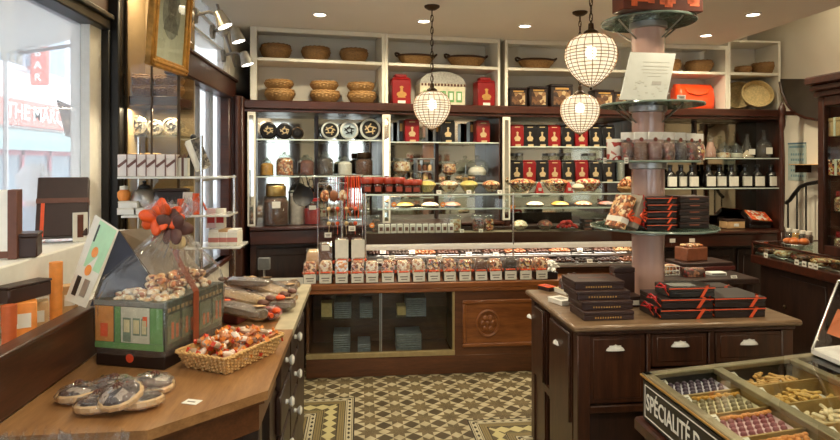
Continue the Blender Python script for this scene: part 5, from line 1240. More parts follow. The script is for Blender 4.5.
# local: x from -HW..0 along the front, y depth 0..HD
MB().box(-HW+.004,-.004,.004,HD-.004,0,HB,.003).build('base_box', CHOCD, o)
MB().lathe([(.016,0),(.016,.0012),(.0001,.0013)], 24, Matrix.Translation((-HW*.5,.0038,HB*.5)) @ Matrix.Rotation(PI/2,4,'X')).build('round_sticker', M('orange_sticker', lin(222,76,44), .4), o)
wl = MB().box(-HW,0,0,HD,HB,HB+HH,.002).build('house_body', GREEND, o)
F = lambda mb, x0, x1, z0, z1, t=.002: mb.box(-HW+x0*HW, -HW+x1*HW, -t, 0, HB+z0*HH, HB+z1*HH)
F(MB(), .02,.98,.0,.13).build('green_plinth_print', GREENP, wl)
m_ = MB(); F(m_,.02,.28,.14,.88); m_.build('ochre_print', M('ochre_print', lin(222,150,70), .45), wl)
m_ = MB(); F(m_,.30,.38,.14,.88); F(m_,.80,.97,.14,.88); m_.build('green_print', GREENP, wl)
m_ = MB(); F(m_,.39,.79,.14,.88); m_.build('ivory_print', M('ivory_print', lin(214,212,190), .45), wl)
m_ = MB(); F(m_,.42,.53,.16,.66,.003); F(m_,.56,.66,.3,.66,.003); F(m_,.68,.76,.3,.66,.003); m_.build('door_print', M('sage_print', lin(120,140,116), .45), wl)
m_ = MB(); F(m_,.435,.515,.36,.62,.004); F(m_,.57,.65,.34,.62,.004); F(m_,.69,.75,.34,.62,.004); m_.build('lit_pane_print', M('warm_pane_print', lin(226,214,166), .45), wl)
m_ = MB(); F(m_,.10,.2,.24,.52,.004); F(m_,.70,.76,.5,.7,.004); m_.build('orange_print', ORANGE, wl)
m_ = MB(); F(m_,0,1,.90,1.0,.004); m_.build('cornice_print', M('grey_cornice', lin(120,124,122), .4), wl)
# side face shop windows
Sd = lambda mb, y0, y1, z0, z1, t=.002: mb.box(0, t, y0*HD, y1*HD, HB+z0*HH, HB+z1*HH)
m_ = MB()
for a, b_ in ((.04,.22),(.26,.46),(.54,.74),(.78,.96)): Sd(m_, a, b_, .12,.72)
m_.build('side_window_print', M('dim_pane_print', lin(96,110,84), .4), wl)
m_ = MB()
for a in (.09,.16,.31,.39,.6,.67,.83,.9): Sd(m_, a, a+.035, .2, R.uniform(.4,.64), .003)
m_.build('side_goods_print', M('rust_print', lin(186,104,66), .5), wl)
m_ = MB()
for k in range(14): Sd(m_, .04+k*.067, .08+k*.067, .78,.86,.003)
m_.build('side_valance_print', M('tan_print', lin(150,130,92), .5), wl)
# roof flaps opened up
a = Matrix.Rotation(RZ, 4, 'Z'); inv = (Matrix.Translation(q) @ a).inverted()
lc = lambda v: inv @ v
ez = HB+HH
ridge = .262
fl = MB().slab([lc(atD(66,300,2.24)), lc(atD(86,308,2.17)), lc(atD(119,230,2.27)), lc(atD(96,215,2.40))], .004).build('left_roof_flap', PAPER, o)
A0, A1, A2, A3 = [lc(v) for v in (atD(66,300,2.24), atD(86,308,2.17), atD(119,230,2.27), atD(96,215,2.40))]
nn = (A1-A0).cross(A2-A0).normalized()
if nn.y > 0: nn = -nn
def onflap(u, v): return (A0.lerp(A1, u)).lerp(A3.lerp(A2, u), v)
def patch(mb, u0, u1, v0, v1, off=.003, th=.001):
    P = [onflap(u0,v0)+nn*off, onflap(u1,v0)+nn*off, onflap(u1,v1)+nn*off, onflap(u0,v1)+nn*off]; mb.slab(P, th); return mb
patch(MB(), .28,.98,.42,.98,.005).build('mint_panel', MINT, fl)
for v in (.40,.62):
    c = onflap(.55, v)+nn*.008; e1 = (A1-A0).normalized()*.021; e2 = (A3-A0).normalized()*.021
    MB().prism([(math.cos(t*PI/12), math.sin(t*PI/12)) for t in range(24)], 0, .0001, Matrix((( e1.x, e2.x, nn.x, c.x),(e1.y, e2.y, nn.y, c.y),(e1.z, e2.z, nn.z, c.z),(0,0,0,1)))).build('orange_disc', ORANGEL, fl)
mb = MB(); patch(mb,.2,.4,.08,.3,.006); patch(mb,.3,.36,.72,.93,.006); mb.build('black_print', BLACK, fl)
mb = MB(); patch(mb,.55,.8,.1,.3,.006); mb.build('grey_print', STEEL, fl)
MB().slab([lc(atD(119,230,2.29)), lc(atD(90,306,2.24)), lc(atD(128,304,2.3)), lc(atD(160,292,2.36))], .004).build('right_roof_flap', NAVY, o)
MB().slab([lc(atD(119,231,2.31)), lc(atD(162,292,2.38)), lc(atD(200,270,2.62)), lc(atD(165,226,2.58))], .004).build('back_roof_flap', M('taupe_card', lin(120,104,84), .5, var=.1), o)
mb = MB()
for i in range(110):
    x = R.uniform(-HW+.02,-.02); y = R.uniform(.02,HD-.02); e = 1-abs(x+HW/2)/(HW/2)
    mb.sphere((x, y, ez-.004+R.uniform(0,.03)*e+.015*(y/HD)), R.uniform(.012,.02), R.uniform(.8,1.4), R.uniform(.8,1.3), .8, 8)
mb.build('sweet_filling', SPECKL, o)['kind'] = 'stuff'
mb = MB()
for i in range(26):
    x = R.uniform(-HW*.5,-.03); y = R.uniform(.05,HD-.04); mb.sphere((x, y, ez+.02+R.uniform(0,.05)), R.uniform(.014,.022), 1.2, 1, .8, 8)
mb.build('orange_wrapped_sweets', SPECKO, o)['kind'] = 'stuff'
# gathered cellophane
neck = lc(atD(172, 228, 2.40))
rings = []
def rr(cx, cy, wx, wy, z, k, n=56, amp=.0):
    ring = []
    for j in range(n):
        t = 2*PI*j/n; c, s_ = math.cos(t), math.sin(t); e = k
        f = 1+amp*math.sin(j*2.7)+amp*.6*math.sin(j*5.1+z*40)
        ring.append(Vector((cx+wx*f*abs(c)**e*(1 if c > 0 else -1), cy+wy*f*abs(s_)**e*(1 if s_ > 0 else -1), z+amp*.12*math.sin(j*3.3))))
    return ring
cxm, cym = -HW/2, HD/2
nz = neck.z
rings = [rr(cxm,cym,HW/2+.012,HD/2+.012,HB-.02,.25), rr(cxm,cym,HW/2+.016,HD/2+.016,HB+.06,.25,56,.01), rr(cxm,cym,HW/2+.02,HD/2+.02,ez,.28,56,.015),
         rr(cxm*.9+neck.x*.1,cym*.9+neck.y*.1,HW/2+.01,HD/2,ez+(nz-ez)*.3,.4,56,.03), rr(cxm*.6+neck.x*.4,cym*.6+neck.y*.4,HW*.36,HD*.34,ez+(nz-ez)*.62,.7,56,.05),
         rr(neck.x,neck.y,.055,.055,nz-.02,1,56,.1), rr(neck.x,neck.y,.018,.018,nz,1,56,.1)]
MB().loft(rings, False, False).build('cellophane_wrap', CELLO, o)
mb = MB(); mb.loft([rr(neck.x,neck.y,.018,.018,nz,1,56,.1), rr(neck.x,neck.y,.05,.05,nz+.05,1,56,.2), rr(neck.x-.01,neck.y,.1,.09,nz+.10,1,56,.3)], False, False); mb.build('gathered_top', CELLOF, o)
mb = MB()
for i in range(9):
    a = i*.7; mb.sphere((0,0,.036), .036, .75, .4, 1.2, 10, Matrix.Translation((neck.x-.03+.012*math.cos(a), neck.y-.04, nz+.045)) @ Matrix.Rotation(a, 4, 'Y') @ Matrix.Rotation(.5*math.sin(i*2.1), 4, 'X'), .002)
    mb.sphere((0,0,.03), .028, .7, .35, 1.25, 10, Matrix.Translation((neck.x+.012, neck.y-.045, nz+.055)) @ Matrix.Rotation(a+.4, 4, 'Y') @ Matrix.Rotation(.6*math.cos(i*1.7), 4, 'X'), .002)
bow = mb.build('flower_bow', ORANGE, o)
mb = MB()
for i in range(7):
    a = i*.9; mb.sphere((0,0,.036), .034, .8, .4, 1.15, 10, Matrix.Translation((neck.x+.04, neck.y-.045, nz+.01)) @ Matrix.Rotation(a, 4, 'Y') @ Matrix.Rotation(.5*math.sin(i*2.3), 4, 'X'), .002)
mb.build('brown_petals', M('brown_petal', lin(92,58,52), .5, var=.2), bow)
mb = MB()
for dx, dz in ((-.06,.06),(.0,.075),(-.045,-.0)): mb.sphere((neck.x+dx, neck.y-.04, nz+dz), .017, 1, .8, 1, 10)
mb.build('dark_berry', M('dark_berry', lin(56,28,30), .4), bow)
mb = MB(); mb.sphere((neck.x+.05, neck.y-.04, nz-.05), .038, 1, .7, .8, 10, None, .004).build('pale_rose', M('pale_rose', lin(206,182,136), .6), bow)
mb = MB(); mb.sphere((neck.x-.04, neck.y-.03, nz+.055), .022, 1, .7, .9, 10).sphere((neck.x-.005, neck.y-.035, nz+.05), .02, 1,.7,.9,10).build('yellow_petals', M('yellow_petal', lin(238,170,70), .5), bow)
e = lc(atD(202, 303, 2.36)); e2 = lc(atD(183, 262, 2.33))
d_ = Vector((.012,0,.0))
MB().slab([neck+d_*-1+Vector((0,-.03,-.02)), neck+d_+Vector((0,-.03,-.02)), e2+d_+Vector((0,-.02,0)), e2-d_+Vector((0,-.02,0))], .002).slab([e2-d_+Vector((0,-.02,0)), e2+d_+Vector((0,-.02,0)), Vector((.022,HD*.45,ez+.01)), Vector((.022,HD*.36,ez+.01))], .002).slab([Vector((.022,HD*.36,ez+.01)), Vector((.022,HD*.45,ez+.01)), Vector((.022,HD*.45,HB)), Vector((.022,HD*.36,HB))], .002).build('brown_ribbon', M('copper_ribbon', lin(140,70,44), .35), o)

# ---------- wicker tray of wrapped candies ----------
BR = math.radians(-29); bc = Vector((-.485, 2.35, LT+.001)); BL, BW, BH = .33, .23, .062
o = thing('candy_tray_basket', 'basket', 'light wicker tray basket of wrapped candies on the oak counter', bc, BR)
mb = MB(); rings = []
def rect_ring(w, l, z, n, amp, ph):
    out = []
    per = 2*(w+l)
    for j in range(n):
        s = (j+.5)/n*per
        if s < l: x, y, nx, ny = w/2, -l/2+s, 1, 0
        elif s < l+w: x, y, nx, ny = w/2-(s-l), l/2, 0, 1
        elif s < 2*l+w: x, y, nx, ny = -w/2, l/2-(s-l-w), -1, 0
        else: x, y, nx, ny = -w/2+(s-2*l-w), -l/2, 0, -1
        k = amp*(1 if (j//2+ph) % 2 else -1); out.append(Vector((x+nx*k, y+ny*k, z)))
    return out
N = 112
for i in range(11): t = i/10; rings.append(rect_ring(BW*(.84+.18*t), BL*(.84+.18*t), BH*t, N, .0032, i))
mb.loft(rings, True, False)
mb.loft([rect_ring(BW*(.84+.18*t)-.012, BL*(.84+.18*t)-.012, BH*t+.003, N, 0, 0) for t in (1,.6,.1)], False, True)
mb.build('woven_sides', WICKL, o)
for k in range(2):
    MB().tube([p+Vector((0,0,.003*math.sin(j*1.5+k*PI))) for j, p in enumerate(rect_ring(BW*1.03-.006*k, BL*1.03-.006*k, BH+.003, N, .004, k))], .0042, 5, True).build('braided_rim', WICKL, o)
WR = [M('clear_pink_wrap', lin(226,206,192), .2, var=.15, scale=60, coat=.6), M('silver_wrap', lin(196,170,146), .25, .2, var=.2, scale=60), M('apricot_wrap', lin(196,128,86), .25, var=.25, scale=60, coat=.5)]
TW = [ORANGEL, M('orange_red_twist', lin(214,70,40), .35), ORANGEL]
kinds = []
for i in range(3):
    t = thing('wrapped_candy', 'candy', 'twist-wrapped candy with orange ends heaped in the light wicker tray basket', (0,0,0), 0, 'wrapped candies in the wicker tray')
    MB().sphere((0,0,0), .015, 1.5, .8, .65, 10, None, .0012).build('candy', WR[i], t)
    for s in (-1, 1): MB().lathe([(.003,0),(.006,.005),(.009,.010)], 8, Matrix.Translation((s*.02,0,0)) @ Matrix.Rotation(s*PI/2, 4, 'Y'), wob=lambda i, j: .002*(-1)**j).build('twisted_end', TW[i], t)
    kinds.append(Kind(t))
cb, sb = math.cos(BR), math.sin(BR)
for i in range(96):
    x = R.uniform(-BW*.43, BW*.43); y = R.uniform(-BL*.44, BL*.44)
    e = (1-(2*x/BW)**2)*(1-(2*y/BL)**2)
    lay = i/96
    z = .02+lay*(.035+.05*max(0,e))
    kinds[i % 3].put((bc.x+x*cb-y*sb, bc.y+x*sb+y*cb, LT+z+.012), 0, None, None, R.uniform(.95,1.25), (R.uniform(-.5,.5), R.uniform(-.5,.5), R.uniform(0,6.28)))

# ---------- long bags and boxes at the back of the counter ----------
STK = [M('biscuit_sticks', lin(150,124,92), .5, var=.45, scale=40, stretch=(.2,1,1)), M('grey_sticks', lin(128,112,94), .45, var=.45, scale=40, stretch=(.2,1,1)), M('dark_sticks', lin(70,50,44), .4, var=.4, scale=40, stretch=(.2,1,1)), M('gold_sticks', lin(170,140,96), .45, var=.35, scale=40, stretch=(.2,1,1))]
def long_bag(label, m, L=.34, w=.085, h=.05, tie=RIBBR):
    t = thing('long_biscuit_bag', 'bag', label)
    def rg(k, x, kz=1, n=16): return [Vector((x, w/2*k*math.cos(2*PI*j/n)*(1+.06*math.sin(j*2.3+x*50)), h/2+h/2*k*kz*math.sin(2*PI*j/n)*(1+.06*math.sin(j*3.1+x*60)))) for j in range(n)]
    MB().loft([rg(.6,-L/2), rg(.9,-L/2+.02), rg(.95,-L*.1), rg(.95,L*.25), rg(.75,L*.36), rg(.25,L*.42)]).build('biscuits', m, t)
    MB().loft([rg(.62,-L/2-.012,.7), rg(1.02,-L/2+.02), rg(1.08,0), rg(1.05,L*.27), rg(.5,L*.4), rg(.2,L*.44), rg(.8,L*.52,.6)], False, False).build('clear_wrap', CELLOF, t)
    MB().lathe([(.011,0),(.013,.006),(.011,.012)], 12, Matrix.Translation((L*.43,0,h/2)) @ Matrix.Rotation(PI/2,4,'Y')).sphere((L*.44,-.03,h/2+.015), .022, 1.2, 1, .6, 8).sphere((L*.44,.03,h/2+.017), .022, 1.2, 1, .6, 8).build('tie', tie, t)
    MB().box(-L*.47,-L*.36,-w*.25,w*.25,h*1.02,h*1.05).build('label', KRAFT, t)
    return t
bags = [(250,275,1,.075,150,'cellophane biscuit bag lying on top at the rear of the left counter pile'),(246,290,3,.085,154,'pale cellophane biscuit bag lying on top in the middle of the pile'),(244,302,1,.07,146,'grey cellophane biscuit bag lying on top at the front of the pile'),(268,272,0,0,148,'rearmost cellophane biscuit bag on the left counter'),(278,280,1,0,150,'second cellophane biscuit bag from the rear on the left counter'),(262,281,2,.02,146,'dark-filled cellophane bag lying over the rear biscuit bags'),
        (272,289,3,0,158,'pale cellophane biscuit bag in the middle of the left counter pile'),(258,291,0,.03,160,'cellophane biscuit bag with orange bow in the middle of the pile'),(268,297,1,.0,152,'grey cellophane biscuit bag lying before the middle ones'),
        (256,303,2,.0,140,'dark-filled cellophane bag at the front of the biscuit pile'),(286,273,0,.0,150,'short pale biscuit bag at the far counter end'),(272,281,3,.055,152,'pale cellophane biscuit bag resting across two rear bags')]
for i, (x, y, m, dz, ang, l) in enumerate(bags):
    p = atZ(x, y+8, LT+.03+dz); p.y = min(p.y, 3.56); t = long_bag(l, STK[m], .32 if i != 10 else .26, .095, .06, ORANGE if i in (2, 7, 9) else RIBBR); t.location = (p.x-.02, p.y, LT+.002+dz); t.rotation_euler = (R.uniform(-.15,.15), math.radians(R.uniform(0,8)), math.radians(ang+R.uniform(-14,14)+180*(i % 2)))
p = atZ(245, 316, LT); o = thing('dark_ribbon_box', 'gift box', 'dark box with red ribbon behind the wicker candy tray', (p.x, p.y+.02, LT+.001), math.radians(-12)); MB().cbox(0,0,0,.15,.1,.055,.003).build('box', CHOCD, o); MB().cbox(0,0,.055,.153,.103,.018,.003).build('lid', CHOCD, o); MB().cbox(0,0,0,.014,.105,.0745,0).tube([(0,0,.075),(-.03,-.01,.095),(-.04,0,.078),(0,0,.076),(.03,-.01,.095),(.04,0,.078),(0,0,.075)], .005).build('red_ribbon', RIBR, o)
p = atZ(270, 320, LT); o = thing('red_sweet_bag', 'bag', 'small bag of red wrapped sweets beside the dark ribbon box', (p.x, p.y+.01, LT+.001)); MB().sphere((0,0,.032), .05, 1.1, .8, .62, 14, None, .005).build('sweets', SPECK('red_wraps', [lin(150,30,36), lin(190,50,50), lin(110,24,30), lin(200,150,140)], 50), o); MB().sphere((0,0,.034), .054, 1.1, .82, .66, 14, None, .006).build('clear_wrap', CELLOF, o)
p = atZ(288, 322, LT); 
o = thing('red_gift_box', 'gift box', 'tall dark red box behind the shop-front gift box', (-.62, 2.93, LT+.001), math.radians(-20)); MB().cbox(0,0,0,.16,.12,.1,.004).build('box', M('wine_card', lin(110,44,38), .45), o); MB().cbox(0,0,.1,.164,.124,.025,.004).build('lid', bpy.data.materials['wine_card'], o); MB().cbox(0,0,0,.016,.126,.1265,0).build('ribbon', RIB, o)
# cellophane bag tops at the near edge of the counter
for x, l in ((36,'clear cellophane bag top poking up at the bottom edge, left one'),(98,'clear cellophane bag top poking up at the bottom edge, right one')):
    p = atY(x, 436, 1.68); t = thing('cellophane_bag', 'bag', l, (p.x, 1.66, .60))
    MB().cbox(0,0,0,.12,.09,.18,.01).build('sweets', SPECKL, t)
    MB().loft([rr(0,0,.065,.05,.0,.5,40,.01), rr(0,0,.066,.05,.18,.5,40,.02), rr(0,0,.07,.035,.24,.8,40,.06), rr(0,.0,.085,.02,p.z-.60+.015,1,40,.15)], False, False).build('clear_wrap', CELLOF, t)
o = thing('low_stand', 'stand', 'low dark stand against the near end of the left counter', (0,0,0)); MB().box(-1.1,-.6,1.58,1.745,.57,.599,.004).build('top', DARKW, o)
for x in (-1.07,-.63):
    for y in (1.6,1.72): MB().box(x-.018,x+.018,y-.018,y+.018,0,.57).build('leg', DARKW, o)
# objects on the dark ledge shelf behind
q = atY(272, 285, 5.0); o = thing('card_reader', 'payment terminal', 'small grey device on a stand in the dark gap behind the biscuit bags', (q.x, 4.6, .72)); MB().box(-.045,.045,-.02,.02,.13,.22,.006).build('screen', M('grey_plastic', lin(110,110,108), .4), o); MB().cyl((0,0), .008, 0, .13, 10).box(-.05,.05,-.05,.05,0,.01,.003).build('stand', STEEL, o)
o = thing('side_table', 'table', 'pale table in the gap between the left counter and the back cabinet', (0,0,0)); MB().box(-1.0,-.43,4.45,4.95,.69,.72,.004).build('top', M('pale_laminate', lin(196,190,176), .4), o)
for x in (-.97,-.46):
    for y in (4.48,4.92): MB().box(x-.02,x+.02,y-.02,y+.02,0,.69).build('leg', DARKW, o)
# ================= PENDANT LAMPS =================
def pendant(label, top, zc, r, rose=True):
    """top: ceiling point, zc: height of the globe's widest ring"""
    o = thing('pendant_lamp', 'pendant lamp', label, (top.x, top.y, ZC), 0, 'beaded pendant lamps')
    z = zc-ZC
    if rose: MB().lathe([(.0001,-.03),(.03,-.028),(.055,-.012),(.058,0)], 20).build('ceiling_rose', BRONZE, o)
    P = [(.26,.80),(.55,.74),(.82,.55),(.97,.25),(1.0,0),(.97,-.24),(.86,-.52),(.68,-.78),(.46,-1.0),(.24,-1.17),(.08,-1.27)]
    mb = MB(); mb.lathe([(a*r, z+b*r) for a, b in P], 40, wob=lambda i, j: -.002*(j % 2)); mb.build('glass_bead_shade', BEADS, o)
    mb = MB()
    for k in range(20):
        a = 2*PI*k/20; mb.tube([(a_*r*1.01*math.cos(a), a_*r*1.01*math.sin(a), z+b*r) for a_, b in P], .0022, 4)
    for i in range(1, 10):
        for s in ((0, .5) if i > 2 else (0,)):
            if i+1 >= len(P) and s: continue
            a_ = P[i][0]*(1-s)+P[min(i+1, 10)][0]*s; b = P[i][1]*(1-s)+P[min(i+1, 10)][1]*s
            mb.tube([(a_*r*1.012*math.cos(2*PI*j/32), a_*r*1.012*math.sin(2*PI*j/32), z+b*r) for j in range(32)], .0022, 4, True)
    mb.build('wire_frame', M('lamp_wire', lin(150,112,66), .4, .6) if 'lamp_wire' not in bpy.data.materials else bpy.data.materials['lamp_wire'], o)
    MB().lathe([(.27*r,z+.8*r),(.3*r,z+.84*r),(.26*r,z+.92*r),(.12*r,z+1.0*r),(.1*r,z+1.22*r),(.04*r,z+1.26*r),(.03*r,z+1.34*r)], 20).build('cap', BRONZE, o)
    MB().sphere((0,0,z-1.3*r), .06*r, 1, 1, 1.3, 10).build('finial', BRONZE, o)
    b = MB().sphere((0,0,z+.1*r), .034, 1, 1, 1.2, 14).build('bulb', BULB, o)
    zt = z+1.32*r; n = max(2, int((-.025-zt)/.042)); mb = MB(); L = (-.025-zt)/n
    for k in range(n):
        zz = zt+(k+.5)*L; pts = [(.010*math.cos(2*PI*j/10), 0, zz+.62*L*math.sin(2*PI*j/10)) for j in range(10)]
        if k % 2: pts = [(q[1], q[0], q[2]) for q in pts]
        mb.tube(pts, .0032, 5, True)
    mb.tube([(.006*math.sin(k*2), .006*math.cos(k*2), zt+(-.02-zt)*k/20) for k in range(21)], .0022, 4)
    mb.build('chain', BRONZE, o)
    lamp('bulb_lamp', 'POINT', (0,0,z+.1*r), 92, (1,.85,.59), o, .035)
    return o
ta = atZ(432, 6, ZC); d_ = 4.37; zc = atD(432, 106, d_).z; pendant('beaded glass pendant lamp hanging alone on a long chain, left of the other two', ta, zc, .136)
tc = atZ(580, 12, ZC); d_ = 4.57; zc = atD(580, 110, d_).z; pendant('smaller looking beaded pendant lamp hanging lower, before the tea tins', tc, zc, .146)
tb = atD(591, 55, 3.75); zc = tb.z; pendant('largest looking beaded pendant lamp hanging nearest the viewer, beside the pole', tb, zc, .16)

for x_, y_, l_ in ((-.2,.7,'added unseen fill pendant lamp over the left counter behind the viewer'),(1.9,.6,'added unseen fill pendant lamp over the sweets case behind the viewer')): pendant(l_, Vector((x_, y_, ZC)), 2.3, .15)  # added out of view as general fill light
# ================= ISLAND =================
IX0, IX1, IY0, IY1, IT = 1.0, 2.16, 2.735, 3.57, .88
o = thing('island_counter', 'counter', 'dark wooden island counter with white porcelain cup pulls under the ribboned boxes', (0,0,0))
MB().box(IX0, IX1, IY0, IY1, IT-.028, IT, .008).build('worktop', ISLTOP, o)
a = .022
MB().box(IX0+a, IX1-a, IY0+a, IY1-a, IT-.05, IT-.028, .005).build('top_moulding', ISL, o)
FYI = IY0+.045
mb = MB()
for x in (IX0+.03, IX1-.09):
    for y in (IY0+.03, IY1-.09): mb.box(x, x+.06, y, y+.06, 0, IT-.05, .004)
legs = []
for x in (IX0+.03, IX1-.09):
    for y in (IY0+.03, IY1-.09): MB().box(x, x+.06, y, y+.06, 0, IT-.05, .004).build('leg', ISL, o)
MB().box(IX0+.09, IX1-.09, IY0+.06, IY1-.05, IT-.075, IT-.05).box(IX0+.34, IX1-.09, IY0+.08, IY1-.06, .08, IT-.07).build('carcass', ISL, o)
def Fx(px, py): q = atY(px, py, FYI-.02); return q.x, q.z
# front rails
x1, z1 = Fx(588, 336); x2, z2 = Fx(648, 404); x3, _ = Fx(652, 336); x4, z4 = Fx(710, 367); x5, _ = Fx(716, 333); x6, z6 = Fx(791, 362)
MB().box(IX0+.09, x1, FYI-.01, FYI+.03, 0, IT-.05, .003).box(x2, x3, FYI-.01, FYI+.03, 0, IT-.05, .003).box(x4, x5, FYI-.01, FYI+.03, .3, IT-.05, .003).box(x6, IX1-.09, FYI-.01, FYI+.03, 0, IT-.05, .003).box(IX0+.09, IX1-.09, FYI-.012, FYI+.03, z1, IT-.05, .003).box(x3, x6, FYI-.01, FYI+.03, z4-.05, z4-.008, .003).box(x1, x2, FYI-.01, FYI+.03, z2-.04, z2-.006, .003).build('front_rails', ISL, o)
MB().box(x1, x2, FYI+.02, FYI+.03, .0, z2-.04).box(x3, x6, FYI+.02, FYI+.03, .0, z4-.05).build('dark_recess', DARKW, o)
def cup_pull(parent, M_):
    mb = MB(); n = 14; k = 6; vs = []; fs = []
    for i in range(k+1):
        th = PI/2*i/k
        for j in range(n+1):
            ph = PI*j/n; fl = 1+.18*max(0, abs(math.cos(ph))-.8)/.2*(1-i/k)
            vs.append((.040*fl*math.cos(ph)*math.cos(th), -.024*math.sin(ph)*math.cos(th)-.0015, .026*math.sin(th)-.004*abs(math.cos(ph))**3))
    for i in range(k):
        for j in range(n): fs.append((i*(n+1)+j, i*(n+1)+j+1, (i+1)*(n+1)+j+1, (i+1)*(n+1)+j))
    mb.add(vs, fs, M_); mb.box(-.03,.03,-.002,.001,-.002,.02,.001,M_)
    return mb.build('cup_pull', PORC, parent)
for (a0, a1, b0, b1, hx, hy) in ((x1, x2, z2, z1, 616, 349),(x3, x4, z4, z1, 681, 345),(x5, x6, z6-.0, z1, 750, 343)):
    dr = MB().box(a0+.006, a1-.006, FYI-.006, FYI+.02, b0+.004, b1-.004, .004).box(a0+.03, a1-.03, FYI-.011, FYI-.005, b0+.028, b1-.02, .003).build('drawer', ISL, o)
    hxw, hz = Fx(hx, hy); cup_pull(dr, Matrix.Translation((hxw, FYI-.011, hz-.006)))
# left side: two little drawers and a niche between
def Sx(px, py): q = atX(px, py, IX0+.045); return q.y, q.z
ya, za = Sx(552, 325); yb, zb = Sx(571, 402); yc, zc_ = Sx(528, 303); yd, zd = Sx(545, 350)
MB().box(IX0+.04, IX0+.06, yb-.03, ya+.02, 0, IT-.05).box(IX0+.04, IX0+.06, yd-.01, IY1-.06, 0, IT-.05).box(IX0+.05, IX0+.3, ya+.02, ya+.035, 0, IT-.05).box(IX0+.05, IX0+.3, yd-.025, yd-.01, 0, IT-.05).box(IX0+.04, IX0+.3, ya+.02, yd-.01, .36, .40).build('side_panel', ISL, o)
MB().box(IX0+.29, IX0+.3, ya+.03, yd-.02, .05, IT-.06).build('niche_back', DARKW, o)
for (y0, y1, zz0, kx, ky) in ((yb-.01, ya, .36, 560, 342),(yd, min(yc, IY1-.09), .40, 533, 316)):
    dr = MB().box(IX0+.028, IX0+.042, min(y0, y1), max(y0, y1), zz0, IT-.075, .005).build('drawer', ISL, o)
    ky_, kz_ = Sx(kx, ky); cup_pull(dr, Matrix.Translation((IX0+.027, ky_, kz_-.006)) @ Matrix.Rotation(-PI/2, 4, 'Z') @ Matrix.Scale(.75, 4))

# ---------- boxes on the island ----------
def book_box(label, w, d, h):
    t = thing('chocolate_box', 'box', label)
    MB().cbox(0,0,0,w,d,h*.62,.002).build('base', CHOC, t); MB().cbox(0,0,h*.62,w*1.012,d*1.015,h*.38,.002).build('lid', CHOC, t)
    mb = MB(); n = 11
    for k in range(n): mb.box(-w*.28+k*w*.05, -w*.28+k*w*.05+w*.03*R.uniform(.7,1.1), -d/2-.0012, -d/2, h*.22, h*.42)
    mb.build('gold_print', GOLD, t)
    MB().box(-w*.3, w*.3, -.01, .01, h, h+.001).build('top_print', RIBBR, t)
    return t
pb = atZ(584, 321, IT+.001); zz = IT+.001
for i, (xa, xb, yt, yb_, l) in enumerate(((584,634,312.7,321,'bottom'),(582,633,304.5,312.7,'second from bottom'),(577,630,295.5,304.5,'third from bottom'),(575,624,287.5,295.5,'topmost'))):
    Y = pb.y+.035*i; qa = atY(xa, 300, Y); qb = atY(xb, 300, Y); h = .042
    t = book_box(f'dark brown chocolate box with gold print, {l} of the stepped island stack', qb.x-qa.x, .20, h); t.location = ((qa.x+qb.x)/2, Y+.10, zz); t['group'] = 'stepped stack of brown boxes'; zz += h+.0008
# ribboned boxes
def ribboned(label, w, d, h, mat=CHOCD):
    t = thing('ribbon_gift_box', 'gift box', label)
    MB().cbox(0,0,0,w,d,h*.55,.002).build('base', mat, t); MB().cbox(0,0,h*.55,w*1.01,d*1.012,h*.45,.002).build('lid', mat, t)
    mb = MB(); y = -d/2-.003
    # ribbon crossing the front left corner diagonally, and along the lid edge
    mb.slab([(-w*.5-.003, y, h*.93), (w*.5+.003, y, h*.93), (w*.5+.003, y, h*.83), (-w*.5-.003, y, h*.83)], .0015)
    mb.slab([(w*.16, y-.001, 0), (w*.23, y-.001, 0), (w*.36, y-.001, h), (w*.29, y-.001, h)], .0015)
    mb.slab([(w*.29, -d/2, h+.0015), (w*.36, -d/2, h+.0015), (w*.5, -d*.15, h+.0015), (w*.5, -d*.25, h+.0015)], .0015)
    mb.slab([(-w*.5-.003, -d/2, h*.2), (-w*.5-.003, -d/2, h*.35), (-w*.5-.003, d*.1, h), (-w*.5-.003, d*.0, h)], .0015)
    mb.build('orange_ribbon', RIB, t)
    mb = MB()
    for s in (-1, 1): mb.tube([(-w*.5-.004,-d*.3,h*.9),(-w*.5-.02,-d*.3+s*.03,h+.012),(-w*.5-.03,-d*.3+s*.05,h*.8),(-w*.5-.006,-d*.3,h*.88)], .004, 5)
    mb.build('ribbon_bow', RIBR, t)
    return t
h = .048; Yb = atZ(712, 318.5, IT).y
xs = [atY(v, 310, Yb).x for v in (661, 713, 767)]
K_rb = Kind(ribboned('x', xs[1]-xs[0]-.004, .23, h))
for lay in range(2):
    for k in range(2):
        K_rb.put(((xs[k]+xs[k+1])/2+.002*lay, Yb+.115, IT+.001+lay*(h+.004)), 0, f'flat dark box with orange diagonal ribbon, {("lower","upper")[lay]} {("left","right")[k]} of the island block', 'ribboned boxes on the island')
t = ribboned('smaller black glossy box with orange ribbon on top of the ribboned island block', .235, .15, .05, BLKT); t.location = (atY(690, 295, Yb+.03).x, Yb+.085, IT+.001+2*(h+.004)); t['group'] = 'ribboned boxes on the island'
MB().box(-.09,.04,-.05,.03,.0502,.051).build('glossy_label', M('silver_label', lin(180,180,176), .25, .4), t)
t = ribboned('brown ribboned box standing behind the small black glossy box on the island', .25, .12, .10); t.location = (atY(706, 285, Yb+.3).x, Yb+.31, IT+.001); 
t = ribboned('low brown ribboned box between the pole and the ribboned island block', .12, .16, .055); t.location = (atY(653, 305, Yb+.2).x-.015, Yb+.12, IT+.001)
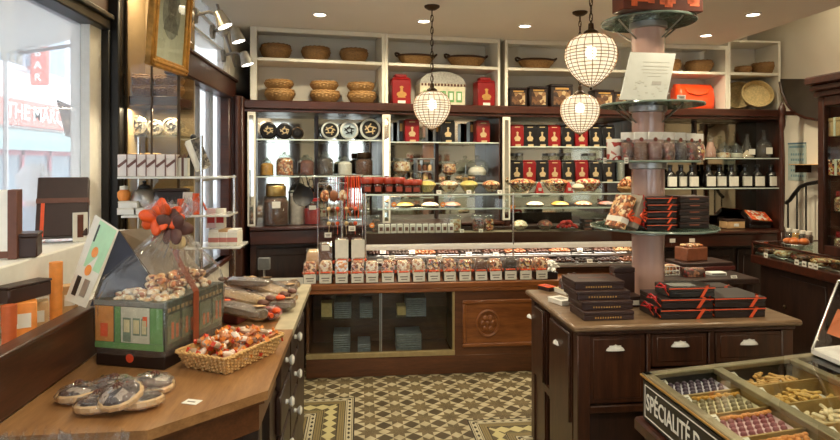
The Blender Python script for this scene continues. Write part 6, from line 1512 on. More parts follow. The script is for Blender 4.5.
# left things: leaflets, orange packet, paper bags
for i, (x, y, m, l, rz) in enumerate(((561,303,WHITE,'white booklet with grey cover print lying left of the stepped stack',.35),(566,293,M('cream_cover', lin(226,210,170), .5),'cream booklet lying behind the white one on the island',.3),(547,290,ORANGE,'small orange packet at the back left corner of the island',.5))):
    p = atZ(x, y, IT); t = thing('booklet' if i < 2 else 'orange_packet', 'booklet' if i < 2 else 'packet', l, (p.x, p.y, IT+.001), rz); w_ = .085 if i < 2 else .06
    MB().cbox(0,0,0,w_,.12 if i < 2 else .09,.022,.001).build('pages', PAPER if i < 2 else CHOC, t); MB().cbox(0,0,.022,w_*1.03,.124 if i < 2 else .093,.004,.001).build('cover', m, t); MB().box(-w_*.3,w_*.3,-.03,.03,.026,.0265).build('print', STEEL if i == 0 else (GOLD if i == 1 else REDP), t)
p = atY(631, 300, 3.12); t = thing('label_box', 'box', 'small brown box with white label between the stepped stack and the pole', (p.x, 3.12, IT+.001)); MB().cbox(0,0,0,.08,.1,.045,.002).build('box', CHOC, t); MB().cbox(0,0,.045,.082,.102,.012,.002).build('lid', CHOC, t); MB().box(-.03,.036,-.0525,-.05,.012,.036).build('label', PAPER, t)
def paper_bag(label, w, d, h, m, loc, top=None):
    t = thing('sweet_bag', 'bag', label, loc)
    rings = []
    for k, kz, z in ((.95,1,0),(1,1,h*.3),(.98,.8,h*.7),(.9,.3,h*.95),(.92,.1,h)): rings.append([Vector((w/2*k*(abs(math.cos(a*PI/12))**.6)*(1 if math.cos(a*PI/12) > 0 else -1)+R.uniform(-.003,.003), d/2*kz*(abs(math.sin(a*PI/12))**.6)*(1 if math.sin(a*PI/12) > 0 else -1), z+R.uniform(-.004,.004))) for a in range(24)])
    MB().loft(rings).build('bag', m, t)
    if top:
        mb = MB()
        for i in range(9): a = i*.75; mb.sphere((w*.3*math.cos(a), -d*.2+.01*math.sin(a), h*.9+.03*math.sin(a*1.7)), .018, 1,.8,.9, 8, None, .003)
        mb.build('ribbon_cluster', top, t)
    return t
p = atY(569, 283, 3.46); paper_bag('dark cellophane pouch with brown ribbon cluster behind the booklets', .12, .09, .085, M('dark_pouch', lin(52,32,30), .3, coat=.4), (p.x, 3.46, IT+.001), M('brown_cluster', lin(80,44,40), .4))
p = atY(598, 283, 3.40); paper_bag('pale orange cellophane pouch behind the stepped stack', .17, .1, .075, SPECKO, (p.x, 3.40, IT+.001), RIBR)
p = atY(622, 290, 3.28); t = thing('upright_box', 'box', 'upright dark brown box just left of the pole', (p.x, 3.28, IT+.001)); MB().cbox(0,0,0,.12,.07,.15,.003).build('box', CHOC, t); MB().cbox(0,0,.15,.122,.072,.03,.003).build('lid', CHOC, t)

# ================= POLE WITH ROUND SHELVES =================
PX, PY = atY(648, 200, 3.36).x, 3.36
o = thing('display_pole', 'display stand', 'pole wrapped in pinkish film with round glass shelves rising from the island', (PX, PY, IT+.001))
mb = MB(); prof = [(.088,0)]+[(.09+.0015*math.sin(k*1.3), .02+k*.06) for k in range(31)]
prof = [(r, z) for r, z in prof if z < ZC-IT-.01]+[(.09, ZC-IT-.003)]
mb.lathe(prof, 28, wob=lambda i, j: .0025*math.sin(j*1.9+i*.4)); mb.build('film_wrapped_post', TUBEP, o)
for i, (zp, r, dx) in enumerate(((229.5,.35,.03),(160.5,.28,.0),(101,.285,.02),(13,.26,.0))):
    z = H+(HZ-zp)*3.31/FP-IT
    s = MB().lathe([(.093,-.012),(r,-.012),(r+.004,-.006),(r,0),(.093,0)], 56, None, (dx,0,0)).build('round_glass_shelf', GLASSG, o)
    MB().lathe([(r+.0045,-.012),(r+.007,-.006),(r+.0045,0)], 56, None, (dx,0,0)).build('shelf_edge', M('dark_glass_edge', lin(120,136,126), .2, coat=.5) if 'dark_glass_edge' not in bpy.data.materials else bpy.data.materials['dark_glass_edge'], s)
    MB().lathe([(.093,-.05),(.105,-.045),(.105,-.013)], 28).build('collar', STEEL, o)
    if zp < 150:
        for k in range(4): a = k*PI/2+.4; MB().tube([(.1*math.cos(a), .1*math.sin(a), -.11+z),(.24*math.cos(a), .24*math.sin(a), z-.016)], .005, 6).build('strut', STEEL, o)
    for q in (s, ): q.location.z = z
    c = [x for x in o.children if x.name.startswith('collar')][-1]; c.location.z = z
def pz(zp): return H+(HZ-zp)*3.31/FP+.002
# disc 1: open carton at the very top
o = thing('top_carton', 'box', 'large dark carton with orange pattern on the highest pole shelf', (PX-.08, PY-.03, pz(13)), .05)
MB().box(-.2,.27,-.22,-.09,0,.13,.004).build('carton', M('brown_gloss', lin(84,38,26), .3, var=.2, scale=12), o); mb = MB()
for i in range(12): x = R.uniform(-.18,.2); mb.box(x, x+R.uniform(.03,.06), -.2225,-.2205, R.uniform(.01,.05), R.uniform(.07,.12))
mb.build('orange_print', M('orange_print', lin(206,92,48), .35, var=.3), o)
# disc 2: white plaque
o = thing('white_plaque', 'plaque', 'white engraved plaque leaning against the pole on the second highest shelf', (PX-.105, PY-.20, pz(101)), math.radians(4))
T = Matrix.Translation((0,0,.0)) @ Matrix.Rotation(math.radians(-14), 4, 'X') @ Matrix((( 1,0,.36,0),(0,1,0,0),(0,0,1,0),(0,0,0,1)))
MB().box(-.165,.115,-.004,.004,0,.285,.002,T).build('board', M('plaque_white', lin(192,193,188), .35, var=.06, scale=12), o)
mb = MB()
for z, a, b_ in ((.225,-.075,.085),(.20,-.07,.09),(.18,-.075,.08),(.16,-.06,.09),(.14,-.03,.05)): mb.box(a,b_,-.0052,-.004,z,z+.0045,0,T)
for k in range(22):
    x = R.uniform(-.115,.115); z = R.uniform(.02,.11); mb.box(x,x+R.uniform(.006,.02),-.0052,-.004,z,z+R.uniform(.003,.008),0,T)
mb.build('engraving', M('grey_ink', lin(180,178,170), .6), o)
mb = MB(); mb.box(.005,.06,-.0055,-.004,.09,.112,0,T); mb.build('dark_mark', STEEL, o)
MB().box(-.05,.05,.02,.08,0,.008).tube([(0,.08,.0),(.06,.045,.2)], .004).build('easel_back', ACRYL, o)
q = atY(657, 98, PY-.29); price_card('price_tag', 'little white price card at the rim below the white plaque', (PX+.045, PY-.285, pz(101)), .05, .022, 0, 0)
# disc 3: bags of candies and a striped tumbler
CB = [SPECKD, BROWNS, M('red_brown_candies', lin(92,44,36), .4, var=.4, scale=60, bump=.6), SPECKD, M('plum_candies', lin(58,42,48), .4, var=.4, scale=60, bump=.6), SPECKD, SPECKM]
for i, (x, dy) in enumerate(((628,-.16),(641,-.21),(655,-.23),(668,-.21),(680,-.17),(691,-.11),(699,-.04))):
    Y = PY+dy; p = atY(x, 160, Y); t = thing('candy_bag', 'bag', f'clear bag of dark candies with white header on the pole shelf, {ORD[i]} from left', (p.x, Y, pz(160.5)+.001), math.radians(-8+i*6), 'candy bags on the pole shelf')
    w = .078
    MB().loft([[Vector((w/2*k*(abs(math.cos(a*PI/10))**.7)*(1 if math.cos(a*PI/10) > 0 else -1), .028*kz*math.sin(a*PI/10), z)) for a in range(20)] for k, kz, z in ((.9,.9,0),(1,1,.03),(.98,.9,.075),(.9,.5,.095))]).build('candies', CB[i], t)
    MB().loft([[Vector((w/2*k*(abs(math.cos(a*PI/10))**.7)*(1 if math.cos(a*PI/10) > 0 else -1), .030*kz*math.sin(a*PI/10), z)) for a in range(20)] for k, kz, z in ((.95,.95,0),(1.06,1.06,.04),(1.03,.8,.085),(1.0,.15,.105),(1.03,.06,.155))], False, False).build('clear_bag', CELLOF, t)
    MB().box(-w*.5,w*.5,-.004,.004,.112,.153,.001).build('header', M('frosted_header', lin(226,222,216), .4, var=.06) if 'frosted_header' not in bpy.data.materials else bpy.data.materials['frosted_header'], t)
    MB().lathe([(.012,0),(.012,.002),(.0001,.003)], 14, Matrix.Translation((0,-.005,.112)) @ Matrix.Rotation(PI/2,4,'X')).build('seal', M('brown_seal', lin(120,56,44), .4) if 'brown_seal' not in bpy.data.materials else bpy.data.materials['brown_seal'], t)
Y = PY-.1; p = atY(611.5, 160, Y); t = thing('striped_tumbler', 'packet', 'white and red patterned round packet at the left end of the candy bag shelf', (p.x+.02, Y, pz(160.5)+.001)); MB().lathe([(.042,0),(.045,.005),(.045,.105),(.04,.11),(.0001,.111)], 22).build('body', SPECK('white_red_print', [lin(228,220,212), lin(170,60,52), lin(232,226,218), lin(196,120,110)], 40), t); MB().lathe([(.046,.1),(.046,.118),(.0001,.12)], 22).build('lid', PAPER, t)
for x, l in ((598.5,'tiny white price card at the far left rim of the candy bag shelf'),(622,'tiny white price card at the rim below the first candy bag')):
    q = atY(x, 167, PY-.24); price_card('price_tag', l, (max(q.x, PX-.285) if x < 600 else q.x, PY-(.06 if x < 600 else .292), pz(160.5)-.018), .022, .032, 0, 0)
# disc 4: leaning packages and stacks of ribboned dark boxes
zt = pz(229.5)+.001
for i, (x, m, l) in enumerate(((617,SPECKO,'orange and white patterned packet leaning at the left on the lowest pole shelf'),(629.5,M('grey_sleeve', lin(150,138,124), .4, var=.1),'grey sleeve packet with orange bow leaning at the left on the lowest pole shelf'))):
    Y = PY-.2+.0*i; p = atY(x, 226, Y); t = thing('leaning_pack', 'packet', l, (p.x-.03, Y, zt+.02), math.radians(12)); T = Matrix.Rotation(math.radians(24), 4, 'Y')
    MB().cbox(.02,0,0,.045,.13,.185,.003,T).build('pack', m, t); MB().cbox(.02,0,.03,.047,.132,.03,0,T).build('band', RIB if i else PAPER, t)
    mb = MB()
    for s in (-1,1): mb.tube([(.05,-.07,.06),(.07,-.085,.06+s*.03),(.085,-.08,.06+s*.012),(.05,-.07,.06)], .005, 5)
    mb.build('bow', RIB, t)
sb_ = ribboned('x', .165, .14, .031); KS = Kind(sb_)
for k in range(5): KS.put((atY(656, 215, PY-.2).x, PY-.195, zt+k*.0365), R.uniform(-.05,.05), f'flat dark box with orange ribbon in the pole shelf\'s left stack, {ORD[k]} from bottom', 'left stack on the lowest pole shelf')
def plain_box(label, w, d, h):
    t = thing('flat_box', 'box', label); MB().cbox(0,0,0,w,d,h*.6,.002).build('base', CHOCD, t); MB().cbox(0,0,h*.6,w*1.012,d*1.012,h*.38,.002).build('lid', CHOC, t); MB().box(-w*.16,w*.16,-d/2-.002,-d/2,h*.45,h*.62).build('print', M('brick_print', lin(150,84,60), .5) if 'brick_print' not in bpy.data.materials else bpy.data.materials['brick_print'], t); return t
KP_ = Kind(plain_box('x', .175, .16, .034))
for k in range(5): KP_.put((atY(690.5, 215, PY-.14).x, PY-.10, zt+k*.036), R.uniform(-.04,.04), f'flat brown box in the right stack on the lowest pole shelf, {ORD[k]} from bottom', 'right stack on the lowest pole shelf')
p = atY(712, 225, PY-.02); t = thing('small_bell_jar', 'packet', 'small clear sweet packet at the right rim of the lowest pole shelf', (PX+.325, PY+.0, zt)); MB().loft([[Vector((.022*k*math.cos(a*PI/8), .02*k*math.sin(a*PI/8), z)) for a in range(16)] for k, z in ((1,0),(1,.05),(.4,.075))]).build('sweets', SPECKL, t); MB().loft([[Vector((.024*k*math.cos(a*PI/8), .022*k*math.sin(a*PI/8), z)) for a in range(16)] for k, z in ((1,0),(1,.055),(.3,.08),(.9,.1))], False, False).build('clear_wrap', CELLOF, t)

# ================= LOW TABLE BEHIND THE ISLAND =================
o = thing('low_table', 'table', 'dark low table behind the island carrying cakes and packets', (0,0,0))
TZ = .86; tx0, tx1, ty0, ty1 = 1.93, 2.72, 3.85, 4.5
MB().box(tx0, tx1, ty0, ty1, TZ-.04, TZ, .006).build('top', DARKW, o)
for x in (tx0+.03, tx1-.07):
    for y in (ty0+.03, ty1-.07): MB().box(x, x+.045, y, y+.045, 0, TZ-.04, .003).build('leg', DARKW, o)
p = atY(691, 262, 4.3); t = thing('brown_cake_box', 'box', 'reddish brown wrapped box topping the pile right of the pole foot', (p.x, 4.3, TZ+.06), .25); MB().cbox(0,0,0,.2,.13,.10,.006).build('box', M('rust_wrap', lin(140,82,56), .35, var=.2, scale=20, coat=.3), t); MB().cbox(0,-.005,.1,.15,.1,.02,.01).build('bow', SPECKO, t)
t = thing('red_card_tray', 'tray', 'flat red-brown tray under the reddish brown wrapped box', (p.x+.05, 4.28, TZ+.001), .1); MB().cbox(0,0,0,.42,.26,.03,.004).build('tray', M('maroon_card', lin(92,40,34), .4), t); MB().cbox(0,0,.03,.4,.24,.028,.004).build('box', CHOC, t)
p = atY(716, 276, 4.0); t = thing('white_packet', 'packet', 'small white packet lying on the dark low table behind the island', (p.x, 4.0, TZ+.001)); MB().cbox(0,0,0,.12,.07,.022,.003).build('packet', WHITE, t); MB().box(-.05,.05,-.0355,-.034,.006,.016).build('print', STEEL, t)
p = atY(693, 281, 3.98); t = paper_bag('clear pouch of striped brown sweets in front of the red-brown tray', .16, .1, .06, SPECKD, (p.x, 3.98, TZ+.001), None)
p = atY(668, 270, 4.05); t = thing('wire_basket', 'basket', 'small pale wire basket just right of the pole foot', (p.x, 4.05, TZ+.001))
mb = MB()
for z in (.0,.03,.06): mb.tube([(.06*sx, .045*sy, z+.004) for sx, sy in ((-1,-1),(1,-1),(1,1),(-1,1))], .003, 5, True)
for k in range(6): mb.tube([(-.06+.024*k,-.045,.004),(-.06+.024*k,-.045,.064)], .002, 4)
mb.build('wires', PAPER, t); MB().cbox(0,0,.008,.1,.07,.06,.01).build('sweets', SPECKO, t)
q = atY(736, 285, ty0-.0); price_card('price_tag', 'white price card on the front edge of the dark low table', (min(q.x, tx1-.03), ty0+.02, TZ+.001), .045, .02)
for i, (x, y) in enumerate(((672.5,241),(692,240))):
    p = atY(x, y, 4.35); t = thing('hanging_price_card', 'price tag', f'{("left","right")[i]} white price card on the pile just below the lowest pole shelf', (p.x, 4.35, 1.045+.0), 0); MB().box(-.022,.022,-.002,0,0,.03).build('card', PAPER, t); MB().box(-.008,.008,-.0,.004,-.06,.0).build('stem', ACRYL, t)

# ================= RIGHT: GLASS COUNTER AND VITRINE =================
GX, GYF, GZ = 3.33, 4.82, 1.0
o = thing('glass_counter', 'counter', 'dark counter with sloping glass top and price cards along the right wall', (0,0,0))
MB().box(GX+.06, XR-.002, 2.2, GYF-.03, .0, .8).build('body', DARKW, o)
MB().box(GX-.012, XR-.002, 2.2, GYF, .80, .87, .006).build('tray_rail', MAHOG, o)
MB().box(GX, GX+.02, 2.2, GYF, .97, .985, .003).box(GX, XR-.002, GYF-.02, GYF, .97, .985, .003).box(GX,GX+.02,GYF-.02,GYF,.87,.98).build('top_frame', MAHOG, o)
MB().box(GX+.004, GX+.009, 2.2, GYF-.02, .87, .97).box(GX+.02, XR-.01, 2.2, GYF-.02, .975, .981).box(GX+.02, XR-.01, GYF-.012, GYF-.006, .87,.97).build('glass_panes', GLASSD, o)
for k, y in enumerate((4.3,3.75,3.2)):
    mb = MB().box(GX+.05, GX+.06, y-.24, y+.24, .12, .74, .004); mb.build('door_panel', DARKW, o)
    MB().sphere((GX+.045, y+.18, .5), .016).build('knob', BRONZE, o)
for i, (y, m) in enumerate(((4.78,CHOCD),(4.58,M('gold_wrap', lin(196,160,100), .35, .3)),(4.38,CHOCD),(4.18,CHOC),(3.98,CHOCD))):
    t = thing('counter_tray', 'tray', f'tray of sweets inside the glass counter along the right wall, {ORD[i]} from its far end', (GX+.2, y, .871), 0, 'trays in the right glass counter'); MB().cbox(0,0,0,.3,.17,.012,.003).build('dish', STEEL, t); MB().cbox(0,0,.012,.27,.14,.045,.015).build('sweets', [SPECKD,SPECKL,SPECKD,SPECKO,SPECKD][i], t)
for i, (x, y) in enumerate(((766,257),(797,265),(804.5,267),(811,268),(816,268.5))):
    q = atX(x, y, GX-.002); t = thing('price_tag', 'price tag', f'white price card on the front of the right glass counter, {ORD[i]} from its far end', (GX-.004, q.y, .871), -PI/2); MB().box(-.022,.022,-.0015,0,0,.04).build('card', PAPER, t); MB().box(-.012,.012,-.0022,-.0015,.012,.024).build('print', bpy.data.materials['ink'], t)
p = atX(797, 228, GX+.17); t = thing('bread_plate', 'plate', 'plate of orange glazed pastries on the right glass counter', (GX+.17, p.y, .986)); MB().lathe([(.05,0),(.11,.014),(.108,.016),(.05,.006),(.0001,.006)], 28).build('plate', STEEL, t)
for k in range(5): a = k*1.26; MB().sphere((.06*math.cos(a), .06*math.sin(a), .034), .036, 1.2, .8, .7, 12).build('pastry', M('orange_glaze', lin(200,110,50), .3, var=.25, scale=30, coat=.5) if 'orange_glaze' not in bpy.data.materials else bpy.data.materials['orange_glaze'], t)
for i, (x, c) in enumerate(((789,TEA),(796,AMBER),(803,TEA),(809,BROWNS))):
    p = atX(x, 222, GX+.35); t = jar(f'small dark jar with pale lid behind the orange pastries, {ORD[i]} from left', .032, .10, c, PAPER); t.location = (p.x, p.y, .986); t['group'] = 'small jars on the right glass counter'
# vitrine standing on the counter
VX, VY1, VY0, VT = 3.33, 4.08, 2.55, 2.26
o = thing('wall_vitrine', 'vitrine', 'tall mahogany glass vitrine with heavy cornice at the right picture edge', (0,0,0))
b0 = .988
MB().box(VX-.06, XR-.002, VY0, VY1+.06, VT-.04, VT+.02, .01).box(VX-.04, XR-.002, VY0, VY1+.04, VT-.09, VT-.04, .012).box(VX-.02, XR-.002, VY0, VY1+.02, VT-.13, VT-.09, .006).build('cornice', MAHOG, o)
for y in (VY1-.06, VY0): MB().box(VX, VX+.06, y, y+.06, b0, VT-.13, .006).build('corner_post', MAHOGV, o)
MB().box(XR-.06, XR-.003, VY1-.05, VY1, b0, VT-.13, .004).build('rear_post', MAHOGV, o)
MB().box(VX+.0, VX+.05, VY0+.06, VY1-.06, b0, b0+.07, .005).build('front_rail', MAHOGV, o)
MB().box(VX, VX+.05, VY0+.06, VY1-.06, VT-.2, VT-.13, .005).build('front_rail', MAHOGV, o)
MB().box(VX+.06, XR-.06, VY1-.045, VY1-.005, b0, b0+.06).box(VX+.06, XR-.06, VY1-.045, VY1-.005, VT-.2, VT-.13).build('end_rail', MAHOGV, o)
MB().box(VX+.02, VX+.025, VY0+.06, VY1-.06, b0+.07, VT-.2).build('glass_panes', GLASSD, o)
MB().box(XR-.03, XR-.02, VY0, VY1-.05, b0, VT-.13).box(VX+.06, XR-.06, VY1-.03, VY1-.02, b0+.06, VT-.2).build('back_panel', M('brick_back', lin(116,62,44), .6, var=.2), o)
MB().box(VX+.06, XR-.03, VY0, VY1-.05, b0, b0+.02).build('floor_board', MAHOG, o)
for z in (1.3, 1.56, 1.84): MB().box(VX+.05, XR-.035, VY0, VY1-.06, z-.008, z).build('glass_shelf', GLASSD, o)
VM = [REDP, RIBR, SPECKO, CHOC, SPECKM, REDT, KRAFT]
cnt = 0
for si, z in enumerate((1.008+.002, 1.301, 1.561, 1.841)):
    for j in range(2):
        y = VY1-.13-j*.15
        if si in (0, 1):
            t = jar(f'{("far","near")[j]} red-lidded jar on {("the floor","the lowest glass shelf")[si]} of the right vitrine', .05, .15, [SPECKO, SPECKD, SPECKM][j % 3], REDT); t.location = (VX+.085, y, z); t['group'] = 'jars in the right vitrine'
        else:
            t = thing('vitrine_box', 'gift box', f'{("far","near")[j]} wrapped box on {("the middle","the top")[si-2]} glass shelf of the right vitrine', (VX+.10, y, z), R.uniform(-.1,.1), 'boxes in the right vitrine')
            m = VM[(j+si*2) % 7]; hh = R.uniform(.11,.2)
            MB().cbox(0,0,0,.14,.13,hh*.8,.004).build('box', m, t); MB().cbox(0,0,hh*.8,.144,.134,hh*.2,.004).build('lid', m, t); MB().cbox(0,0,0,.145,.02,hh+.002,0).build('ribbon', GOLD if j % 2 else PAPER, t)
# newel post, little stair and calendar on the right wall behind
p = atY(783, 100, 5.3); o = thing('newel_post', 'post', 'turned dark newel post with finial at the right end of the back cabinets', (p.x-.01, 5.3, 0))
MB().box(-.03,.03,-.03,.03,0,1.0,.004).lathe([(.026,1.0),(.03,1.02),(.016,1.06),(.024,1.3),(.026,1.7),(.016,1.95),(.028,2.0),(.03,2.05),(.02,2.08),(.03,2.12)], 18).build('turned_shaft', MAHOGV, o); MB().box(.0,.19,-.02,.02,2.10,2.14,.004).build('top_bar', MAHOGV, o); MB().lathe([(.03,2.12),(.034,2.16),(.02,2.2),(.0001,2.24)], 18).build('finial', MAHOGV, o)
o = thing('stair_string', 'staircase', 'dark curved underside of a winding stair on the right wall behind the vitrine', (0,0,0))
pts = [atX(x, y, XR-.05) for x, y in ((786,82),(788,92),(793,104),(800,113),(812,118),(824,120))]
top = [atX(x, y, XR-.05) for x, y in ((786,79),(790,79),(796,79),(803,79),(812,79),(824,79))]
vs = []; fs = []
for a, b_ in zip(pts, top): vs += [a, b_, a+Vector((-.06,0,0)), b_+Vector((-.06,0,0))]
for i in range(5): k = i*4; fs += [(k,k+1,k+5,k+4),(k+2,k+6,k+7,k+3),(k,k+4,k+6,k+2),(k+1,k+3,k+7,k+5)]
fs += [(0,2,3,1),(20,21,23,22)]
MB().add(vs, fs).build('curved_string', M('stair_grey', lin(58,52,46), .5, var=.3, scale=5), o)
MB().tube([a+Vector((-.065,0,0)) for a in pts], .012, 6).build('edge_moulding', MAHOGV, o)
o = thing('handrail', 'handrail', 'dark curved handrail running down behind the right counter', (0,0,0))
MB().tube([atX(x, y, XR-.1) for x, y in ((786,203),(790,200),(795,193),(800,187),(807,184),(818,182))], .018, 8).build('rail', BLACK, o)
for x, y in ((788,202),(797,191),(806,184.5)): q = atX(x, y, XR-.1); MB().tube([q, Vector((q.x, q.y, .985))], .008).build('baluster', BLACK, o)
q0 = atX(788, 143, XR-.006); q1 = atX(806, 181, XR-.006); o = thing('wall_calendar', 'calendar', 'pale blue printed calendar sheet on the right wall beside the newel post', (XR-.002, (q0.y+q1.y)/2, q1.z)); w = abs(q0.y-q1.y); hh = q0.z-q1.z
MB().box(-.004,0,-w/2,w/2,0,hh).build('sheet', M('calendar_paper', lin(178,192,186), .7), o); mb = MB().box(-.006,-.004,-w/2+.02,w/2-.02,hh*.86,hh*.92)
for r_ in range(5):
    for c_ in range(6): mb.box(-.006,-.004,-w/2+.03+c_*(w-.06)/6,-w/2+.03+(c_+.6)*(w-.06)/6,hh*(.1+r_*.14),hh*(.16+r_*.14))
mb.build('lettering', M('calendar_print', lin(120,150,160), .7), o)
MB().box(-.006,-.003,-w/2,w/2,hh*.96,hh).build('binding', M('calendar_blue', lin(90,120,140), .6), o)
o = thing('wall_shelf', 'shelf', 'small pale wall shelf behind the vitrine glass on the right wall', (0,0,0)); q = atX(808, 164, XR-.1); MB().box(XR-.2,XR-.001,q.y-.25,q.y+.12,q.z-.01,q.z,.003).build('board', KRAFT, o)
for k in (-.2,.08): MB().box(XR-.16,XR-.001,q.y+k,q.y+k+.01,q.z-.08,q.z-.01).build('bracket', BRONZE, o)

# ================= SWEETS CASE, LOWER RIGHT =================
BT_ = .85
c0 = atZ(643.8, 372.5, BT_); c1 = atZ(835, 350.5, BT_)
an = math.atan2(c1.y-c0.y, c1.x-c0.x)
ex = Vector((math.cos(an), math.sin(an), 0)); ey = Vector((.004, -1, 0)).normalized()
SH = Matrix(((ex.x, ey.x, 0, c0.x),(ex.y, ey.y, 0, c0.y),(0,0,1,0),(0,0,0,1)))   # u along the back edge, v towards the viewer
BWD, BDP = 1.06, 1.12
def sb2(u0, u1, v0, v1, z0, z1, ch=0): return MB().box(u0, u1, v0, v1, z0, z1, ch, SH)
o = thing('sweets_case', 'display case', 'black and brass sweets case with lettered side at the lower right', (0,0,0))
b = MB(); 
BODY = WOOD('case_black', lin(24,24,22), lin(44,44,40), (8,8,1), 3, .35, .3)
RIM = M('tarnished_brass_rim', lin(140,128,100), .38, .45, .2, scale=12)
z0 = BT_-.175
mb = MB().box(0, BWD, 0, .02, z0, BT_-.01, 0, SH).box(0, .02, 0, BDP, z0, BT_-.01, 0, SH).box(BWD-.02, BWD, 0, BDP, z0, BT_-.01, 0, SH).box(0, BWD, BDP-.02, BDP, z0, BT_-.01, 0, SH).box(0, BWD, 0, BDP, z0, z0+.02, 0, SH); mb.build('box_sides', BODY, o)
mb = MB().box(-.008, .03, -.008, BDP+.008, BT_-.02, BT_, .004, SH).box(-.008, BWD+.008, -.008, .03, BT_-.02, BT_, .004, SH).box(BWD-.03, BWD+.008, -.008, BDP+.008, BT_-.02, BT_, .004, SH).box(-.008, BWD+.008, BDP-.03, BDP+.008, BT_-.02, BT_, .004, SH)
mb.box(.30, .345, .03, BDP-.03, BT_-.022, BT_-.002, .003, SH).box(.68,.72,.03,BDP-.03,BT_-.022,BT_-.002,.003,SH); mb.build('brass_rim', RIM, o)
mb = MB().box(-.012, -.004, -.01, BDP, BT_-.012, BT_-.006, 0, SH); mb.build('gilt_line', GOLD, o)
MB().box(.02, BWD-.02, .02, BDP-.02, BT_-.1, BT_-.09, 0, SH).build('tray_floor', M('case_brown', lin(84,74,60), .5), o)
VW = .165
mb = MB()
for k in range(1, 6): mb.box(.03, BWD-.03, .0+k*VW, .0+k*VW+.008, BT_-.09, BT_-.03, 0, SH)
mb.box(.318,.328,.03,BDP-.03,BT_-.09,BT_-.022,0,SH).box(.695,.705,.03,BDP-.03,BT_-.09,BT_-.022,0,SH); mb.build('dividers', M('brass_divider', lin(170,140,84), .4, .4), o)
MB().box(.0,BWD,.0,BDP,BT_-.0005,BT_+.0035,0,SH).build('glass_lid', GLASS, o)
# lower carcass under the tray box
MB().box(.03, BWD-.03, .03, BDP-.03, .0, z0, 0, SH).build('carcass', DARKW, o)
MB().box(-.03, BWD+.03, -.03, BDP+.03, z0-.05, z0, .008, SH).build('ledge', MAHOG, o)
# lettered black side: border line and letters
sgn = MB().box(-.006, 0, .006, BDP-.02, z0+.006, BT_-.024, 0, SH).build('sign_panel', BLKT, o)
mb = MB(); zA, zB = z0+.018, BT_-.036
for (v0, v1, q0_, q1_) in ((.02,BDP-.03,zB-.004,zB),(.02,BDP-.03,zA,zA+.004),(.02,.024,zA,zB),(BDP-.034,BDP-.03,zA,zB)): mb.box(-.0075,-.006,v0,v1,q0_,q1_,0,SH)
mb.build('white_border', WHITE, sgn)
TM = SH @ Matrix(((0,0,-1,-.007),(1,0,0,.212),(0,1,0,(zA+zB)/2-.002),(0,0,0,1)))
tw = text_mb('SP\u00c9CIALIT\u00c9 D', .086); tw = max(v.x for v in tw.v)-min(v.x for v in tw.v)
lettering('SP\u00c9CIALIT\u00c9 D', .086, WHITE, sgn, TM, .356/tw, .0006, .0012)
# compartments: trays with rows of bonbons
def bonbon(name, m, r=.0102):
    mb = MB(); mb.lathe([(r,0),(r*1.02,.004),(r*.85,.010),(r*.45,.013),(.0001,.0135)], 14); return mb
comp = [(0,'plum sweets on a mauve tray in the sweets case',SWPURP,MAUVET,4,8),(1,'olive sweets on an ivory tray in the sweets case',SWGREY,IVORYT,4,8),(2,'rose sweets on a pink tray in the sweets case',SWROSE,PINKT,4,8),(3,'apricot sweets on an ivory tray at the bottom picture edge',SWORNG,IVORYT,4,8)]
for k, nm, m, tm, nr, nc in comp:
    v0 = k*VW+.02; t = thing('bonbon_tray', 'tray', f'moulded tray holding {nm}', (0,0,0))
    zt0 = BT_-.048
    P_ = Matrix.Translation((0,0,0))
    MB().box(.04, .31, v0+.006, v0+.138, zt0-.02, zt0, .003, SH).build('moulded_tray', tm, t)
    pr_ = None
    for i in range(nr):
        for j in range(nc):
            u = .062+j*.0315+(.0157 if i % 2 else 0); v = v0+.024+i*.0285
            if u > .298: continue
            w_ = SH @ Vector((u, v, zt0+.0005))
            if pr_ is None:
                pr_ = thing('bonbon', 'sweet', f'round bonbon among the {nm}', w_, 0, f'bonbons: {nm}'); bonbon('b', m).build('sweet', m, pr_)
                # one mesh per sweet
                ch = pr_.children[0]; COL.objects.unlink(pr_); bpy.data.objects.remove(pr_); ch.parent = None; ch.name = 'bonbon'; ch.location = w_; tag(ch, f'round bonbon among the {nm}', 'sweet', f'bonbons: {nm}'); pr_ = ch
            else:
                c = pr_.copy(); COL.objects.link(c); c.location = w_
    q = SH @ Vector((.052, v0+.012, zt0+.03)); 
    price_card('price_tag', f'white price card by the {nm}', SH @ Vector((.065, v0+.02, BT_-.042)), .05, .03, an, -60)
    h_ = MB()
    for i in range(12): h_.add(*(lambda c: (c.v, c.f))(MB().sphere(SH @ Vector((.10+i*.017, v0+.014, zt0+.010+R.uniform(0,.006))), .009, 1.3, .8, .8, 8)))
    if k in (1, 2, 3): t2 = tag(h_.build('jelly_row', SWORNG if k != 1 else AMBER), f'candied slices standing behind the {nm}', 'sweets')
big = [(0,'heap of candied ginger slices at the back of the sweets case',GINGER),(1,'heap of golden peel sticks in the sweets case',M('golden_peel', lin(206,164,84), .4, var=.3, scale=50, bump=.6)),(2,'heap of pale nougat pieces in the sweets case',M('nougat', lin(226,206,166), .5, var=.2, scale=40, bump=.5)),(3,'heap of almond biscuits in the sweets case nearest the viewer',BISC)]
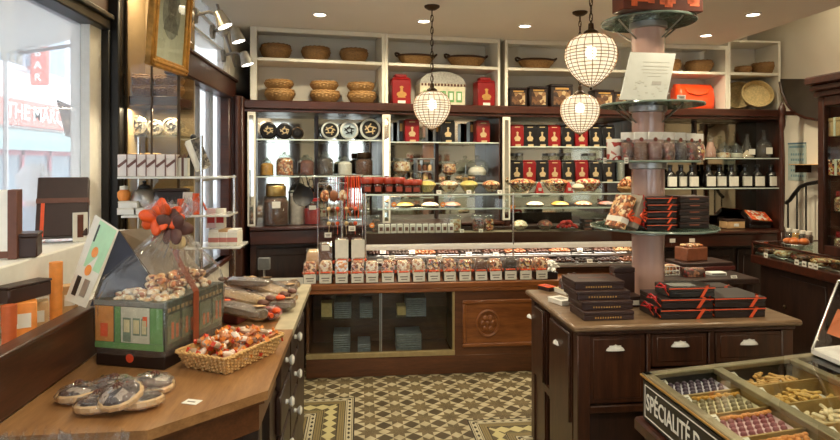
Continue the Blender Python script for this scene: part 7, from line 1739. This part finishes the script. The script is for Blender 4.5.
for k, nm, m in big:
    v0 = k*VW+.02; t = thing('sweets_heap', 'sweets', nm, (0,0,0))
    mb = MB()
    for i in range(80):
        u = R.uniform(.37,.66); v = v0+R.uniform(.025,.12); z = BT_-.075+R.uniform(0,.035)*(1-abs(u-.515)/.2)
        a = R.uniform(0,6.28); Q = Matrix.Translation(SH @ Vector((u, v, z))) @ Matrix.Rotation(a, 4, 'Z') @ Matrix.Rotation(R.uniform(-.6,.6), 4, 'X')
        mb.cbox(0,0,0,.045,.014,.01,.003,Q)
    mb.build('pieces', m, t)['kind'] = 'stuff'
    MB().box(.345,.68,v0+.006,v0+.138,BT_-.089,BT_-.079,.002,SH).build('paper_liner', PAPER, t)
    price_card('price_tag', f'white price card before the {nm[:-22]}' if k == 0 else f'white price card before the {nm}', SH @ Vector((.385, v0+.03, BT_-.045)), .055, .03, an, -60)
# acrylic stand with chrome edge on the case (right edge)
o = thing('acrylic_stand', 'stand', 'clear acrylic lectern stand with chrome edges at the right picture edge', (0,0,0))
e0 = atZ(811, 340, BT_+.02); e1 = atD(841, 274, (e0.y)*.98)
b0_ = SH @ Vector((.74, .015, BT_+.006)); 
u_ = ex; 
A_ = Vector(e0); 
MB().box(.80,1.05,.02,.3,BT_+.006,BT_+.03,.004,SH).build('white_base', WHITE, o)
f0 = SH @ Vector((.80,.03,BT_+.03)); f1 = SH @ Vector((.80,.29,BT_+.03)); t0 = f0+Vector((.16,.05,.27)); t1 = f1+Vector((.16,.05,.27))
MB().tube([f0, t0], .006, 8).tube([f1, t1], .006, 8).tube([t0, t1], .006, 8).build('chrome_edge', CHROME, o)
MB().slab([f0, f1, t1, t0], .004).build('clear_sheet', ACRYL, o)
MB().slab([f0+Vector((.07,.0,.06)), f1+Vector((.07,.0,.06)), f1+Vector((.12,.0,.16)), f0+Vector((.12,.0,.16))], .006).build('leaflet', M('orange_leaflet', lin(214,120,70), .5), o)
vs = SC.view_settings; vs.view_transform = 'Standard'; vs.look = 'None'; vs.gamma = 1; vs.use_curve_mapping = False; vs.exposure = .16
cy = SC.cycles; cy.max_bounces = 10; cy.transparent_max_bounces = 32; cy.glossy_bounces = 5; cy.diffuse_bounces = 4; cy.transmission_bounces = 6
cy.caustics_reflective = False; cy.caustics_refractive = False; cy.sample_clamp_indirect = 6; cy.use_denoising = True
